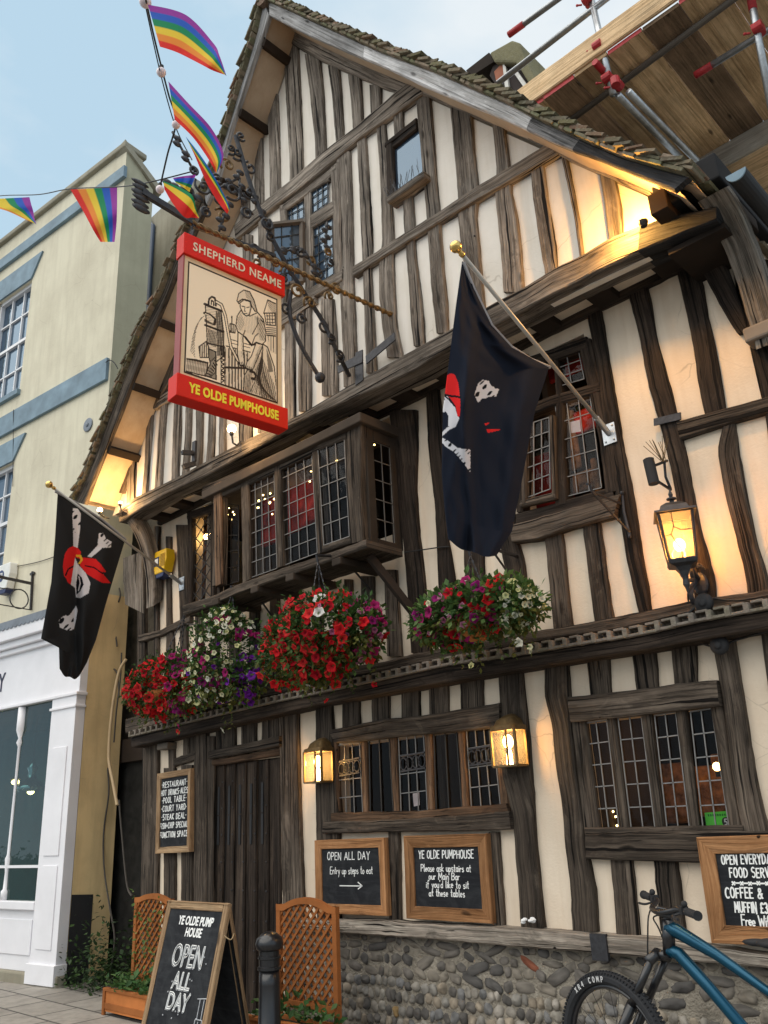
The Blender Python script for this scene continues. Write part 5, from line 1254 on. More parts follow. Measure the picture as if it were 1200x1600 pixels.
typeset('YE OLDE PUMPHOUSE', fp(SW * .505, z_(zB) + hB * .30, TH + .032), SD, (0, 0, 1), hB * .58, YELT, botm, 'lettering', .0015, sx=.70, spacing=1.06, bold=.004)
# the picture: a copy in paint of an engraving, made of strokes and hatching on a fine mesh
NU, NV = 250, 310
U, V = np.meshgrid(np.linspace(0, 1, NU), np.linspace(0, 1, NV))
TL, TR, BR, BL = (125, 262), (833, 600), (826, 1330), (97, 1055)
ZX = (TL[0]*(1-U)+TR[0]*U)*(1-V) + (BL[0]*(1-U)+BR[0]*U)*V; ZY = (TL[1]*(1-U)+TR[1]*U)*(1-V) + (BL[1]*(1-U)+BR[1]*U)*V
INK = np.array((.035, .022, .014)); CRM = np.array((.95, .79, .58))
pic = np.ones((NV, NU, 3)) * CRM
def inpoly(pts, X=None, Y=None):
    X = ZX if X is None else X; Y = ZY if Y is None else Y
    m = np.zeros(X.shape, bool); n = len(pts)
    for i in range(n):
        x0, y0 = pts[i]; x1, y1 = pts[(i + 1) % n]
        c = ((y0 > Y) != (y1 > Y)); 
        with np.errstate(divide='ignore', invalid='ignore'): xi = (x1 - x0) * (Y - y0) / (y1 - y0 + 1e-12) + x0
        m ^= c & (X < xi)
    return m
def segd(pts, X=None, Y=None):
    X = ZX if X is None else X; Y = ZY if Y is None else Y
    d = np.full(X.shape, 1e9)
    for (x0, y0), (x1, y1) in zip(pts, pts[1:]):
        dx, dy = x1 - x0, y1 - y0; t = np.clip(((X - x0) * dx + (Y - y0) * dy) / (dx * dx + dy * dy + 1e-9), 0, 1)
        d = np.minimum(d, np.hypot(X - x0 - t * dx, Y - y0 - t * dy))
    return d
def ink(mask, a=1.0): pic[mask] = pic[mask] * (1 - a) + INK * a
def cream(mask): pic[mask] = CRM
def line(pts, w=3.0, a=1.0): ink(segd(pts) < w * 1.12 + .5, a)
def shape(pts, fill=True, w=3.2):
    if fill: cream(inpoly(pts))
    line(list(pts) + [pts[0]], w)
def hatch(pts, ang, period, duty=.45, a=.85, wob=0.0):
    m = inpoly(pts); q = ZX * math.cos(ang) + ZY * math.sin(ang) + wob * np.sin((ZX * math.sin(ang) - ZY * math.cos(ang)) / 40.0)
    ink(m & ((q / period) % 1.0 < min(.72, duty * 1.3)), a)
# fence, houses, chimney
for k in range(8):
    x = 405 + 24 * k; y = 905 + 9 * k; line([(x, y), (x + 2, 1180 + 8 * k)], 2.0)
hatch([(420, 900), (600, 960), (600, 1240), (420, 1170)], 0, 24, .22)
line([(410, 895), (600, 955)], 3); line([(440, 850), (600, 905)], 2); line([(430, 872), (600, 925)], 1.6)
shape([(442, 740), (480, 752), (480, 810), (442, 800)]); hatch([(442, 740), (480, 752), (480, 810), (442, 800)], 0, 14, .6); line([(456, 740), (456, 690)], 4); 
shape([(750, 597), (832, 640), (832, 712), (715, 690)]); hatch([(750, 597), (832, 640), (832, 712), (790, 700), (752, 640)], .9, 11, .35)
shape([(722, 690), (815, 700), (815, 790), (735, 775)]); 
for k in range(4): line([(742 + 22 * k, 695), (746 + 22 * k, 775)], 2.4)
for k in range(3): line([(738, 712 + 24 * k), (812, 720 + 24 * k)], 2)
for k in range(4): line([(735, 795 + 14 * k), (832, 812 + 14 * k)], 2.2)
line([(740, 850), (832, 868)], 4); hatch([(745, 855), (832, 872), (832, 1000), (770, 960)], 0, 22, .25)
# barrel and pump
bar_ = [(108, 960), (180, 972), (272, 1000), (262, 1092), (200, 1075), (102, 1042)]; shape(bar_); hatch(bar_, .1, 12, .5, .7); line([(108, 960), (272, 1002)], 4)
pump = [(252, 590), (372, 645), (392, 800), (392, 960), (335, 1000), (272, 960), (262, 760)]; shape(pump); hatch([(330, 640), (372, 650), (392, 800), (392, 960), (340, 960), (335, 760)], .05, 13, .6); hatch(pump, 1.5, 19, .14, .5); hatch([(270, 760), (335, 790), (330, 900), (275, 870)], .1, 10, .55)
line([(246, 585), (375, 645)], 7); line([(250, 735), (392, 795)], 6); line([(270, 865), (390, 900)], 4)
line([(246, 650), (285, 665), (325, 700), (322, 735)], 8); cream(segd([(252, 655), (285, 672), (316, 702)]) < 3.5); ink(inpoly([(246, 690), (320, 735), (318, 745), (246, 712)]), .9)
line([(276, 592), (280, 552), (300, 536), (325, 548), (332, 590), (332, 602)], 6); line([(296, 590), (300, 562), (315, 575), (316, 600)], 4)
line([(335, 575), (375, 600), (405, 680), (425, 790), (448, 905), (500, 1000), (545, 1040)], 10.5); cream(segd([(335, 575), (375, 600), (405, 680), (425, 790), (448, 905), (500, 1000), (540, 1035)]) < 5.5)
lo_ = [(268, 900), (332, 930), (335, 1120), (250, 1085), (290, 1010)]; shape(lo_); hatch(lo_, 0, 9, .55); sp_ = [(205, 885), (262, 850), (280, 900), (280, 965), (215, 960)]; shape(sp_); hatch(sp_, 0, 16, .5)
for k in range(9): line([(372, 895 + 28 * k), (398, 908 + 28 * k), (372, 918 + 28 * k)], 3.6)
line([(370, 890), (372, 1150)], 2.6); line([(398, 895), (398, 1150)], 2.6)
for k in range(7): line([(258 + 11 * k, 1090 - 17 * k), (288 + 9 * k, 1100 - 13 * k)], 3)
for k in range(8):
    pts = [(250 - 4 * k, 668 + 2 * k), (215 - 5 * k, 690 + 8 * k), (185 - 4 * k, 760 + 9 * k), (172 - 4 * k, 850 + 8 * k), (176 - 5 * k, 955 - 6 * k)]
    m = segd(pts) < 1.7; ink(m & (((ZY * .9 + k * 13) / 17) % 1 < .62), .75)
# the woman
sk = [(700, 905), (745, 935), (800, 1080), (826, 1320), (700, 1280), (545, 1215), (552, 1110), (600, 1050), (650, 985)]; shape(sk)
for k in range(15):
    x = 700 - 5 * k + 6 * (k % 3); line([(705 - 3 * k, 930 + 12 * k), (700 - 4 * k + 8 * k % 9, 1060 + 8 * k), (600 + 15 * k if k < 15 else 810, 1225 + 6 * k)], 1.4 + 1.5 * (k % 3 == 0), .85)
ink(inpoly([(735, 940), (775, 1040), (790, 1110), (750, 1110), (740, 1020)]), .75); hatch([(640, 1080), (700, 1000), (800, 1200), (820, 1310), (690, 1270)], .25, 17, .38, .7); hatch([(552, 1120), (620, 1080), (620, 1240), (548, 1215)], .1, 13, .3, .7)
to_ = [(498, 690), (528, 652), (600, 700), (665, 680), (712, 735), (732, 830), (728, 890), (700, 912), (650, 890), (612, 912), (560, 845), (500, 800), (488, 760)]; shape(to_); hatch([(500, 700), (530, 660), (560, 760), (520, 800), (496, 780)], .6, 12, .3, .6)
line([(620, 830), (668, 760), (660, 720)], 3); line([(612, 912), (640, 850), (668, 830)], 3); line([(560, 845), (610, 905), (640, 905)], 6); hatch([(660, 700), (712, 745), (728, 890), (690, 880)], -.5, 14, .32, .6); line([(690, 735), (720, 760)], 3); line([(500, 800), (545, 835), (560, 800)], 3.5)
a1_ = [(505, 805), (543, 830), (546, 950), (556, 1040), (520, 1040), (498, 960)]; shape(a1_); hatch([(525, 830), (543, 835), (546, 960), (530, 1000)], .4, 11, .3, .5)
a2_ = [(650, 895), (708, 915), (668, 990), (618, 1082), (560, 1062), (575, 1020), (610, 985)]; shape(a2_); hatch([(680, 915), (706, 918), (665, 990), (640, 985)], .9, 11, .35, .55)
for k in range(4): line([(565 + 14 * k, 1045 + 5 * k), (575 + 13 * k, 1075 + 4 * k)], 2); line([(505 + 12 * k, 1018), (512 + 12 * k, 1045)], 2)
line([(400, 1042), (560, 1062)], 6); line([(600, 1085), (632, 1098), (648, 1122), (634, 1145), (612, 1136)], 7)
fc = [(520, 590), (548, 572), (602, 588), (612, 640), (598, 688), (575, 698), (548, 680), (524, 632)]; shape(fc); hatch([(590, 590), (612, 640), (598, 688), (580, 690), (600, 640)], .3, 9, .35, .6)
bn = [(497, 580), (512, 528), (552, 506), (600, 522), (636, 590), (660, 672), (642, 668), (616, 628), (606, 592), (560, 574), (512, 602)]; shape(bn); hatch([(560, 510), (600, 522), (636, 590), (660, 670), (640, 660), (610, 590), (570, 560)], .5, 11, .38, .7); line([(505, 590), (540, 572), (600, 594)], 4)
line([(536, 622), (556, 628)], 3); line([(576, 636), (596, 634)], 3); line([(562, 630), (556, 660), (566, 662)], 2.2); line([(555, 677), (578, 678)], 2.6)
# grey wash in the shadows of the engraving
def wash(pts, k): 
    m = inpoly(pts); pic[m] = pic[m] * k
wash(sk, .86); wash([(640, 1080), (700, 1000), (800, 1200), (826, 1320), (690, 1280)], .72); wash([(552, 1110), (610, 1060), (600, 1230), (545, 1215)], .75); wash(to_, .90); wash([(640, 700), (712, 735), (732, 830), (728, 890), (680, 880)], .74); wash(pump, .84); wash([(330, 640), (372, 650), (392, 800), (392, 960), (340, 960), (335, 760)], .66); wash(lo_, .7); wash(bar_, .8); wash([(405, 905), (600, 960), (600, 1240), (405, 1170)], .84); wash([(750, 597), (832, 640), (832, 1000), (740, 960)], .86); wash(bn, .85); wash(a2_, .9)
for k in range(26):
    x = 560 + 10 * k; line([(660 + 3 * k, 960 + 8 * k), (x, 1215 + 4 * k)], .9, .7)
for k in range(16):
    line([(505 + 13 * k, 700 + 3 * (k % 4)), (520 + 12 * k, 790 + 5 * k)], .8, .55)
# black double border
e = np.minimum(np.minimum(U * SW, (1 - U) * SW), np.minimum(V, 1 - V) * (zt2 - zb2) * .9)
ink(e < .012); cream((e >= .012) & (e < .014)); 
mb = MB(); iu0, iu1 = .035, .955; iz0, iz1 = z_(zb2) + .03, z_(zt2) - .04
vs = [fp(SW * (iu0 + (iu1 - iu0) * U[j, i]), iz1 + (iz0 - iz1) * V[j, i], TH + .002) for j in range(NV) for i in range(NU)]
mb.add(vs, [(j * NU + i, (j + 1) * NU + i, (j + 1) * NU + i + 1, j * NU + i + 1) for j in range(NV - 1) for i in range(NU - 1)])
mb.col = np.concatenate([pic.reshape(-1, 3), np.ones((NU * NV, 1))], 1); mb.build('picture', PICTURE, sign)

# ------------------------------------------------------------------ wrought iron bracket that carries it
br_ = thing('sign_bracket', 'ornate wrought iron scrollwork bracket with a gilded twisted bar above the sign', 'sign bracket', P(548, 592, YB))
def spts(l, o=0.0): return [S(x, y, o) for x, y in l]
w_base = P(548, 588, YB)
def smooth(pts, n=40):
    pts = np.array(pts, float); t = np.linspace(0, len(pts) - 1, n); out = []
    for q in t:
        i = int(min(q, len(pts) - 1.0001)); f = q - i; p0 = pts[max(i - 1, 0)]; p1 = pts[i]; p2 = pts[min(i + 1, len(pts) - 1)]; p3 = pts[min(i + 2, len(pts) - 1)]
        out.append(.5 * ((2 * p1) + (-p0 + p2) * f + (2 * p0 - 5 * p1 + 4 * p2 - p3) * f * f + (-p0 + 3 * p1 - 3 * p2 + p3) * f ** 3))
    return out
mb = MB(); mb.tube(smooth([w_base + (0, -.02, 0)] + spts([(526,548),(503,500),(478,462),(452,420),(425,372),(402,318),(386,272),(374,232),(368,212)]), 60), .02, 8); mb.build('strut', IRON, br_)
rod_w = P(612, 492, YG - .03)
mb = MB(); rp_ = [rod_w + (S(296, 346) - rod_w) * t for t in np.linspace(0, 1, 90)]
mb.tube(rp_, .014, 8); 
for sg in (0, math.pi):
    hp = []; ax = (rp_[-1] - rp_[0]); ax = ax / np.linalg.norm(ax); u = np.cross(ax, (0, 0, 1)); u /= np.linalg.norm(u); v = np.cross(ax, u)
    for t in np.linspace(0, 1, 300):
        a = t * 90 + sg; hp.append(rod_w + (S(296, 346) - rod_w) * t + (u * math.cos(a) + v * math.sin(a)) * .016)
    mb.tube(hp, .009, 5)
mb.build('twisted_bar', RUSTGOLD, br_)
mb = MB(); mb.bar(S(300, 347), S(222, 300), .035, .05); mb.bar(S(300, 352), S(430, 400), .025, .03); mb.build('outer_bar', IRON, br_)
mb = MB()
for k in range(6): 
    c = S(219 + 1.5 * (k % 2), 286 + 8 * k); mb.ball(c, .05, 8, 5, 0, (.25, 1.5, .45 + .1 * (k % 3)))
for k in range(5):
    c = S(262 + 12 * k, 286 + 6 * k); mb.ball(c, .05, 8, 5, 0, (.3, 1, .7))
mb.build('leaf_crest', IRON, br_, True)
scr = MB(); scg = MB()
SCR = [(372,240,14,1,0),(352,262,16,-1,1),(392,262,15,1,0),(362,300,20,1,1),(340,312,14,-1,0),(318,292,18,1,0),(300,268,10,-1,0),(392,300,14,1,1),(350,335,16,-1,1),(385,335,15,1,1),(412,352,16,-1,0),(325,330,12,1,1),(400,388,14,1,1),(432,410,16,1,1),(420,370,12,-1,1),
       (470,395,12,1,1),(455,425,14,-1,1),(488,405,12,1,1),(512,392,11,-1,1),(516,410,9,1,0),(498,425,12,1,1),(462,458,18,1,1),(482,475,15,-1,1),(470,500,13,1,1),(505,510,15,-1,1),(515,530,12,1,1),(530,555,14,1,0),(440,440,13,-1,0),(404,410,12,-1,1),(448,480,14,-1,0),(522,455,14,1,1),(512,465,11,-1,1),(292,300,12,1,0),(335,282,11,-1,0),(374,215,10,-1,0),(362,232,12,1,0)]
for (cx, cy, r, sg, gold) in SCR:
    c = S(cx, cy); sc2 = r / 14 * .062; ph = rnd.uniform(0, 6.28); off = rnd.uniform(-.03, .03); pts = []; one = MB()
    for t in np.linspace(0, 1, 22):
        a = ph + sg * t * 8.2; q = sc2 * (1 - .82 * t); pts.append(c + SD * math.cos(a) * q + np.array([0, 0, math.sin(a) * q]) + SN * (off + .02 * t))
    one.tube(pts, [.011] * 18 + [.014, .018, .022, .018], 6); one.build('scroll', RUSTGOLD if gold and rnd.random() < .4 else IRON, br_, True)
mb = MB()
for (cx, cy, dx, dy, n) in ((508,385,.02,.22,5),(500,440,-.1,.2,4),(372,268,.03,-.25,5),(300,262,-.12,.2,5),(330,300,.15,.2,4),(395,305,.12,-.22,5),(440,392,.15,.10,5),(356,318,-.05,-.25,5)):
    c = S(cx, cy); mb = MB()
    for k in range(n):
        q = c + SD * dx * k / n * 1.6 + np.array([0, 0, dy * k / n * 1.3]); mb.ball(q + SD * .02 * (-1) ** k, .032, 7, 5, 0, (.5, 1.3, .8))
    mb.tube([c, c + SD * dx * 1.5 + np.array([0, 0, dy * 1.25])], .010, 6); mb.build('leaf_sprig', IRON, br_, True)
mb = MB(); mb.tube(smooth(spts([(455,455),(452,486),(462,522),(478,555),(498,588)]), 20), .018, 8); mb.ball(S(500, 590), .045, 10, 7); mb.build('ball_ended_stay', IRON, br_)
mb = MB(); mb.prism([P(*q, YB - .012) for q in ((571,556),(616,519),(617,531),(572,569))], (0, .012, 0)); mb.prism([P(*q, YB - .01) for q in ((555,551),(566,546),(567,594),(555,602))], (0, .012, 0)); mb.prism([P(*q, YB - .02) for q in ((527,572),(566,550),(566,566),(528,583))], (0, .012, 0)); mb.build('wall_straps', IRON, br_, bevel=.002)
mb = MB()
for px, frac in ((0.08, 0), (.92, 0)):
    a = fp(SW * px, z_(zT), 0); mb.tube([a, a + (0, 0, .12)], .008, 6); mb.tube([a + SD * .0 + np.array([.018 * math.cos(t), 0, .06 + .03 * math.sin(t)]) for t in np.linspace(0, 6.28, 12)], .006, 5)
mb.build('hangers', IRON, br_)
# second old iron bolt bracket low on the beam
mb = MB(); w = P(304, 706, YB - .01); mb.box((w[0] - .03, YB - .025, w[2] - .12), (w[0] + .03, YB, w[2] + .12)); mb.bar(w + (0, -.02, -.02), w + (-.02, -.14, -.04), .05, .04); mb.bar(w + (0, 0, -.14), w + (-.02, -.12, -.2), .05, .05)
tag(mb.build('iron_hook_plate', IRON), 'old iron hook plate bolted to the beam left of the sign', 'iron bracket')

# ------------------------------------------------------------------ pirate flags
def flag(name, label, base, tip, hem, xb, Lc, Rc, fold, marks, nu, nv, pole_m, base_col=(.012, .014, .02)):
    b = np.array(base); t_ = thing(name, label, 'flag', b, 'pirate flags on poles')
    tp = np.array(tip)
    mb = MB(); mb.tube([b, tp], .014, 10); mb.build('pole', pole_m, t_, smooth=True)
    mb = MB(); mb.box((b[0] - .05, -.045, b[2] - .075), (b[0] + .05, -.035, b[2] + .075)); d = (tp - b) / np.linalg.norm(tp - b); mb.tube([b + d * .0, b + d * .17], .021, 10)
    for sx in (-1, 1):
        for sz in (-1, 1): mb.ball((b[0] + sx * .032, -.047, b[2] + sz * .055), .008, 6, 4)
    mb.build('wall_mount', STEEL, t_)
    mb = MB(); mb.lathe(tp, d, [(0, .016), (.02, .02), (.03, .014), (.04, .018)], 12); mb.ball(tp + d * .075, .038, 16, 10); mb.build('finial', GOLDM, t_, smooth=True)
    def curve(c, n): 
        c = np.array(c, float); dd = np.r_[0, np.cumsum(np.linalg.norm(np.diff(c, axis=0), axis=1))]; s = np.linspace(0, dd[-1], n); return np.stack([np.interp(s, dd, c[:, k]) for k in range(2)], 1)
    l, r = curve(Lc, nv), curve(Rc, nv)
    u = np.linspace(0, 1, nu); px = l[:, None, :] * (1 - u)[None, :, None] + r[:, None, :] * u[None, :, None]
    v = np.linspace(0, 1, nv)[:, None] * np.ones((1, nu)); uu = u[None, :] * np.ones((nv, 1))
    px[:, :, 1] += 10 * np.sin(uu * math.pi) * v ** 6 * (1 + .3 * np.sin(uu * 9))
    X, Y = px[:, :, 0], px[:, :, 1]
    off = fold(uu, v, X, Y)
    col = np.ones((nv, nu, 3)) * np.array(base_col)
    for pts, c, kind, w in marks:
        m = inpoly(pts, X, Y) if kind == 'f' else segd(pts, X, Y) < w
        if kind == 'h': m = inpoly(pts, X, Y) & ((np.sin(X * .55 + Y * .62 + 2.6 * np.sin(Y * .13 + X * .09)) * .75 + .45 * np.sin(X * .31 - Y * .23)) > w + .45)
        col[m] = c
    mb = MB(); vs = [PX(X[j, i], Y[j, i], xb + off[j, i]) for j in range(nv) for i in range(nu)]
    mb.add(vs, [(j * nu + i, (j + 1) * nu + i, (j + 1) * nu + i + 1, j * nu + i + 1) for j in range(nv - 1) for i in range(nu - 1)])
    mb.col = np.concatenate([col.reshape(-1, 3), np.ones((nu * nv, 1))], 1); mb.build('cloth', FLAGM, t_, smooth=True)
    mb = MB(); mb.tube([PX(*q, xb + .005) for q in hem], .012, 6); mb.build('hem', simple('grey_hem_tape', (.30, .29, .30), .8), t_)
    return t_
WHT = (.62, .60, .62); RDC = (.62, .02, .02); BLK = (.008, .009, .012)
b1 = np.array([-2.5, -.04, P(952, 678, -.04)[2]]); b1[0] = P(952, 678, -.04)[0]
def f6(l): return [(600 + a / 3.0, 350 + b / 3.0) for a, b in l]
marks = [(f6([(312,700),(332,706),(348,745),(358,830),(356,900),(345,905),(335,850),(308,815),(285,800),(272,797),(285,715)]), RDC, 'f', 0),
 (f6([(272,800),(290,797),(303,815),(330,850),(346,905),(322,945),(300,950),(303,900),(290,880),(270,882)]), WHT, 'f', 0), (f6([(285,800),(310,806),(335,808),(356,812)]), BLK, 's', 1.6), (f6([(270,795),(300,818),(330,852)]), BLK, 's', 1.2),
 (f6([(273,818),(288,828),(284,815)]), BLK, 'f', 0), (f6([(268,990),(300,960),(330,945),(345,910)]), WHT, 's', 2.4), (f6([(268,1000),(300,1015),(345,1050),(405,1058),(405,1165),(372,1120),(330,1070),(290,1045),(268,1020)]), WHT, 'f', 0),
 (f6([(268,1000),(300,1015),(345,1050),(405,1058),(405,1165),(372,1120),(330,1070),(290,1045),(268,1020)]), BLK, 'h', .35),
 (f6([(462,730),(490,735),(505,760),(540,775),(525,808),(490,810),(440,836),(424,800),(440,750)]), WHT, 'f', 0), (f6([(462,730),(490,735),(505,760),(540,775),(525,808),(490,810),(440,836),(424,800),(440,750)]), BLK, 'h', .12),
 (f6([(470,935),(498,930),(478,945)]), RDC, 'f', 0), (f6([(480,962),(552,964),(486,980)]), RDC, 'f', 0)]
def fold1(u, v, X, Y):
    rdg = np.exp(-((X - (733 + 6 * np.sin(Y / 60))) / 9.0) ** 2) * np.clip((Y - 430) / 200, 0, 1) * .07
    g = .045 * np.sin(u * 8 + v * 1.5) * np.clip(v * 2, 0, 1) + .012 * np.sin(u * 19 - v * 3) * np.clip(v * 1.5, 0, 1) + .004 * np.sin(u * 14 + v * 30 + 3 * np.sin(u * 5)) * np.clip(v * 2 - .5, 0, 1) + .0025 * np.sin(-u * 20 + v * 50)
    return rdg + g * np.clip(u * 6, 0, 1) ** .5
flag('flag', 'large black pirate flag hanging limp from the pole in front of the upper right window', b1, PX(724, 400, b1[0]), [(724,410),(740,450),(768,508),(800,543),(830,562),(859,574)], b1[0] - .01,
     [(722,408),(712,480),(702,560),(692,640),(690,740),(695,800),(700,842)], [(728,412),(740,450),(768,508),(800,543),(858,574),(836,642),(825,700),(812,770),(800,830),(776,868)], fold1, marks, 170, 420, POLEG, (.013, .016, .026))
b2 = np.array([0, -.04, 0]) + P(284, 912, -.04) * (1, 0, 1)
def f7(l): return [(a / 3.75, 700 + b / 3.75) for a, b in l]
rib = [(440,640),(455,680),(500,730),(530,790),(520,850),(470,880),(445,875),(440,820),(415,800),(430,700)]
marks = [(f7([(428,352),(455,355),(474,385),(468,480),(455,585),(430,585),(428,480),(424,400)]), WHT, 'f', 0), (f7([(428,352),(455,355),(474,385),(468,480),(430,500),(424,400)]), BLK, 'h', .2),
 (f7([(512,635),(545,600),(572,570),(580,500),(605,497),(620,530),(652,548),(650,582),(600,585),(560,620),(535,640)]), WHT, 'f', 0), (f7([(580,500),(605,497),(620,530),(652,548),(650,582),(600,585),(575,560)]), BLK, 'h', .4),
 (f7([(425,575),(455,585),(475,610),(470,650),(440,640),(435,720),(420,800),(435,815),(400,790),(375,745),(368,690),(380,620),(400,590)]), RDC, 'f', 0),
 (f7([(470,640),(520,645),(560,650),(590,680),(622,725),(598,730),(648,792),(600,790),(545,760),(505,735),(470,690)]), RDC, 'f', 0),
 (f7([(385,745),(400,710),(435,690)]), BLK, 's', 1.2), (f7([(500,690),(550,700),(600,735)]), BLK, 's', 1.0), (f7(rib), WHT, 'f', 0), (f7([(455,735),(480,760),(490,800),(470,840),(448,860),(445,800)]), BLK, 'f', 0), (f7([(462,752),(470,790),(460,835)]), WHT, 's', .8),
 (f7([(450,632),(470,632),(480,655),(465,675)]), (.65, .42, .03), 's', 1.6),
 (f7([(445,925),(455,950),(448,990),(432,1062),(400,1072),(350,1050),(345,1010),(370,985),(415,970),(432,945)]), WHT, 'f', 0), (f7([(432,1000),(432,1062),(400,1072),(350,1050),(345,1010),(370,985),(415,970)]), BLK, 'h', .05)]
def fold2(u, v, X, Y):
    rdg = -np.exp(-((X - 119) / 7.0) ** 2) * np.clip((Y - 800) / 150, 0, 1) * .10
    return rdg + .04 * np.sin(u * 10 + v) * np.clip(v * 2, 0, 1) + .010 * np.sin(u * 20 - v * 16) * np.clip(v * 2, 0, 1)
flag('flag', 'black pirate flag with skull and red bandana at the left corner above the white shop', b2, PX(86, 764, b2[0]), [(86,768),(120,786),(160,812),(197,843)], b2[0] - .01,
     [(90,772),(86,840),(80,910),(70,965),(64,998),(92,1012),(93,1045)], [(94,770),(120,786),(160,812),(196,842),(180,895),(165,945),(150,1000),(136,1035),(124,1056)], fold2, marks, 150, 300, POLEG, (.022, .022, .023))

# ------------------------------------------------------------------ rainbow flags, their strings and the festoon bulbs
RB = [(.30, .05, .36), (.03, .12, .55), (.015, .26, .11), (.80, .60, .06), (.80, .27, .05), (.70, .035, .03)]
def rflag(label, A, B, ya, yb, order=RB, wave=.02, nm='rainbow_flag'):
    """A: first long edge, B: opposite long edge (picture points from the string end outwards); ya: depth at the string, yb: depth at the loose end"""
    a = np.array(smooth([(p[0], p[1], 0) for p in A], 40))[:, :2]; b = np.array(smooth([(p[0], p[1], 0) for p in B], 40))[:, :2]
    n = 36; mb = MB(); vs = []; cols = []; ph = rnd.uniform(0, 6)
    for i in range(40):
        for k in range(n):
            s = k / (n - 1); q = a[i] * (1 - s) + b[i] * s; t = i / 39; y = ya + (yb - ya) * t + wave * math.sin(t * 9 + ph + s * 1.5) * min(1, 2 * t)
            vs.append(P(q[0], q[1], y)); c = order[min(len(order) - 1, int(s * len(order)))]; cols.append(c + (1,))
    mb.add(vs, [(i * n + k, i * n + k + 1, (i + 1) * n + k + 1, (i + 1) * n + k) for i in range(39) for k in range(n - 1)]); mb.col = cols
    return tag(mb.build(nm, RAINBOW, None, True), label, 'rainbow flag', 'rainbow flags on the bunting')
rflag('largest rainbow flag streaming at the top of the picture below the first bulb', [(231,7),(290,23),(333,67),(343,87),(354,119)], [(250,73),(277,82),(313,100),(332,110),(352,117)], -3.3, -3.25)
rflag('second long rainbow flag streaming down towards the iron bracket', [(263,127),(293,160),(330,200),(349,240),(340,268)], [(273,187),(300,213),(320,240),(331,258),(337,270)], -2.95, -2.85)
rflag('narrow twisted rainbow flag showing mostly red beside the ironwork', [(290,213),(312,241),(334,274),(352,308),(359,326)], [(303,240),(322,284),(338,312),(350,328),(355,334)], -2.75, -2.6, [RB[1], RB[2], RB[3], RB[5], RB[5], RB[5], RB[5]])
rflag('short red and yellow rainbow flag drooping above the sign top', [(255,283),(279,292),(300,305),(306,325),(311,340)], [(257,296),(270,318),(288,339),(300,340),(310,341)], -2.62, -2.5, [RB[2], RB[3], RB[3], RB[5], RB[5], RB[5]])
rflag('small green and blue rainbow flag caught behind the leaf crest', [(270,278),(288,275),(306,273)], [(275,286),(285,292),(296,300)], -2.45, -2.35, [RB[0], RB[1], RB[1], RB[2], RB[3]])
rflag('rainbow pennant with upright stripes in front of the yellow house', [(110,296),(130,330),(146,360),(157,378)], [(183,293),(183,320),(182,350),(179,378)], -2.5, -2.5, RB[::-1], .03)
rflag('rainbow pennant cut by the left edge of the picture', [(-30,312),(-15,322),(12,330),(40,343),(56,350)], [(46,308),(49,320),(52,330),(54,342),(57,351)], -2.5, -2.5, [RB[4], RB[3], RB[3], RB[2], RB[1], RB[0]], .02)
fes = thing('festoon_lights', 'black festoon cable with pale round bulbs climbing away from the iron bracket', 'festoon lights', P(250, 295, -2.6))
FB = [((227,3), -3.3, 9.5), ((252,113), -2.95, 7.5), ((275,195), -2.75, 6.5), ((250,296), -2.6, 6.5)]
for (q, y, r) in FB:
    c = P(*q, y); rr = r * (R.T @ (c - EYE))[2] / FOC; mb = MB(); mb.ball(c, rr, 16, 12); mb.build('bulb', OPAL, fes, True)
    mb = MB(); mb.lathe(c + (0, 0, rr * .7), (0, 0, 1), [(0, rr * .5), (rr * 1.1, rr * .45), (rr * 1.2, rr * .2)], 10); mb.build('lamp_holder', BLACKM, fes)
mb = MB(); mb.tube(smooth([P(215, -60, -3.6), P(229, 5, -3.3), P(240, 55, -3.1), P(252, 104, -2.95), P(264, 150, -2.85), P(275, 190, -2.75), P(262, 240, -2.68), P(251, 288, -2.6)], 50), .006, 6); mb.build('cable', WIRE, fes)
bun = MB(); bun.tube(smooth([P(-60, 315, -2.5), P(0, 306, -2.5), P(60, 304, -2.5), P(110, 295, -2.5), P(184, 292, -2.5), P(232, 285, -2.55), P(300, 268, -2.4)], 40), .005, 5); bun.tube(smooth([P(227, 8, -3.29), P(252, 120, -2.94), P(275, 200, -2.74), P(300, 250, -2.65)], 20), .004, 5)
tag(bun.build('bunting_string', WIRE), 'thin dark bunting string running left past the yellow house', 'bunting string')

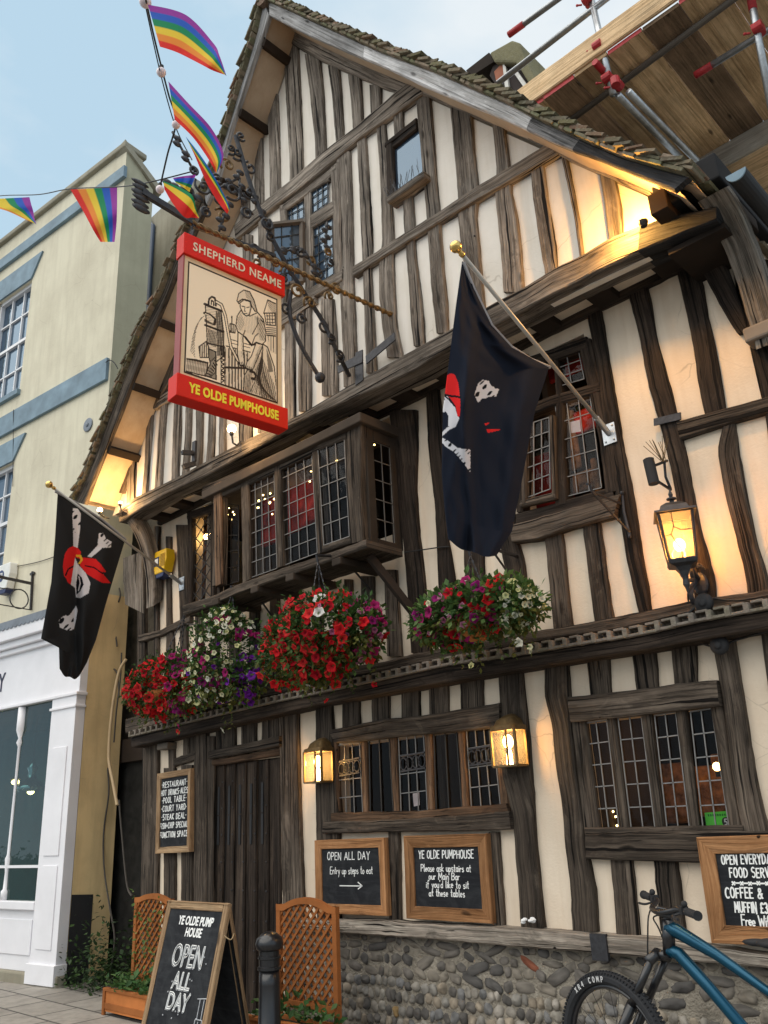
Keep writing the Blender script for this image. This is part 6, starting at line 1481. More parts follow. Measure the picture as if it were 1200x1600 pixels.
# ------------------------------------------------------------------ hanging baskets
REDF = [(.62, .012, .018), (.50, .008, .02), (.68, .03, .03)]; MAG = [(.33, .012, .12), (.25, .01, .14), (.42, .02, .16)]; PUR = [(.16, .015, .32), (.22, .03, .42), (.11, .01, .22)]; CRF = [(.78, .76, .50), (.80, .79, .66), (.72, .72, .36)]; WHF = [(.80, .79, .76)]; PNK = [(.42, .16, .26), (.35, .10, .2)]
def flower(mb, cols, c, r, nrm, col):
    nrm = np.array(nrm) / np.linalg.norm(nrm); u = np.cross(nrm, (0.1, .2, 1)); u /= np.linalg.norm(u); v = np.cross(nrm, u); a0 = rnd.uniform(0, 6.28); n = 15; vs = [c - nrm * r * .45]; cs = [(col[0] * .45, col[1] * .45, col[2] * .45 + .01)]
    for ring, (k, h, b) in enumerate(((.38, -.1, .8), (.82, .12, 1.0), (1.0, .05, 1.12))):
        for i in range(n):
            a = a0 + 2 * math.pi * i / n; lob = 1 + (.13 if ring else 0) * math.cos(5 * (a - a0)); w = rnd.uniform(.9, 1.1)
            vs.append(c + (u * math.cos(a) + v * math.sin(a)) * r * k * lob * w + nrm * r * (h + .14 * math.cos(10 * (a - a0)) * (ring > 0) * rnd.random())); b2 = b * rnd.uniform(.85, 1.1); cs.append((col[0] * b2, col[1] * b2, col[2] * b2))
    fs = [(0, 1 + i, 1 + (i + 1) % n) for i in range(n)]
    for ring in range(2): fs += [(1 + ring * n + i, 1 + (ring + 1) * n + i, 1 + (ring + 1) * n + (i + 1) % n, 1 + ring * n + (i + 1) % n) for i in range(n)]
    mb.add(vs, fs); cols += [q + (1,) for q in cs]
def leaf(mb, cols, c, l, d, col):
    d = np.array(d) / np.linalg.norm(d); u = np.cross(d, (rnd.uniform(-1, 1), rnd.uniform(-1, 1), 1.2)); u /= np.linalg.norm(u) + 1e-9; n = np.cross(u, d); w = l * rnd.uniform(.22, .36)
    mb.add([c, c + d * l * .5 + u * w + n * l * .06, c + d * l, c + d * l * .5 - u * w + n * l * .06], [(0, 1, 2), (0, 2, 3)]); k = rnd.uniform(.65, 1.3); cols += [(col[0] * k, col[1] * k, col[2] * k, 1)] * 4
def basket(label, blobs, hook, y, zones, nleaf, nfl, frad, pot=None, greens=((.045, .10, .025), (.03, .075, .02), (.075, .13, .03))):
    cx = sum(b[0] for b in blobs) / len(blobs); cy = max(b[1] for b in blobs)
    hk = P(hook[0], hook[1], y); t = thing('hanging_basket', label, 'hanging basket', P(cx, cy + 30, y), 'flower baskets on the pub front')
    B = []
    for (bx, by, rx, ry) in blobs:
        c = P(bx, by, y); k = (R.T @ (c - EYE))[2] / FOC; B.append((c, rx * k * 1.12, min(.34, (rx + ry) * .5 * k * 1.0), ry * k * 1.05))
    lm, fm = MB(), MB(); lc, fcs = [], []
    def samp():
        c, rx, ry, rz = rnd.choices(B, weights=[b[1] * b[3] for b in B])[0]; d = np.array([rnd.gauss(0, 1), rnd.gauss(0, 1), rnd.gauss(0, 1)]); d /= np.linalg.norm(d); rad = rnd.uniform(.45, 1.0) ** .6 * rnd.choice((1, 1, 1, 1.08, 1.2)) * (1 + .22 * noise.noise(tuple(d * 2.2 + len(label))))
        return c, d, np.array([rx, ry, rz]), rad
    for k in range(nleaf):
        c, d, r, rad = samp(); p = c + d * r * rad; p[1] = min(p[1], -.06 - .02 * rnd.random()); g = rnd.choice(greens); low = (p[2] - (c[2] - r[2])) / (2 * r[2])
        if low < .35: g = (.10, .105, .022) if rnd.random() < .6 else g
        leaf(lm, lc, p, rnd.uniform(.035, .065), d + np.array([rnd.gauss(0, .6), rnd.gauss(0, .6), rnd.gauss(0, .6) - .3 * (low < .4)]), g)
    n = 0; tries = 0; placed = []
    while n < nfl and tries < nfl * 40:
        tries += 1; c, d, r, rad = samp()
        if d @ np.array([.45, -.85, -.1]) < -.2: continue
        p = c + d * r * rnd.uniform(.88, 1.08) * (1 + .22 * noise.noise(tuple(d * 2.2 + len(label)))); p[1] = min(p[1], -.10)
        q = R.T @ (p - EYE); px, py = CX + FOC * q[0] / q[2], CY + FOC * q[1] / q[2]
        pal = zones(px, py)
        if pal is None: continue
        big = frad * (.55 if pal in (CRF, PNK) else .8 if pal is PUR else 1) * rnd.choice((.5, .75, .85, 1, 1, 1.1, 1.2))
        if any(np.linalg.norm(p - o) < (big + b) * .62 for o, b in placed[-160:]): continue
        placed.append((p, big)); flower(fm, fcs, p, big, d + np.array([.15, -.5, -.05]) + np.array([rnd.gauss(0, .25), rnd.gauss(0, .25), rnd.gauss(0, .25)]), rnd.choice(pal)); n += 1
    for k in range(int(10 + 30 * B[0][1])):          # trailing stems
        c, d, r, rad = samp(); p = c + d * r * (.8, .8, .5); p[1] = min(p[1], -.1); p[2] = c[2] - r[2] * rnd.uniform(.3, .8); l = rnd.uniform(.10, .30); dx = rnd.gauss(0, .06)
        for i in range(int(l / .018)):
            q = p + np.array([dx * i * .1 + rnd.gauss(0, .01), rnd.gauss(0, .01), -.018 * i])
            leaf(lm, lc, q, rnd.uniform(.025, .05), (rnd.gauss(0, 1), rnd.gauss(-.3, .7), -.6), rnd.choice(((.11, .115, .025), (.07, .10, .025), (.045, .085, .02))))
        if rnd.random() < .5:
            qq = R.T @ (q - EYE); pal = zones(CX + FOC * qq[0] / qq[2], CY + FOC * qq[1] / qq[2])
            if pal: flower(fm, fcs, q, frad * rnd.uniform(.5, .9), (rnd.gauss(.2, .4), -.8, rnd.gauss(-.2, .4)), rnd.choice(pal))
    for k in range(len(fcs)):
        f = 1 + .25 * noise.noise((k // 46 * .37, len(label), 0)); fcs[k] = (fcs[k][0] * f, fcs[k][1] * f, fcs[k][2] * f, 1)
    lm.col = lc; lm.build('foliage', FOLI, t); fm.col = fcs; fm.build('flowers', PETAL, t)
    c0 = P(cx, (sum(b[1] for b in blobs) / len(blobs)) + 8, y); rr = min(.16, B[0][1] * .5)
    mb = MB(); mb.lathe(c0 + (0, 0, -rr * .9), (0, 0, 1), [(0, rr * .3), (rr * .3, rr * .75), (rr * .7, rr), (rr * .9, rr * 1.04)], 16); mb.build('liner', pot or TERRA, t)
    mb = MB()
    for a in (0.3, 2.4, 4.5):
        e = c0 + np.array([rr * math.cos(a), rr * math.sin(a), 0]); m = max(6, int(np.linalg.norm(hk - e) / .03))
        for i in range(m):
            p0 = e + (hk - e) * i / m; p1 = e + (hk - e) * (i + 1) / m; mb.bar(p0, p0 + (p1 - p0) * .86, .012 if i % 2 else .005, .005 if i % 2 else .012)
    mb.build('chains', IRON, t)
    mb = MB(); ya = hk[1]; mb.tube([(hk[0], -.04, hk[2] + .10), (hk[0], ya * .6, hk[2] + .10), (hk[0], ya - .02, hk[2] + .05), (hk[0], ya, hk[2])], .012, 6); mb.tube([(hk[0], -.04, hk[2] - .16), (hk[0], ya * .55, hk[2] + .08)], .009, 6); mb.build('hook', IRON, t)
basket('basket of bright red petunias at the far left end', [(246,1075,45,42),(278,1050,34,30),(222,1085,28,26),(286,1078,26,36)], (289,958), -.48, lambda x, y: (REDF if x < 262 else (MAG if rnd.random() < .6 else REDF)) if y > 1015 else (MAG if rnd.random() < .3 else REDF), 3000, 175, .045)
basket('basket of cream and violet flowers between the two red baskets', [(352,1020,48,62),(345,1068,46,30),(384,1062,26,34),(352,975,30,22),(316,1058,22,40)], (363,925), -.50, lambda x, y: PUR if (x > 362 and y > 1015) or (rnd.random() < .12 and y > 1000) else (CRF if rnd.random() < .85 else MAG), 3800, 260, .042, BLACKM)
basket('biggest basket of scarlet petunias with magenta ones on its right under the bay', [(505,985,88,50),(450,1020,42,48),(560,985,36,46),(500,1030,60,34)], (497,878), -.66, lambda x, y: (MAG if rnd.random() < .5 else PNK) if x > 545 and rnd.random() < .8 else (REDF if x < 480 or rnd.random() < .8 else (PNK if rnd.random() < .85 else WHF)), 6000, 280, .041)
basket('greenest basket with cream blooms on its right side hanging below the black flag', [(745,952,84,40),(695,968,48,38),(800,948,48,36),(720,985,45,26)], (735,868), -.60, lambda x, y: (CRF if rnd.random() < .85 else None) if x > 785 else ((MAG if rnd.random() < .4 else (REDF if rnd.random() < .45 else PNK if rnd.random() < .8 else CRF)) if rnd.random() < .5 else None), 6000, 230, .038, greens=((.075, .15, .04), (.055, .12, .035), (.11, .18, .05)))
mb = MB(); w = P(972, 800, -.05)
a = P(925, 768, -.32); mb.tube([P(972,768,-.05), P(975,800,-.05), P(984,836,-.05)], .012, 6); mb.tube([P(972,788,-.05), a], .008, 6); mb.tube([a, P(984,832,-.05)], .009, 6); mb.tube([a, a + (0, -.02, .05), a + (0, -.05, .04)], .01, 6); mb.ball(P(972,770,-.06), .014, 6, 4); mb.ball(P(984,838,-.06), .014, 6, 4)
tag(mb.build('basket_bracket', IRON), 'empty black iron basket bracket on the post right of the casement', 'bracket')
# ------------------------------------------------------------------ small fixtures
def alarm(label, c, X, Z, N, w, h, d, m, mtop):
    t = thing('alarm_box', label, 'alarm box', np.array(c) - np.array(Z) * h / 2); fr = (c, X, N, Z)
    out = [(-.5, .5), (.5, .5), (.56, .1), (.36, -.42), (-.36, -.42), (-.56, .1)]
    mb = MB(); mb.prism([np.array(c) + np.array(X) * a * w + np.array(Z) * b * h for a, b in out], np.array(N) * d); mb.build('case', m, t, bevel=.012)
    mb = MB(); mb.prism([np.array(c) + np.array(X) * a * w + np.array(Z) * b * h for a, b in ((.37, -.38), (-.37, -.38), (-.27, -.58), (.27, -.58))], np.array(N) * d * .92); mb.build('strobe', DKBLUE, t, bevel=.008)
    return t
c = P(263, 882, -.03); t = alarm('yellow alarm box with blue base on the narrow first floor studs', c, (1, 0, 0), (0, 0, 1), (0, -1, 0), .26, .30, .12, YELBOX, None)
mb = MB(); 
for k in range(9): mb.box((c[0] + .02, c[1] - .127, c[2] - .05 + k * .017), (c[0] + .12, c[1] - .118, c[2] - .043 + k * .017))
mb.build('louvres', simple('ochre_plastic', (.42, .25, .01), .5), t)
mb = MB(); mb.box((c[0] - .10, c[1] - .125, c[2] - .03), (c[0] - .005, c[1] - .118, c[2] + .075)); mb.build('badge', DKBLUE, t); mb = MB(); mb.box((c[0] - .085, c[1] - .128, c[2] - .01), (c[0] - .02, c[1] - .124, c[2] + .055)); mb.box((c[0] - .075, c[1] - .130, c[2] + .02), (c[0] - .03, c[1] - .127, c[2] + .03)); mb.build('badge_mark', WHBOX, t)
c = Q(17, 905, .01); t = alarm('white hexagonal alarm box with a dark blue base on the yellow house', c, -nd, (0, 0, 1), nn, .30, .40, .12, WHBOX, None)
mb = MB(); e = c + nd * .05 + nn * .121 + np.array([0, 0, .03]); mb.prism([e - nd * .075 * math.cos(a) + np.array([0, 0, .085 * math.sin(a)]) for a in np.linspace(0, 6.1, 18)], nn * .004); mb.build('badge', simple('navy_badge', (.03, .06, .16), .5), t)
mb = MB(); mb.box((-.045, .005, -.04), (.045, .008, .04), 0, (e, -nd, nn, (0, 0, 1))); mb.build('badge_mark', WHBOX, t); mb = MB(); hand(mb, 'AD', e - np.array([0, 0, .022]) + nn * .010, -nd, (0, 0, 1), .045, .008, 1, .15, 0, .02, 'c', nn); mb.build('badge_letters', simple('navy_letter', (.03, .06, .16), .5), t)
# letter on the shop fascia
p = Q(3, 1062, SO + .004); o_ = typeset('Y', p + np.array([0, 0, -.16]), -nd, (0, 0, 1), .36, NAVY, house, 'fascia_letter', .004, sx=.75)
# round tie plate
c = Q(138, 664, .005); t = MB(); t.lathe(c, nn, [(0, .10), (.012, .10), (.016, .09), (.018, .03), (.03, .03), (.035, .0)], 20); tag(t.build('tie_plate', LEADB), 'round grey iron tie plate on the yellow wall', 'tie plate')
# sign bracket of the neighbour, its sign board out of the picture
t = thing('shop_sign_bracket', 'slim black bracket arm with a ring scroll on the yellow house above the shop', 'sign bracket', Q(50, 948, .02))
mb = MB(); w0, w1 = Q(51, 893, .02), Q(48, 953, .02); mb.bar(w0, w1, .03, .02); mb.bar(w0 + nd * .05 + (0, 0, -.03), w0 - nd * .05 + (0, 0, -.03), .03, .02, 0, nn); mb.build('wall_bar', IRON, t)
arm0 = Q(76, 919, .05); dirx = nn * 1.0; mb = MB(); mb.bar(Q(50, 912, .03), Q(50, 912, .03) + nn * 1.3 + (0, 0, .02), .025, .035); mb.bar(w1, w1 + nn * 1.25 + (0, 0, .01), .012, .012)
rc = (Q(50, 912, .03) + w1) / 2 + nn * .17 + (0, 0, -.06); mb.tube([rc + nn * .13 * math.cos(a) + np.array([0, 0, .13 * math.sin(a)]) for a in np.linspace(0, 6.283, 24)], .009, 5); mb.tube(smooth([rc + nn * .0 + (0, 0, .13), rc + nn * .3 + (0, 0, .10), rc + nn * .6 + (0, 0, .13), rc + nn * 1.0 + (0, 0, .1)], 16), .008, 5); mb.build('arm', IRON, t)
# black spotlight on a bracket with bird spikes, cable drums, cables
t = thing('spotlight', 'black cylindrical spotlight on an iron bracket above the carriage lantern', 'spotlight', P(1020, 758, -.25))
a, b = P(1013, 718, -.28), P(1022, 756, -.28); mb = MB(); mb.tube([a, b], .035, 14); mb.tube([a, a + (a - b) * .02], .03, 10); mb.build('body', BLACKM, t)
mb = MB(); mb.tube([P(1024, 727, -.26), P(1034, 723, -.12), P(1042, 720, -.03)], .010, 6); mb.tube([P(1026, 751, -.26), P(1048, 765, -.04)], .010, 6); mb.tube([P(1038, 722, -.1), P(1040, 745, -.08), P(1048, 764, -.04)], .009, 6); mb.build('bracket', IRON, t)
mb = MB()
for k in range(12): a = P(1036 + rnd.uniform(-4, 6), 722, -.12); mb.bar(a, a + np.array([rnd.uniform(-.08, .08), rnd.uniform(-.08, .02), rnd.uniform(.1, .17)]), .003, .003)
mb.build('bird_spikes', RUSTGOLD, t)
mb = MB(); a, b = P(1022, 660, -.05), P(1064, 650, -.05); mb.bar(a, b, .012, .05); tag(mb.build('iron_clamp', IRON), 'black iron clamp strapped round the post above the spotlight', 'clamp')
for q, y, lab in (((1100, 942), -.17, 'round black junction box on the beam below the carriage lantern'), ((1124, 1008), -.13, 'round black junction box on the ground floor post under the tiles')):
    c = P(*q, y); mb = MB(); mb.ball(c, .058, 16, 10, 0, (1, .55, 1)); mb.lathe(c + (0, .03, 0), (0, -1, 0), [(0, .03), (.06, .03)], 8); tag(mb.build('junction_box', BLACKM, None, True), lab, 'junction box', 'black junction boxes')
mb = MB(); mb.tube(smooth([P(1112, 1010, -.1), P(1098, 1006, -.08), P(1086, 1000, -.06), P(1080, 990, -.06)], 12), .007, 5); mb.tube(smooth([P(1138, 1006, -.1), P(1150, 1000, -.07), P(1165, 996, -.06), P(1185, 990, -.1), P(1260, 972, -.1)], 16), .007, 5); mb.tube(smooth([P(1085, 950, -.14), P(1075, 958, -.14), P(1060, 962, -.14)], 10), .008, 5); mb.tube(smooth([P(1115, 935, -.14), P(1140, 938, -.14), P(1170, 936, -.14), P(1250, 920, -.14)], 14), .008, 5)
tag(mb.build('cables', WIRE), 'black cables running from the junction boxes along the beam', 'cable')
mb = MB(); mb.tube(smooth([P(632, 863, -.08), P(655, 860, -.05), P(682, 856, -.05), P(702, 854, -.05)], 14), .006, 5); tag(mb.build('cable', WIRE), 'short black cable slung across the plaster right of the bay', 'cable')
mb = MB(); mb.tube(smooth([P(287, 962, -.06), P(300, 958, -.1), P(330, 952, -.08), P(331, 972, -.1), P(326, 962, -.1), P(345, 948, -.12), P(356, 962, -.1), P(352, 985, -.1)], 30), .007, 5); mb.tube(smooth([P(291, 975, -.08), P(320, 977, -.08), P(350, 978, -.08)], 12), .006, 5); tag(mb.build('cable', WIRE), 'looped black cable under the left end of the bay sill', 'cable')

# ------------------------------------------------------------------ alley between the two buildings
gx0, gx1 = -9.46, X0
mb = MB(); mb.box((gx0 - .6, .36, 0), (gx1 + .2, .42, 2.35)); gate = mb.build('alley_gate', simple('black_boards', (.02, .019, .017), .85, 0, .2, .6, 8, .3)); tag(gate, 'dark boarded gate closing the narrow alley beside the pub', 'gate')
mb = MB(); mb.box((gx0 - .6, .44, 0), (gx1 + .2, .9, 7.2)); tag(mb.build('alley_wall', simple('dark_flint', (.10, .085, .065), .9, 0, .1, .6, 7, .5)), 'dark rough wall at the back of the alley beside the pub', 'wall')
mb = MB(); mb.box((gx0 - .6, .28, 2.35), (gx1 + .1, .5, 2.62)); mb.build('gate_lintel', OAK_D, gate)
rw = thing('rear_wing', 'grey rendered rear wing with a dark slate verge rising between the two houses', 'building', (-9.9, 2.2, 0))
za = P(250, 330, 1.0)[2]
mb = MB(); mb.box((-11.0, .95, 0), (-9.55, 5, 11.6)); mb.build('wall', GREYSTONE, rw)
mb = MB(); a, b = P(232, 352, .8), P(270, 372, .8); mb.box((-9.5, .85, 10.6), (-8.4, 5, 10.75)); mb.build('verge', BLACKM, rw)
mb = MB(); a = P(238, 352, .9); b = P(228, 500, .9); mb.tube([a, (a[0], .9, 3.0)], .05, 10); mb.build('downpipe', PIPEB, rw, True)
mb = MB(); a = P(226, 322, .88); mb.add(*[[a + np.array(q) for q in ((-.17,-.12,.22),(.17,-.12,.22),(.17,.1,.22),(-.17,.1,.22),(-.07,-.05,-.2),(.07,-.05,-.2),(.07,.05,-.2),(-.07,.05,-.2))], [(0,1,2,3),(0,4,5,1),(1,5,6,2),(2,6,7,3),(3,7,4,0),(4,7,6,5)]]); mb.tube([a + (0, 0, -.18), P(238, 356, .9)], .05, 8); mb.build('hopper', LEADB, rw, bevel=.01)
mb = MB(); mb.tube(smooth([P(197, 1030, .05), P(186, 1050, .02), P(178, 1090, 0), P(172, 1140, 0), P(170, 1178, 0), P(171, 1195, 0), P(177, 1225, .0), P(183, 1258, .0)], 40), .018, 8); tag(mb.build('hose', HOSE), 'tan hose pipe curving down the alley wall', 'hose')
mb = MB()
for pts in ([(168,1200),(170,1240),(162,1300),(163,1360),(172,1420),(179,1470),(170,1530)], [(180,1010),(172,1030),(173,1042),(183,1052),(186,1090)], [(186,1250),(190,1300),(198,1380),(206,1400)], [(183,1010),(178,960),(188,930),(180,905)], [(190,1020),(188,1060),(182,1110),(178,1160)], [(165,1170),(160,1150),(158,1135)]): mb.tube(smooth([P(*q, .1) for q in pts], 24), .011, 6)
tag(mb.build('pipes_and_cables', simple('dirty_pipe', (.07, .06, .05), .7)), 'tangle of thin old pipes and cables on the alley wall', 'pipes')
# ivy and weeds at the foot of the alley
mb = MB(); cols = []
for k in range(1300):
    s = rnd.random(); p = np.array([rnd.gauss(-9.15, .28), rnd.uniform(-.35, .30), abs(rnd.gauss(0, .26)) + .05]); p[2] *= .5 + .8 * rnd.random()
    leaf(mb, cols, p, rnd.uniform(.03, .075), (rnd.gauss(.2, 1), rnd.gauss(-.4, 1), rnd.gauss(.2, .6)), rnd.choice([(.03, .06, .02), (.045, .085, .025), (.02, .04, .015)]))
mb.col = cols; tag(mb.build('ivy', FOLI), 'low dark ivy growing at the foot of the alley', 'plant')

# ------------------------------------------------------------------ A-board
AY = -1.25
tl, tr = P(262, 1407, AY), P(357, 1411, AY)
ab = thing('a_board', 'freestanding wooden A-board with a chalk YE OLDE PUMP HOUSE on its black face', 'a-board', ((tl + tr) / 2) * (1, 1, 0) + (0, 0, .05))
foot = G(206, 1664, .05); foot_r = G(318, 1672, .05)
X = tr - tl; X[2] = 0; Wd = np.linalg.norm(X); X /= Wd; zt = (tl[2] + tr[2]) / 2; tl = np.array([tl[0], tl[1], zt])
Nf = np.cross(X, (0, 0, 1.0)); Nf /= np.linalg.norm(Nf); Nf = Nf if Nf[1] < 0 else -Nf
spread = .235; up = np.array([0, 0, zt - .055]) - Nf * spread; Lh = np.linalg.norm(up); Zf = up / Lh; O_ = tl - up
def panel(O_, X, Zf, N, nm, front):
    fw = .055; pt = lambda a, b, c=0: O_ + X * a + Zf * b + N * c
    f = MB()
    for a, b, c, d in (((0, 0), (0, Lh), (fw, Lh), (fw, 0)), ((Wd, Lh), (Wd, 0), (Wd - fw, 0), (Wd - fw, Lh)), ((fw, Lh), (Wd - fw, Lh), (Wd - fw, Lh - fw), (fw, Lh - fw)), ((fw, .13), (Wd - fw, .13), (Wd - fw, .13 - fw), (fw, .13 - fw))):
        ob = beam([pt(*a), pt(*b)], [pt(*d), pt(*c)], 'tmp', PINE_G, None, .03, .001, ydir=-N, cham=.004); me = ob.data; off = ob.location; uvl = me.uv_layers[0].data
        f.add([np.array(v.co + off) for v in me.vertices], [tuple(p.vertices) for p in me.polygons], 0, [[tuple(uvl[li].uv) for li in p.loop_indices] for p in me.polygons]); bpy.data.objects.remove(ob); bpy.data.meshes.remove(me)
    f.build(nm + '_frame', PINE_G, ab)
    s = MB(); s.box((fw * .7, -.02, .10), (Wd - fw * .7, -.008, Lh - fw * .7), 0, (O_, X, N, Zf)); return s.build(nm + '_board', SLATE, ab), pt
nF = np.cross(X, Zf); nF = nF if nF[1] < 0 else -nF
fb, pt = panel(O_, X, Zf, nF, 'front', True)
up2 = np.array([0, 0, zt - .055]) + Nf * spread; Z2 = up2 / Lh; O2 = tl - Nf * .02 - up2 + Nf * 0
nB = np.cross(Z2, X); nB = nB if nB[1] > 0 else -nB
panel(O2, X, Z2, nB, 'rear', False)
mb = MB(); mb.tube(smooth([O_ + X * (Wd - .01) + Zf * Lh * .82, O_ + X * (Wd + .02) + Zf * Lh * .78 - Nf * .06, O2 + X * (Wd - .01) + Z2 * Lh * .82], 10), .004, 5); mb.build('stay_cord', HOSE, ab)
for s, z, sz in (('YE OLDE PUMP', .855, .080), ('HOUSE', .785, .080)): typeset(s, pt(Wd * .53, Lh * z, -.006), X, Zf, sz, CHALK, fb, 'bold_lettering', .0012, sx=.80, shear=.18, bold=.0022)
for s, z, sz, sxx in (('OPEN', .605, .20, .72), ('ALL', .475, .15, .85), ('DAY', .355, .15, .85)):
    typeset(s, pt(Wd * (.50 if s != 'OPEN' else .52), Lh * z, -.004), X, Zf, sz, CHALK, fb, 'outlined_lettering', outline=.0032, sx=sxx, shear=.12, spacing=1.05)
    typeset(s, pt(Wd * (.50 if s != 'OPEN' else .52) - .010, Lh * z - .008, -.006), X, Zf, sz, CHALK_D, fb, 'chalk_shading', outline=.0022, sx=sxx, shear=.12, spacing=1.05)
mb = MB()
for k in range(22): a, b = rnd.uniform(.14, .9), rnd.uniform(.16, .72); mb.ball(pt(Wd * a, Lh * b, -.006), .0055, 6, 4)
for a, b in (((.10, .15), (.82, .13)), ((.80, .13), (.82, .33)), ((.90, .13), (.92, .33)), ((.82, .33), (.92, .33)), ((.84, .33), (.84, .44)), ((.90, .33), (.90, .44)), ((.80, .44), (.94, .45)), ((.85, .15), (.865, .32))): mb.bar(pt(Wd * a[0], Lh * a[1], -.005), pt(Wd * b[0], Lh * b[1], -.005), .005, .004, 0, nF)
mb.build('chalk_drawing', CHALK_D, fb)

# ------------------------------------------------------------------ trellis planters, bollard
def planter(label, q, y, leafy, nl, hb, dp):
    w = [P(*p, y) for p in q]; W = abs(w[1][0] - w[0][0]); x0 = w[0][0]; ztop = w[2][2]; zs = (w[0][2] + w[1][2]) / 2; 
    t = thing('trellis_planter', label, 'planter', (x0 + W / 2, y - dp / 2, .05), 'orange trellis planters')
    mb = MB(); bx0, bx1 = x0 - .05, x0 + W + .05; th = .022
    for (lo, hi) in (((bx0, y - dp, .08), (bx1, y - dp + th, .05 + hb)), ((bx0, y - th, .08), (bx1, y, .05 + hb)), ((bx0, y - dp + th, .08), (bx0 + th, y - th, .05 + hb)), ((bx1 - th, y - dp + th, .08), (bx1, y - th, .05 + hb))): mb.box(lo, hi)
    mb.build('box', ORANGE, t)
    mb = MB()
    for (x, yy) in ((bx0, y - dp), (bx1, y - dp)): mb.box((x - .02, yy - .012, .05), (x + .02, yy + .012, .06 + hb))
    mb.box((bx0 - .015, y - dp - .015, .05 + hb), (bx1 + .015, y - dp + .03, .075 + hb)); mb.box((bx0, y - dp - .008, .10), (bx1, y - dp, .15)); mb.build('trim', ORANGE, t, bevel=.003)
    mb = MB(); mb.box((bx0 + th, y - dp + th, .1), (bx1 - th, y - th, .02 + hb)); mb.build('soil', SOIL, t)
    # arched frame
    tr_ = MB(); fw = .045; n = 24
    arch = lambda s: zs + (ztop - zs) * (math.sin(math.pi * min(1, max(0, (s - .14) / .72))) ** .8 if .14 < s < .86 else 0)
    tr_.box((x0, y - .018, .1), (x0 + fw, y + .018, zs)); tr_.box((x0 + W - fw, y - .018, .1), (x0 + W, y + .018, zs)); tr_.box((x0 + fw, y - .018, hb + .10), (x0 + W - fw, y + .018, hb + .15))
    vs = []; fs = []
    for i in range(n + 1):
        s = i / n; z = arch(s)
        for (yy, dz) in ((-.02, 0), (.02, 0), (.02, -fw), (-.02, -fw)): vs.append((x0 + W * s, y + yy, z + dz))
    for i in range(n):
        for k in range(4): fs.append((i * 4 + k, i * 4 + (k + 1) % 4, (i + 1) * 4 + (k + 1) % 4, (i + 1) * 4 + k))
    tr_.add(vs, fs); tr_.build('trellis_frame', ORANGE, t)
    lat = MB(); stp = .062
    for sgn, yy in ((1, -.006), (-1, .006)):
        c = -2.0
        while c < 2.5:
            pts = []
            for i in range(80):
                xx = x0 + fw * .7 + (W - fw * 1.4) * i / 79; zz = hb + .12 + c + sgn * (xx - x0) * 1.0
                if hb + .12 < zz < arch((xx - x0) / W) - fw * .6: pts.append((xx, y + yy, zz))
            if len(pts) > 2: lat.bar(pts[0], pts[-1], .009, .019, 0, (0, 0, 1))
            c += stp * 1.25
    lat.build('lattice', ORANGE, t)
    lm = MB(); lc = []
    for k in range(nl): p = np.array([rnd.uniform(bx0, bx1), rnd.uniform(y - dp, y), .05 + hb + abs(rnd.gauss(0, .06))]); leaf(lm, lc, p, rnd.uniform(.04, .09), (rnd.gauss(0, 1), rnd.gauss(-.3, 1), .6), rnd.choice([(.04, .11, .03), (.06, .14, .04), (.09, .16, .05)]))
    if leafy:
        for v in range(5):
            x = rnd.uniform(x0, x0 + W * .7); z = hb; pts = [np.array([x, y - .03, z])]
            while z < ztop - .05 * v: z += .05; x += rnd.gauss(0, .03); x = min(max(x, x0 - .04), x0 + W); pts.append(np.array([x, y - .03 + rnd.gauss(0, .01), z]))
            for p in pts:
                for k in range(2): leaf(lm, lc, p, rnd.uniform(.03, .06), (rnd.gauss(0, 1), -.5, rnd.gauss(0, .7)), rnd.choice([(.12, .19, .05), (.16, .22, .06), (.07, .13, .03)]))
    lm.col = lc; lm.build('plants', FOLI, t)
planter('orange trellis planter right of the door with no climber on it', [(434,1413),(527,1416),(478,1402)], -.50, False, 160, .20, .26)
planter('orange trellis planter left of the door with a climber twining up it', [(213,1404),(270,1402),(244,1396)], -.50, True, 260, P(190, 1553, -.74)[2] - .05, .24)
bp = P(421, 1470, -1.05); bp[2] = .05
t = thing('bollard', 'black cast iron bollard with a rounded cap beside the trellis', 'bollard', bp)
zz = P(421, 1455, -1.05)[2] - .05; rr = np.linalg.norm(P(440, 1475, -1.05) - P(402, 1475, -1.05)) / 2 * .66
mb = MB(); mb.lathe(bp, (0, 0, 1), [(0, rr * 1.25), (.08, rr * 1.2), (.1, rr * .9), (zz * .62, rr * .80), (zz * .72, rr * .78)], 24); mb.build('shaft', BLACKP, t, True)
mb = MB(); mb.lathe(bp, (0, 0, 1), [(zz * .72, rr * .78), (zz * .725, rr * .92), (zz * .745, rr * .92), (zz * .75, rr * .80), (zz * .80, rr * .80), (zz * .805, rr * .9), (zz * .82, rr * .9), (zz * .825, rr * .78), (zz * .86, rr * .78)], 24); mb.build('collar_rings', BLACKP, t)
mb = MB(); mb.lathe(bp, (0, 0, 1), [(zz * .86, rr * .8), (zz * .875, rr * 1.02), (zz * .91, rr * 1.1), (zz * .95, rr * 1.0), (zz * .985, rr * .6), (zz, rr * .2), (zz + .002, 0)], 24); mb.build('cap', BLACKP, t, True)

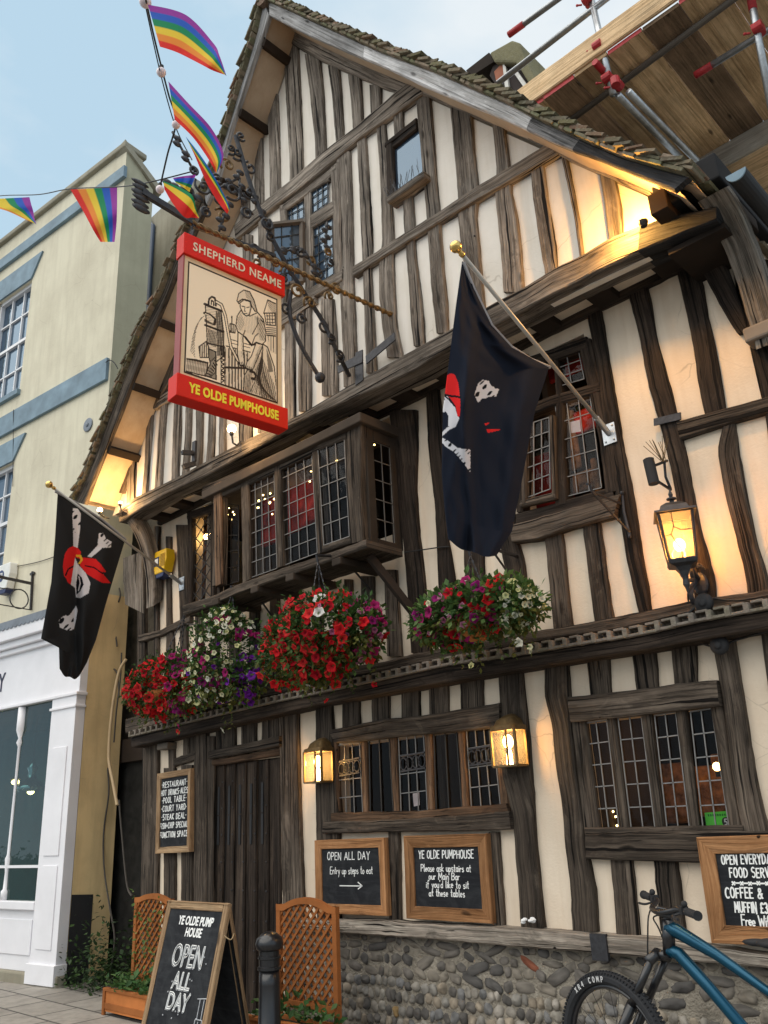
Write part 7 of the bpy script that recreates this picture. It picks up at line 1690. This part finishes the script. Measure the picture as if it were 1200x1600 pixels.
# ------------------------------------------------------------------ mountain bike leaning by the wall
BY = -.78; gz = .05
wc = np.array([-2.58, BY, gz + .37]); RW = .37
bike = thing('mountain_bike', 'petrol blue mountain bike leaning under the timber window', 'bicycle', (-2.0, BY, gz))
def bpx(px, py): return P(px, py, BY)
def wheel(c, ang, nm):
    f = np.array([math.cos(ang), math.sin(ang), 0]); u = np.array([0, 0, 1.0])
    mb = MB(); N = 72; n = 10; vs = []; fs = []
    for i in range(N):
        a = 2 * math.pi * i / N; d = f * math.cos(a) + u * math.sin(a); s = np.cross(f, u)
        for k in range(n): b = 2 * math.pi * k / n; vs.append(c + d * (RW - .03 + .03 * math.cos(b)) + s * .031 * math.sin(b))
    for i in range(N):
        for k in range(n): fs.append((i * n + k, i * n + (k + 1) % n, ((i + 1) % N) * n + (k + 1) % n, ((i + 1) % N) * n + k))
    mb.add(vs, fs)
    s = np.cross(f, u)
    for i in range(110):
        a = 2 * math.pi * i / 110
        for o in (-.022, 0, .022):
            aa = a + (.028 if o else 0); d = f * math.cos(aa) + u * math.sin(aa); t_ = -f * math.sin(aa) + u * math.cos(aa); mb.box((-.004, -.005, -.006), (.005, .005, .006), 0, (c + d * (RW - (.006 if o else -.001)) + s * o, d, s, t_))
    w = mb.build(nm, RUBBER, bike)
    mb = MB(); mb.tube([c + (f * math.cos(a) + u * math.sin(a)) * (RW - .066) for a in np.linspace(0, 2 * math.pi, 61)], .013, 8); mb.build('rim', BLACKP, w)
    mb = MB()
    for i in range(28): a = 2 * math.pi * i / 28; d = f * math.cos(a) + u * math.sin(a); mb.bar(c + s * .03 * (-1) ** i + (f * math.cos(a + .5 * (-1) ** (i // 2)) + u * math.sin(a + .5 * (-1) ** (i // 2))) * .025, c + d * (RW - .07), .002, .002)
    mb.build('spokes', BLACKM, w)
    mb = MB(); mb.lathe(c - s * .05, s, [(0, .012), (.01, .03), (.03, .018), (.07, .018), (.09, .03), (.1, .012)], 12); mb.build('hub', BLACKP, w)
    return w, f, u, s
wa = math.radians(-14)
w_, f_, u_, s_ = wheel(wc, wa, 'front_wheel')
mb = MB(); sgn = s_ if s_[1] < 0 else -s_
tang0 = math.pi / 2
txt = 'XR4 COMP'; a = math.radians(128)
for ch in txt:
    if ch != ' ':
        d = -f_ * math.cos(math.pi - a) + u_ * math.sin(a) if False else f_ * math.cos(a) + u_ * math.sin(a); tv = np.cross(sgn, d); tv = -tv if (tv @ f_) * math.sin(a) < 0 else tv
        hand(mb, ch, wc + d * (RW - .043) + sgn * .0325, tv, d, .024, .004, 1.0, .1, 0, 0, 'c', sgn)
    a -= math.radians(5.2)
mb.build('tyre_print', WHITETXT, w_)
wheel(np.array([-1.36, BY, gz + .37]), 0, 'rear_wheel')
ht, hb_ = bpx(1042, 1447), bpx(1046, 1492)
crown = bpx(1028, 1500)
mb = MB(); mb.tube([ht + (.01, 0, .03), hb_], .031, 14); mb.build('head_tube', BLACKP, bike, True)
tt_end = np.array([-1.66, BY, .70 + gz]); bb = np.array([-1.80, BY, .33 + gz]); st_top = np.array([-1.60, BY, .80 + gz])
tp1 = bpx(1120, 1492); tp2 = bpx(1200, 1549)
mb = MB(); mb.tube([ht + (.0, 0, .0), ht + (.05, 0, -.02), tp1, tp2, tp2 + (tp2 - tp1) * .35], [.033, .034, .025, .021, .019], 14); dn1 = bpx(1110, 1545); dn2 = bpx(1165, 1610)
mb.tube([hb_ + (.0, 0, .02), bpx(1060, 1490), dn1, dn2, bb], [.033, .032, .029, .029, .029], 14); mb.tube([bb, tp2 + (tp2 - tp1) * .33 + (.0, 0, .05)], .018, 12)
rc_ = np.array([-1.36, BY, gz + .37])
for o in (-.055, .055): mb.tube([bb + (0, o * .5, 0), rc_ + (0, o, 0)], .012, 8); mb.tube([tp2 + (tp2 - tp1) * .3, rc_ + (0, o, 0)], .010, 8)
mb.build('frame', BIKEB, bike, True)
mb = MB(); sp0 = tp2 + (tp2 - tp1) * .33 + (.0, 0, .05); mb.tube([sp0, sp0 + (.03, 0, .16)], .014, 8); mb.build('seat_post', BLACKP, bike)
mb = MB(); c = sp0 + (.04, 0, .19)
for i in range(1): mb.ball(c, .09, 14, 8, 0, (1.45, .75, .28)); mb.ball(c + (-.11, 0, .0), .05, 10, 6, 0, (1.6, .5, .35))
mb.build('saddle', BLACKM, bike, True)
mb = MB(); mb.lathe(bb - (0, .05, 0), (0, 1, 0), [(0, .02), (.1, .02)], 12); mb.lathe(bb - (0, .075, 0), (0, 1, 0), [(0, .085), (.006, .085)], 28); mb.bar(bb - (0, .085, 0), bb + (.12, -.09, -.12), .02, .025); mb.bar(bb + (0, .085, 0), bb + (-.12, .09, .12), .02, .025); mb.box((bb[0] + .08, bb[1] - .19, bb[2] - .135), (bb[0] + .17, bb[1] - .09, bb[2] - .11)); mb.box((bb[0] - .17, bb[1] + .09, bb[2] + .11), (bb[0] - .08, bb[1] + .19, bb[2] + .135)); mb.build('crankset', BLACKP, bike)
mb = MB(); sd_ax = s_
for o in (-.055, .055): top_ = crown + s_ * o; mb.tube([top_ + (hb_ - ht) * -.0, top_ + (wc - crown) * .5], .019, 10); mb.tube([top_ + (wc - crown) * .45, wc + s_ * o], .024, 10)
mb.tube([crown + s_ * .07, crown + (0, 0, .03), crown - s_ * .07], .026, 10); mb.tube([crown + (0, 0, .02), hb_], .024, 10); mb.tube([crown + (wc - crown) * .52 + s_ * .055 - f_ * .02, crown + (wc - crown) * .47 - f_ * .05 + (0, 0, .02), crown + (wc - crown) * .52 - s_ * .055 - f_ * .02], .014, 8); mb.build('fork', BLACKP, bike, True)
hA, hB_ = P(1006, 1398, -.50), P(1090, 1431, -1.02); hc = bpx(1044, 1424); 
mb = MB(); mb.tube([ht + (0, 0, .03), hc + (.01, 0, -.02)], .022, 10); mb.bar(hc + (.02, 0, -.01), hc + (-.05, -.02, .005), .045, .045); mb.build('stem', BLACKP, bike, bevel=.006)
hcc = hc + (-.05, -.02, .005); hd_ = (hB_ - hA) / np.linalg.norm(hB_ - hA)
mb = MB(); mb.tube(smooth([hA, hA + hd_ * .2, hcc - hd_ * .07, hcc + hd_ * .07, hB_ - hd_ * .2, hB_], 30), .014, 10); hbm = mb.build('handlebar', BLACKP, bike, True)
for e, dr in ((hA, hd_), (hB_, -hd_)):
    mb = MB(); mb.tube([e, e + dr * .13], .019, 12); mb.tube([e - dr * .004, e + dr * .008], .022, 12); mb.build('grip', RUBBER, hbm)
    mb = MB(); q = e + dr * .17; mb.box((-.018, -.018, -.018), (.018, .018, .018), 0, (q, dr, np.cross(dr, (0, 0, 1)), (0, 0, 1))); mb.tube(smooth([q + (0, 0, -.01), q + np.array([-.05, -.01, -.025]), q - dr * .08 + np.array([-.06, -.01, -.03])], 10), .006, 6); mb.ball(q - dr * .02 + (0, 0, .03), .016, 8, 6); mb.build('brake_lever', BLACKM, hbm)
mb = MB(); mb.tube(smooth([hA + hd_ * .2 + (-.03, 0, -.03), bpx(1013, 1434), bpx(1012, 1470), bpx(1010, 1510), crown + (wc - crown) * .55], 24), .004, 5); mb.tube(smooth([hB_ - hd_ * .2 + (-.03, 0, -.02), bpx(1022, 1432), bpx(1030, 1452), hb_], 16), .004, 5); mb.build('cables', WIRE, bike)

# ------------------------------------------------------------------ scaffolding over the right-hand roof
YSC = .55
def sc(px, py, y=YSC): return P(px, py, y)
scf = thing('scaffolding', 'tube and board scaffolding with red couplers above the right roof slope', 'scaffolding', (-.5, 1.2, 0))
zpl = sc(950, 90)[2]                                                     # height of the boards
def onz(px, py, z):
    d = ray(px, py); return EYE + d * ((z - EYE[2]) / d[2])
A0, A1 = onz(846, 162, zpl), onz(1068, -2, zpl)                          # front edge of the deck
y_f = (A0[1] + A1[1]) / 2; y_b = onz(1140, 222, zpl)[1]; xs0 = onz(846, 162, zpl)[0] - .1
jx = sorted([onz(1071, 73, zpl)[0], onz(1025, 112, zpl)[0], onz(995, 40, zpl)[0]])
x = xs0 - 1.2; k = 0; bw = .335
while x < xs0 + 4.2:
    m = [PLY, PLY, PLY_D, PLY, PLY_D, PLY, PLY, PLY_D][k % 8]; y0 = y_f + rnd.uniform(-.01, .012)
    beam([(x + .004, y0, zpl), (x + .004, y_b, zpl)], [(x + bw - .004, y0, zpl), (x + bw - .004, y_b, zpl)], 'board', m, scf, .04, .001, ydir=(0, 0, 1), cham=.004)
    if k % 2 == 0 or k % 3 == 0:
        mb = MB(); mb.box((x + .005, y0 - .003, zpl - .002), (x + bw - .006, y0 + .0, zpl + .042)); mb.build('red_board_end', RED_D, scf)
    x += bw; k += 1
beam([(xs0 - 1.2, y_f - .03, zpl + .30), (xs0 + 4, y_f - .03, zpl + .30)], [(xs0 - 1.2, y_f - .03, zpl + .045), (xs0 + 4, y_f - .03, zpl + .045)], 'toe_board', PLY, scf, .03, .001)
tb0, tb1 = P(1085, 246, y_b), P(1200, 184, y_b); tl0 = P(1200, 232, y_b)
beam([(tb0[0] - .1, y_b - .04, zpl - .01), (tb0[0] + 4, y_b - .04, zpl - .01)], [(tb0[0] - .1, y_b - .04, zpl - .26), (tb0[0] + 4, y_b - .04, zpl - .26)], 'rear_board', PLY_G, scf, .04, .001)
beam([(tb0[0] - .1, y_b - .0, zpl - .30), (tb0[0] + 4, y_b - .0, zpl - .30)], [(tb0[0] - .1, y_b + 1.3, zpl - .30), (tb0[0] + 4, y_b + 1.3, zpl - .30)], 'lower_board', PLY, scf, .04, .001, ydir=(0, 0, 1))
TR = .030
def tube(a, b, r=TR, m=STEEL, nm='tube'):
    mb = MB(); mb.tube([a, b], r, 12); return mb.build(nm, m, scf, True)
tube(sc(923, -6), sc(958, 148)); tube(sc(923, -6), sc(923, -6) + (sc(923, -6) - sc(958, 148)) * .9)
L0, L1 = sc(778, 130), sc(945, 0); tube(L0, L0 + (L1 - L0) * 4)
L0, L1 = sc(797, 53), sc(870, 0); tube(L0, L0 + (L1 - L0) * 6); tube(L0 + (L1 - L0) * -.03, L0 + (L1 - L0) * .30, TR * 1.12, RED_D, 'red_end_sleeve')
tube(sc(1080, 158), sc(900, 205) * 0 + sc(905, 184) - (0, 0, .0), TR, simple('dull_tube', (.15, .14, .13), .6, .4)) if False else None
z_l = zpl - .05; a = onz(905, 178, z_l); b = onz(1120, 18, z_l); tube(a + (a - b) * .3, b + (b - a) * 2, TR, simple('dull_tube', (.17, .15, .13), .6, .4))
a, b = P(966, 149, YSC + .02), P(1044, 227, YSC + 1.0); tube(a, b + (b - a) * .6)
a, b = P(982, 143, YSC + .02), P(1076, 238, YSC + 1.0); tube(a, b + (b - a) * .6)
a, b = P(1086, 118, YSC + .5), P(1176, 62, YSC + .5); tube(a + (b - a) * .25, b + (b - a) * 3); tube(a, a + (b - a) * .3, TR * 1.12, RED_D, 'red_end_sleeve')
a, b = P(1172, -10, YSC + .3), P(1202, 150, YSC + .3); tube(a + (a - b) * 1.0, b + (b - a) * .25); tube(a + (a - b) * .3, a + (b - a) * .17, TR * 1.15, RED_D, 'red_end_sleeve')
def coupler(p, d, e):
    mb = MB(); d = np.array(d) / np.linalg.norm(d); mb.tube([p - d * .035, p + d * .035], .044, 10); e = np.array(e) / np.linalg.norm(e); mb.tube([p - e * .04 + (0, -.05, 0), p + e * .04 + (0, -.05, 0)], .042, 10); mb.bar(p + (-.06, -.03, 0), p + (-.10, -.05, .01), .014, .014); mb.ball(p + (-.10, -.05, .01), .014, 6, 4); mb.build('coupler', RED_D, scf, bevel=.003)
coupler(sc(938, 76), (0, 0, 1), (1, 0, 0)); coupler(sc(921, 4), (0, 0, 1), (1, 0, 0)); coupler(sc(953, 126), (0, 0, 1), (1, 0, 0)); coupler(sc(966, 133), (0, 1, 0), (0, 0, 1)); coupler(P(1187, 48, YSC + .3), (0, 0, 1), (1, 0, 0))
p = sc(944, 113); mb = MB(); mb.lathe(p + (0, -.16, 0), (0, 1, 0), [(0, .030), (.22, .030), (.22, .024), (.02, .024), (.02, .0)], 14); mb.build('tube_end', RED_D, scf)
# other old roof behind: little gabled cap with a mossy ridge
YD = 2.2
dg = thing('roof_dormer', 'small mossy tiled gablet with a white board behind the right roof slope', 'dormer', P(790, 140, YD))
def pd(l, o=0.0): return [P(x, y, YD + o) for x, y in l]
mb = MB(); mb.prism(pd([(728,110),(764,82),(772,96),(735,120)]), (0, .5, 0)); mb.build('left_eave', OAK_D, dg)
mb = MB(); cols = []
mb.prism(pd([(764,82),(800,62),(812,66),(820,92),(853,152),(838,150),(806,98),(772,97)], -.05), (0, .6, 0)); mb.col = [(.20, .185, .11, 1)] * len(mb.v); mb.build('mossy_ridge', TILEM, dg, bevel=.03)
mb = MB(); mb.prism(pd([(772,97),(806,98),(838,150),(780,140),(765,118)], .05), (0, .5, 0)); mb.build('gable_face', simple('dark_loft', (.04, .03, .028), .9), dg)
mb = MB(); mb.prism(pd([(785,98),(790,104),(795,138),(789,137)]), (0, .04, 0)); mb.prism(pd([(800,110),(806,108),(836,150),(828,150)]), (0, .04, 0)); mb.build('white_board', simple('flaking_white_board', (.66, .64, .60), .8, 0, .2, .2, 14, .3), dg)
mb = MB(); mb.prism(pd([(772,112),(785,98),(787,120),(776,130)], .02), (0, .04, 0)); mb.build('brick_patch', simple('red_brick_patch', (.32, .12, .07), .9), dg)

# ------------------------------------------------------------------ things that finish the neighbour: pendant lamp in the shop, cables on its wall
c = PP(50, 1215, NC - nn * .55, nn)
t = thing('pendant_lamp', 'chrome pendant lamp hanging inside the teal shop window', 'pendant lamp', c - np.array([0, 0, .18]))
mb = MB(); mb.lathe(c - np.array([0, 0, .18]), (0, 0, 1), [(0, .16), (.04, .19), (.10, .15), (.16, .07), (.24, .045), (.30, .07), (.36, .03), (.42, .02)], 18); mb.build('shade', simple('polished_chrome', (.7, .7, .7), .12, 1.0, .5, .05), t, True)
mb = MB(); mb.tube([c + np.array([0, 0, .2]), c + np.array([0, 0, 1.2])], .006, 6); mb.build('cord', WIRE, t)
mb = MB(); mb.ball(c - np.array([0, 0, .17]), .05, 10, 6); mb.build('bulb', BULB_S, t); lamp_light(c - np.array([0, 0, .25]), 6, t, .06, (1, .7, .4))
c2 = PP(24, 1222, NC - nn * 1.2, nn); t = thing('shop_wall_lamp', 'small amber lamp glowing deeper inside the shop', 'lamp', c2)
mb = MB(); mb.ball(c2, .06, 10, 6, 0, (1, 1, .7)); mb.build('bulb', BULB_S, t); mb = MB(); mb.lathe(c2 + np.array([0, 0, .04]), (0, 0, 1), [(0, .09), (.06, .03), (.1, .02)], 10); mb.build('shade', RUSTGOLD, t)
mb = MB(); mb.tube(smooth([Q(-20, 893, .02), Q(20, 886, .02), Q(60, 878, .02), Q(96, 866, .02), Q(124, 858, .02)], 30), .006, 5); tag(mb.build('wall_cable', WIRE), 'thin grey cable crossing the yellow wall above the shop alarm', 'cable')
mb = MB(); mb.tube(smooth([Q(162, 570, .03), Q(170, 563, .06), Q(178, 566, .05), Q(184, 576, .03)], 14), .007, 5); mb.tube(smooth([Q(21, 640, .06), Q(20.5, 700, .03), Q(20, 760, .02)], 10), .005, 5); tag(mb.build('wall_cable', WIRE), 'short loose cable end over the blue band by the house corner', 'cable')
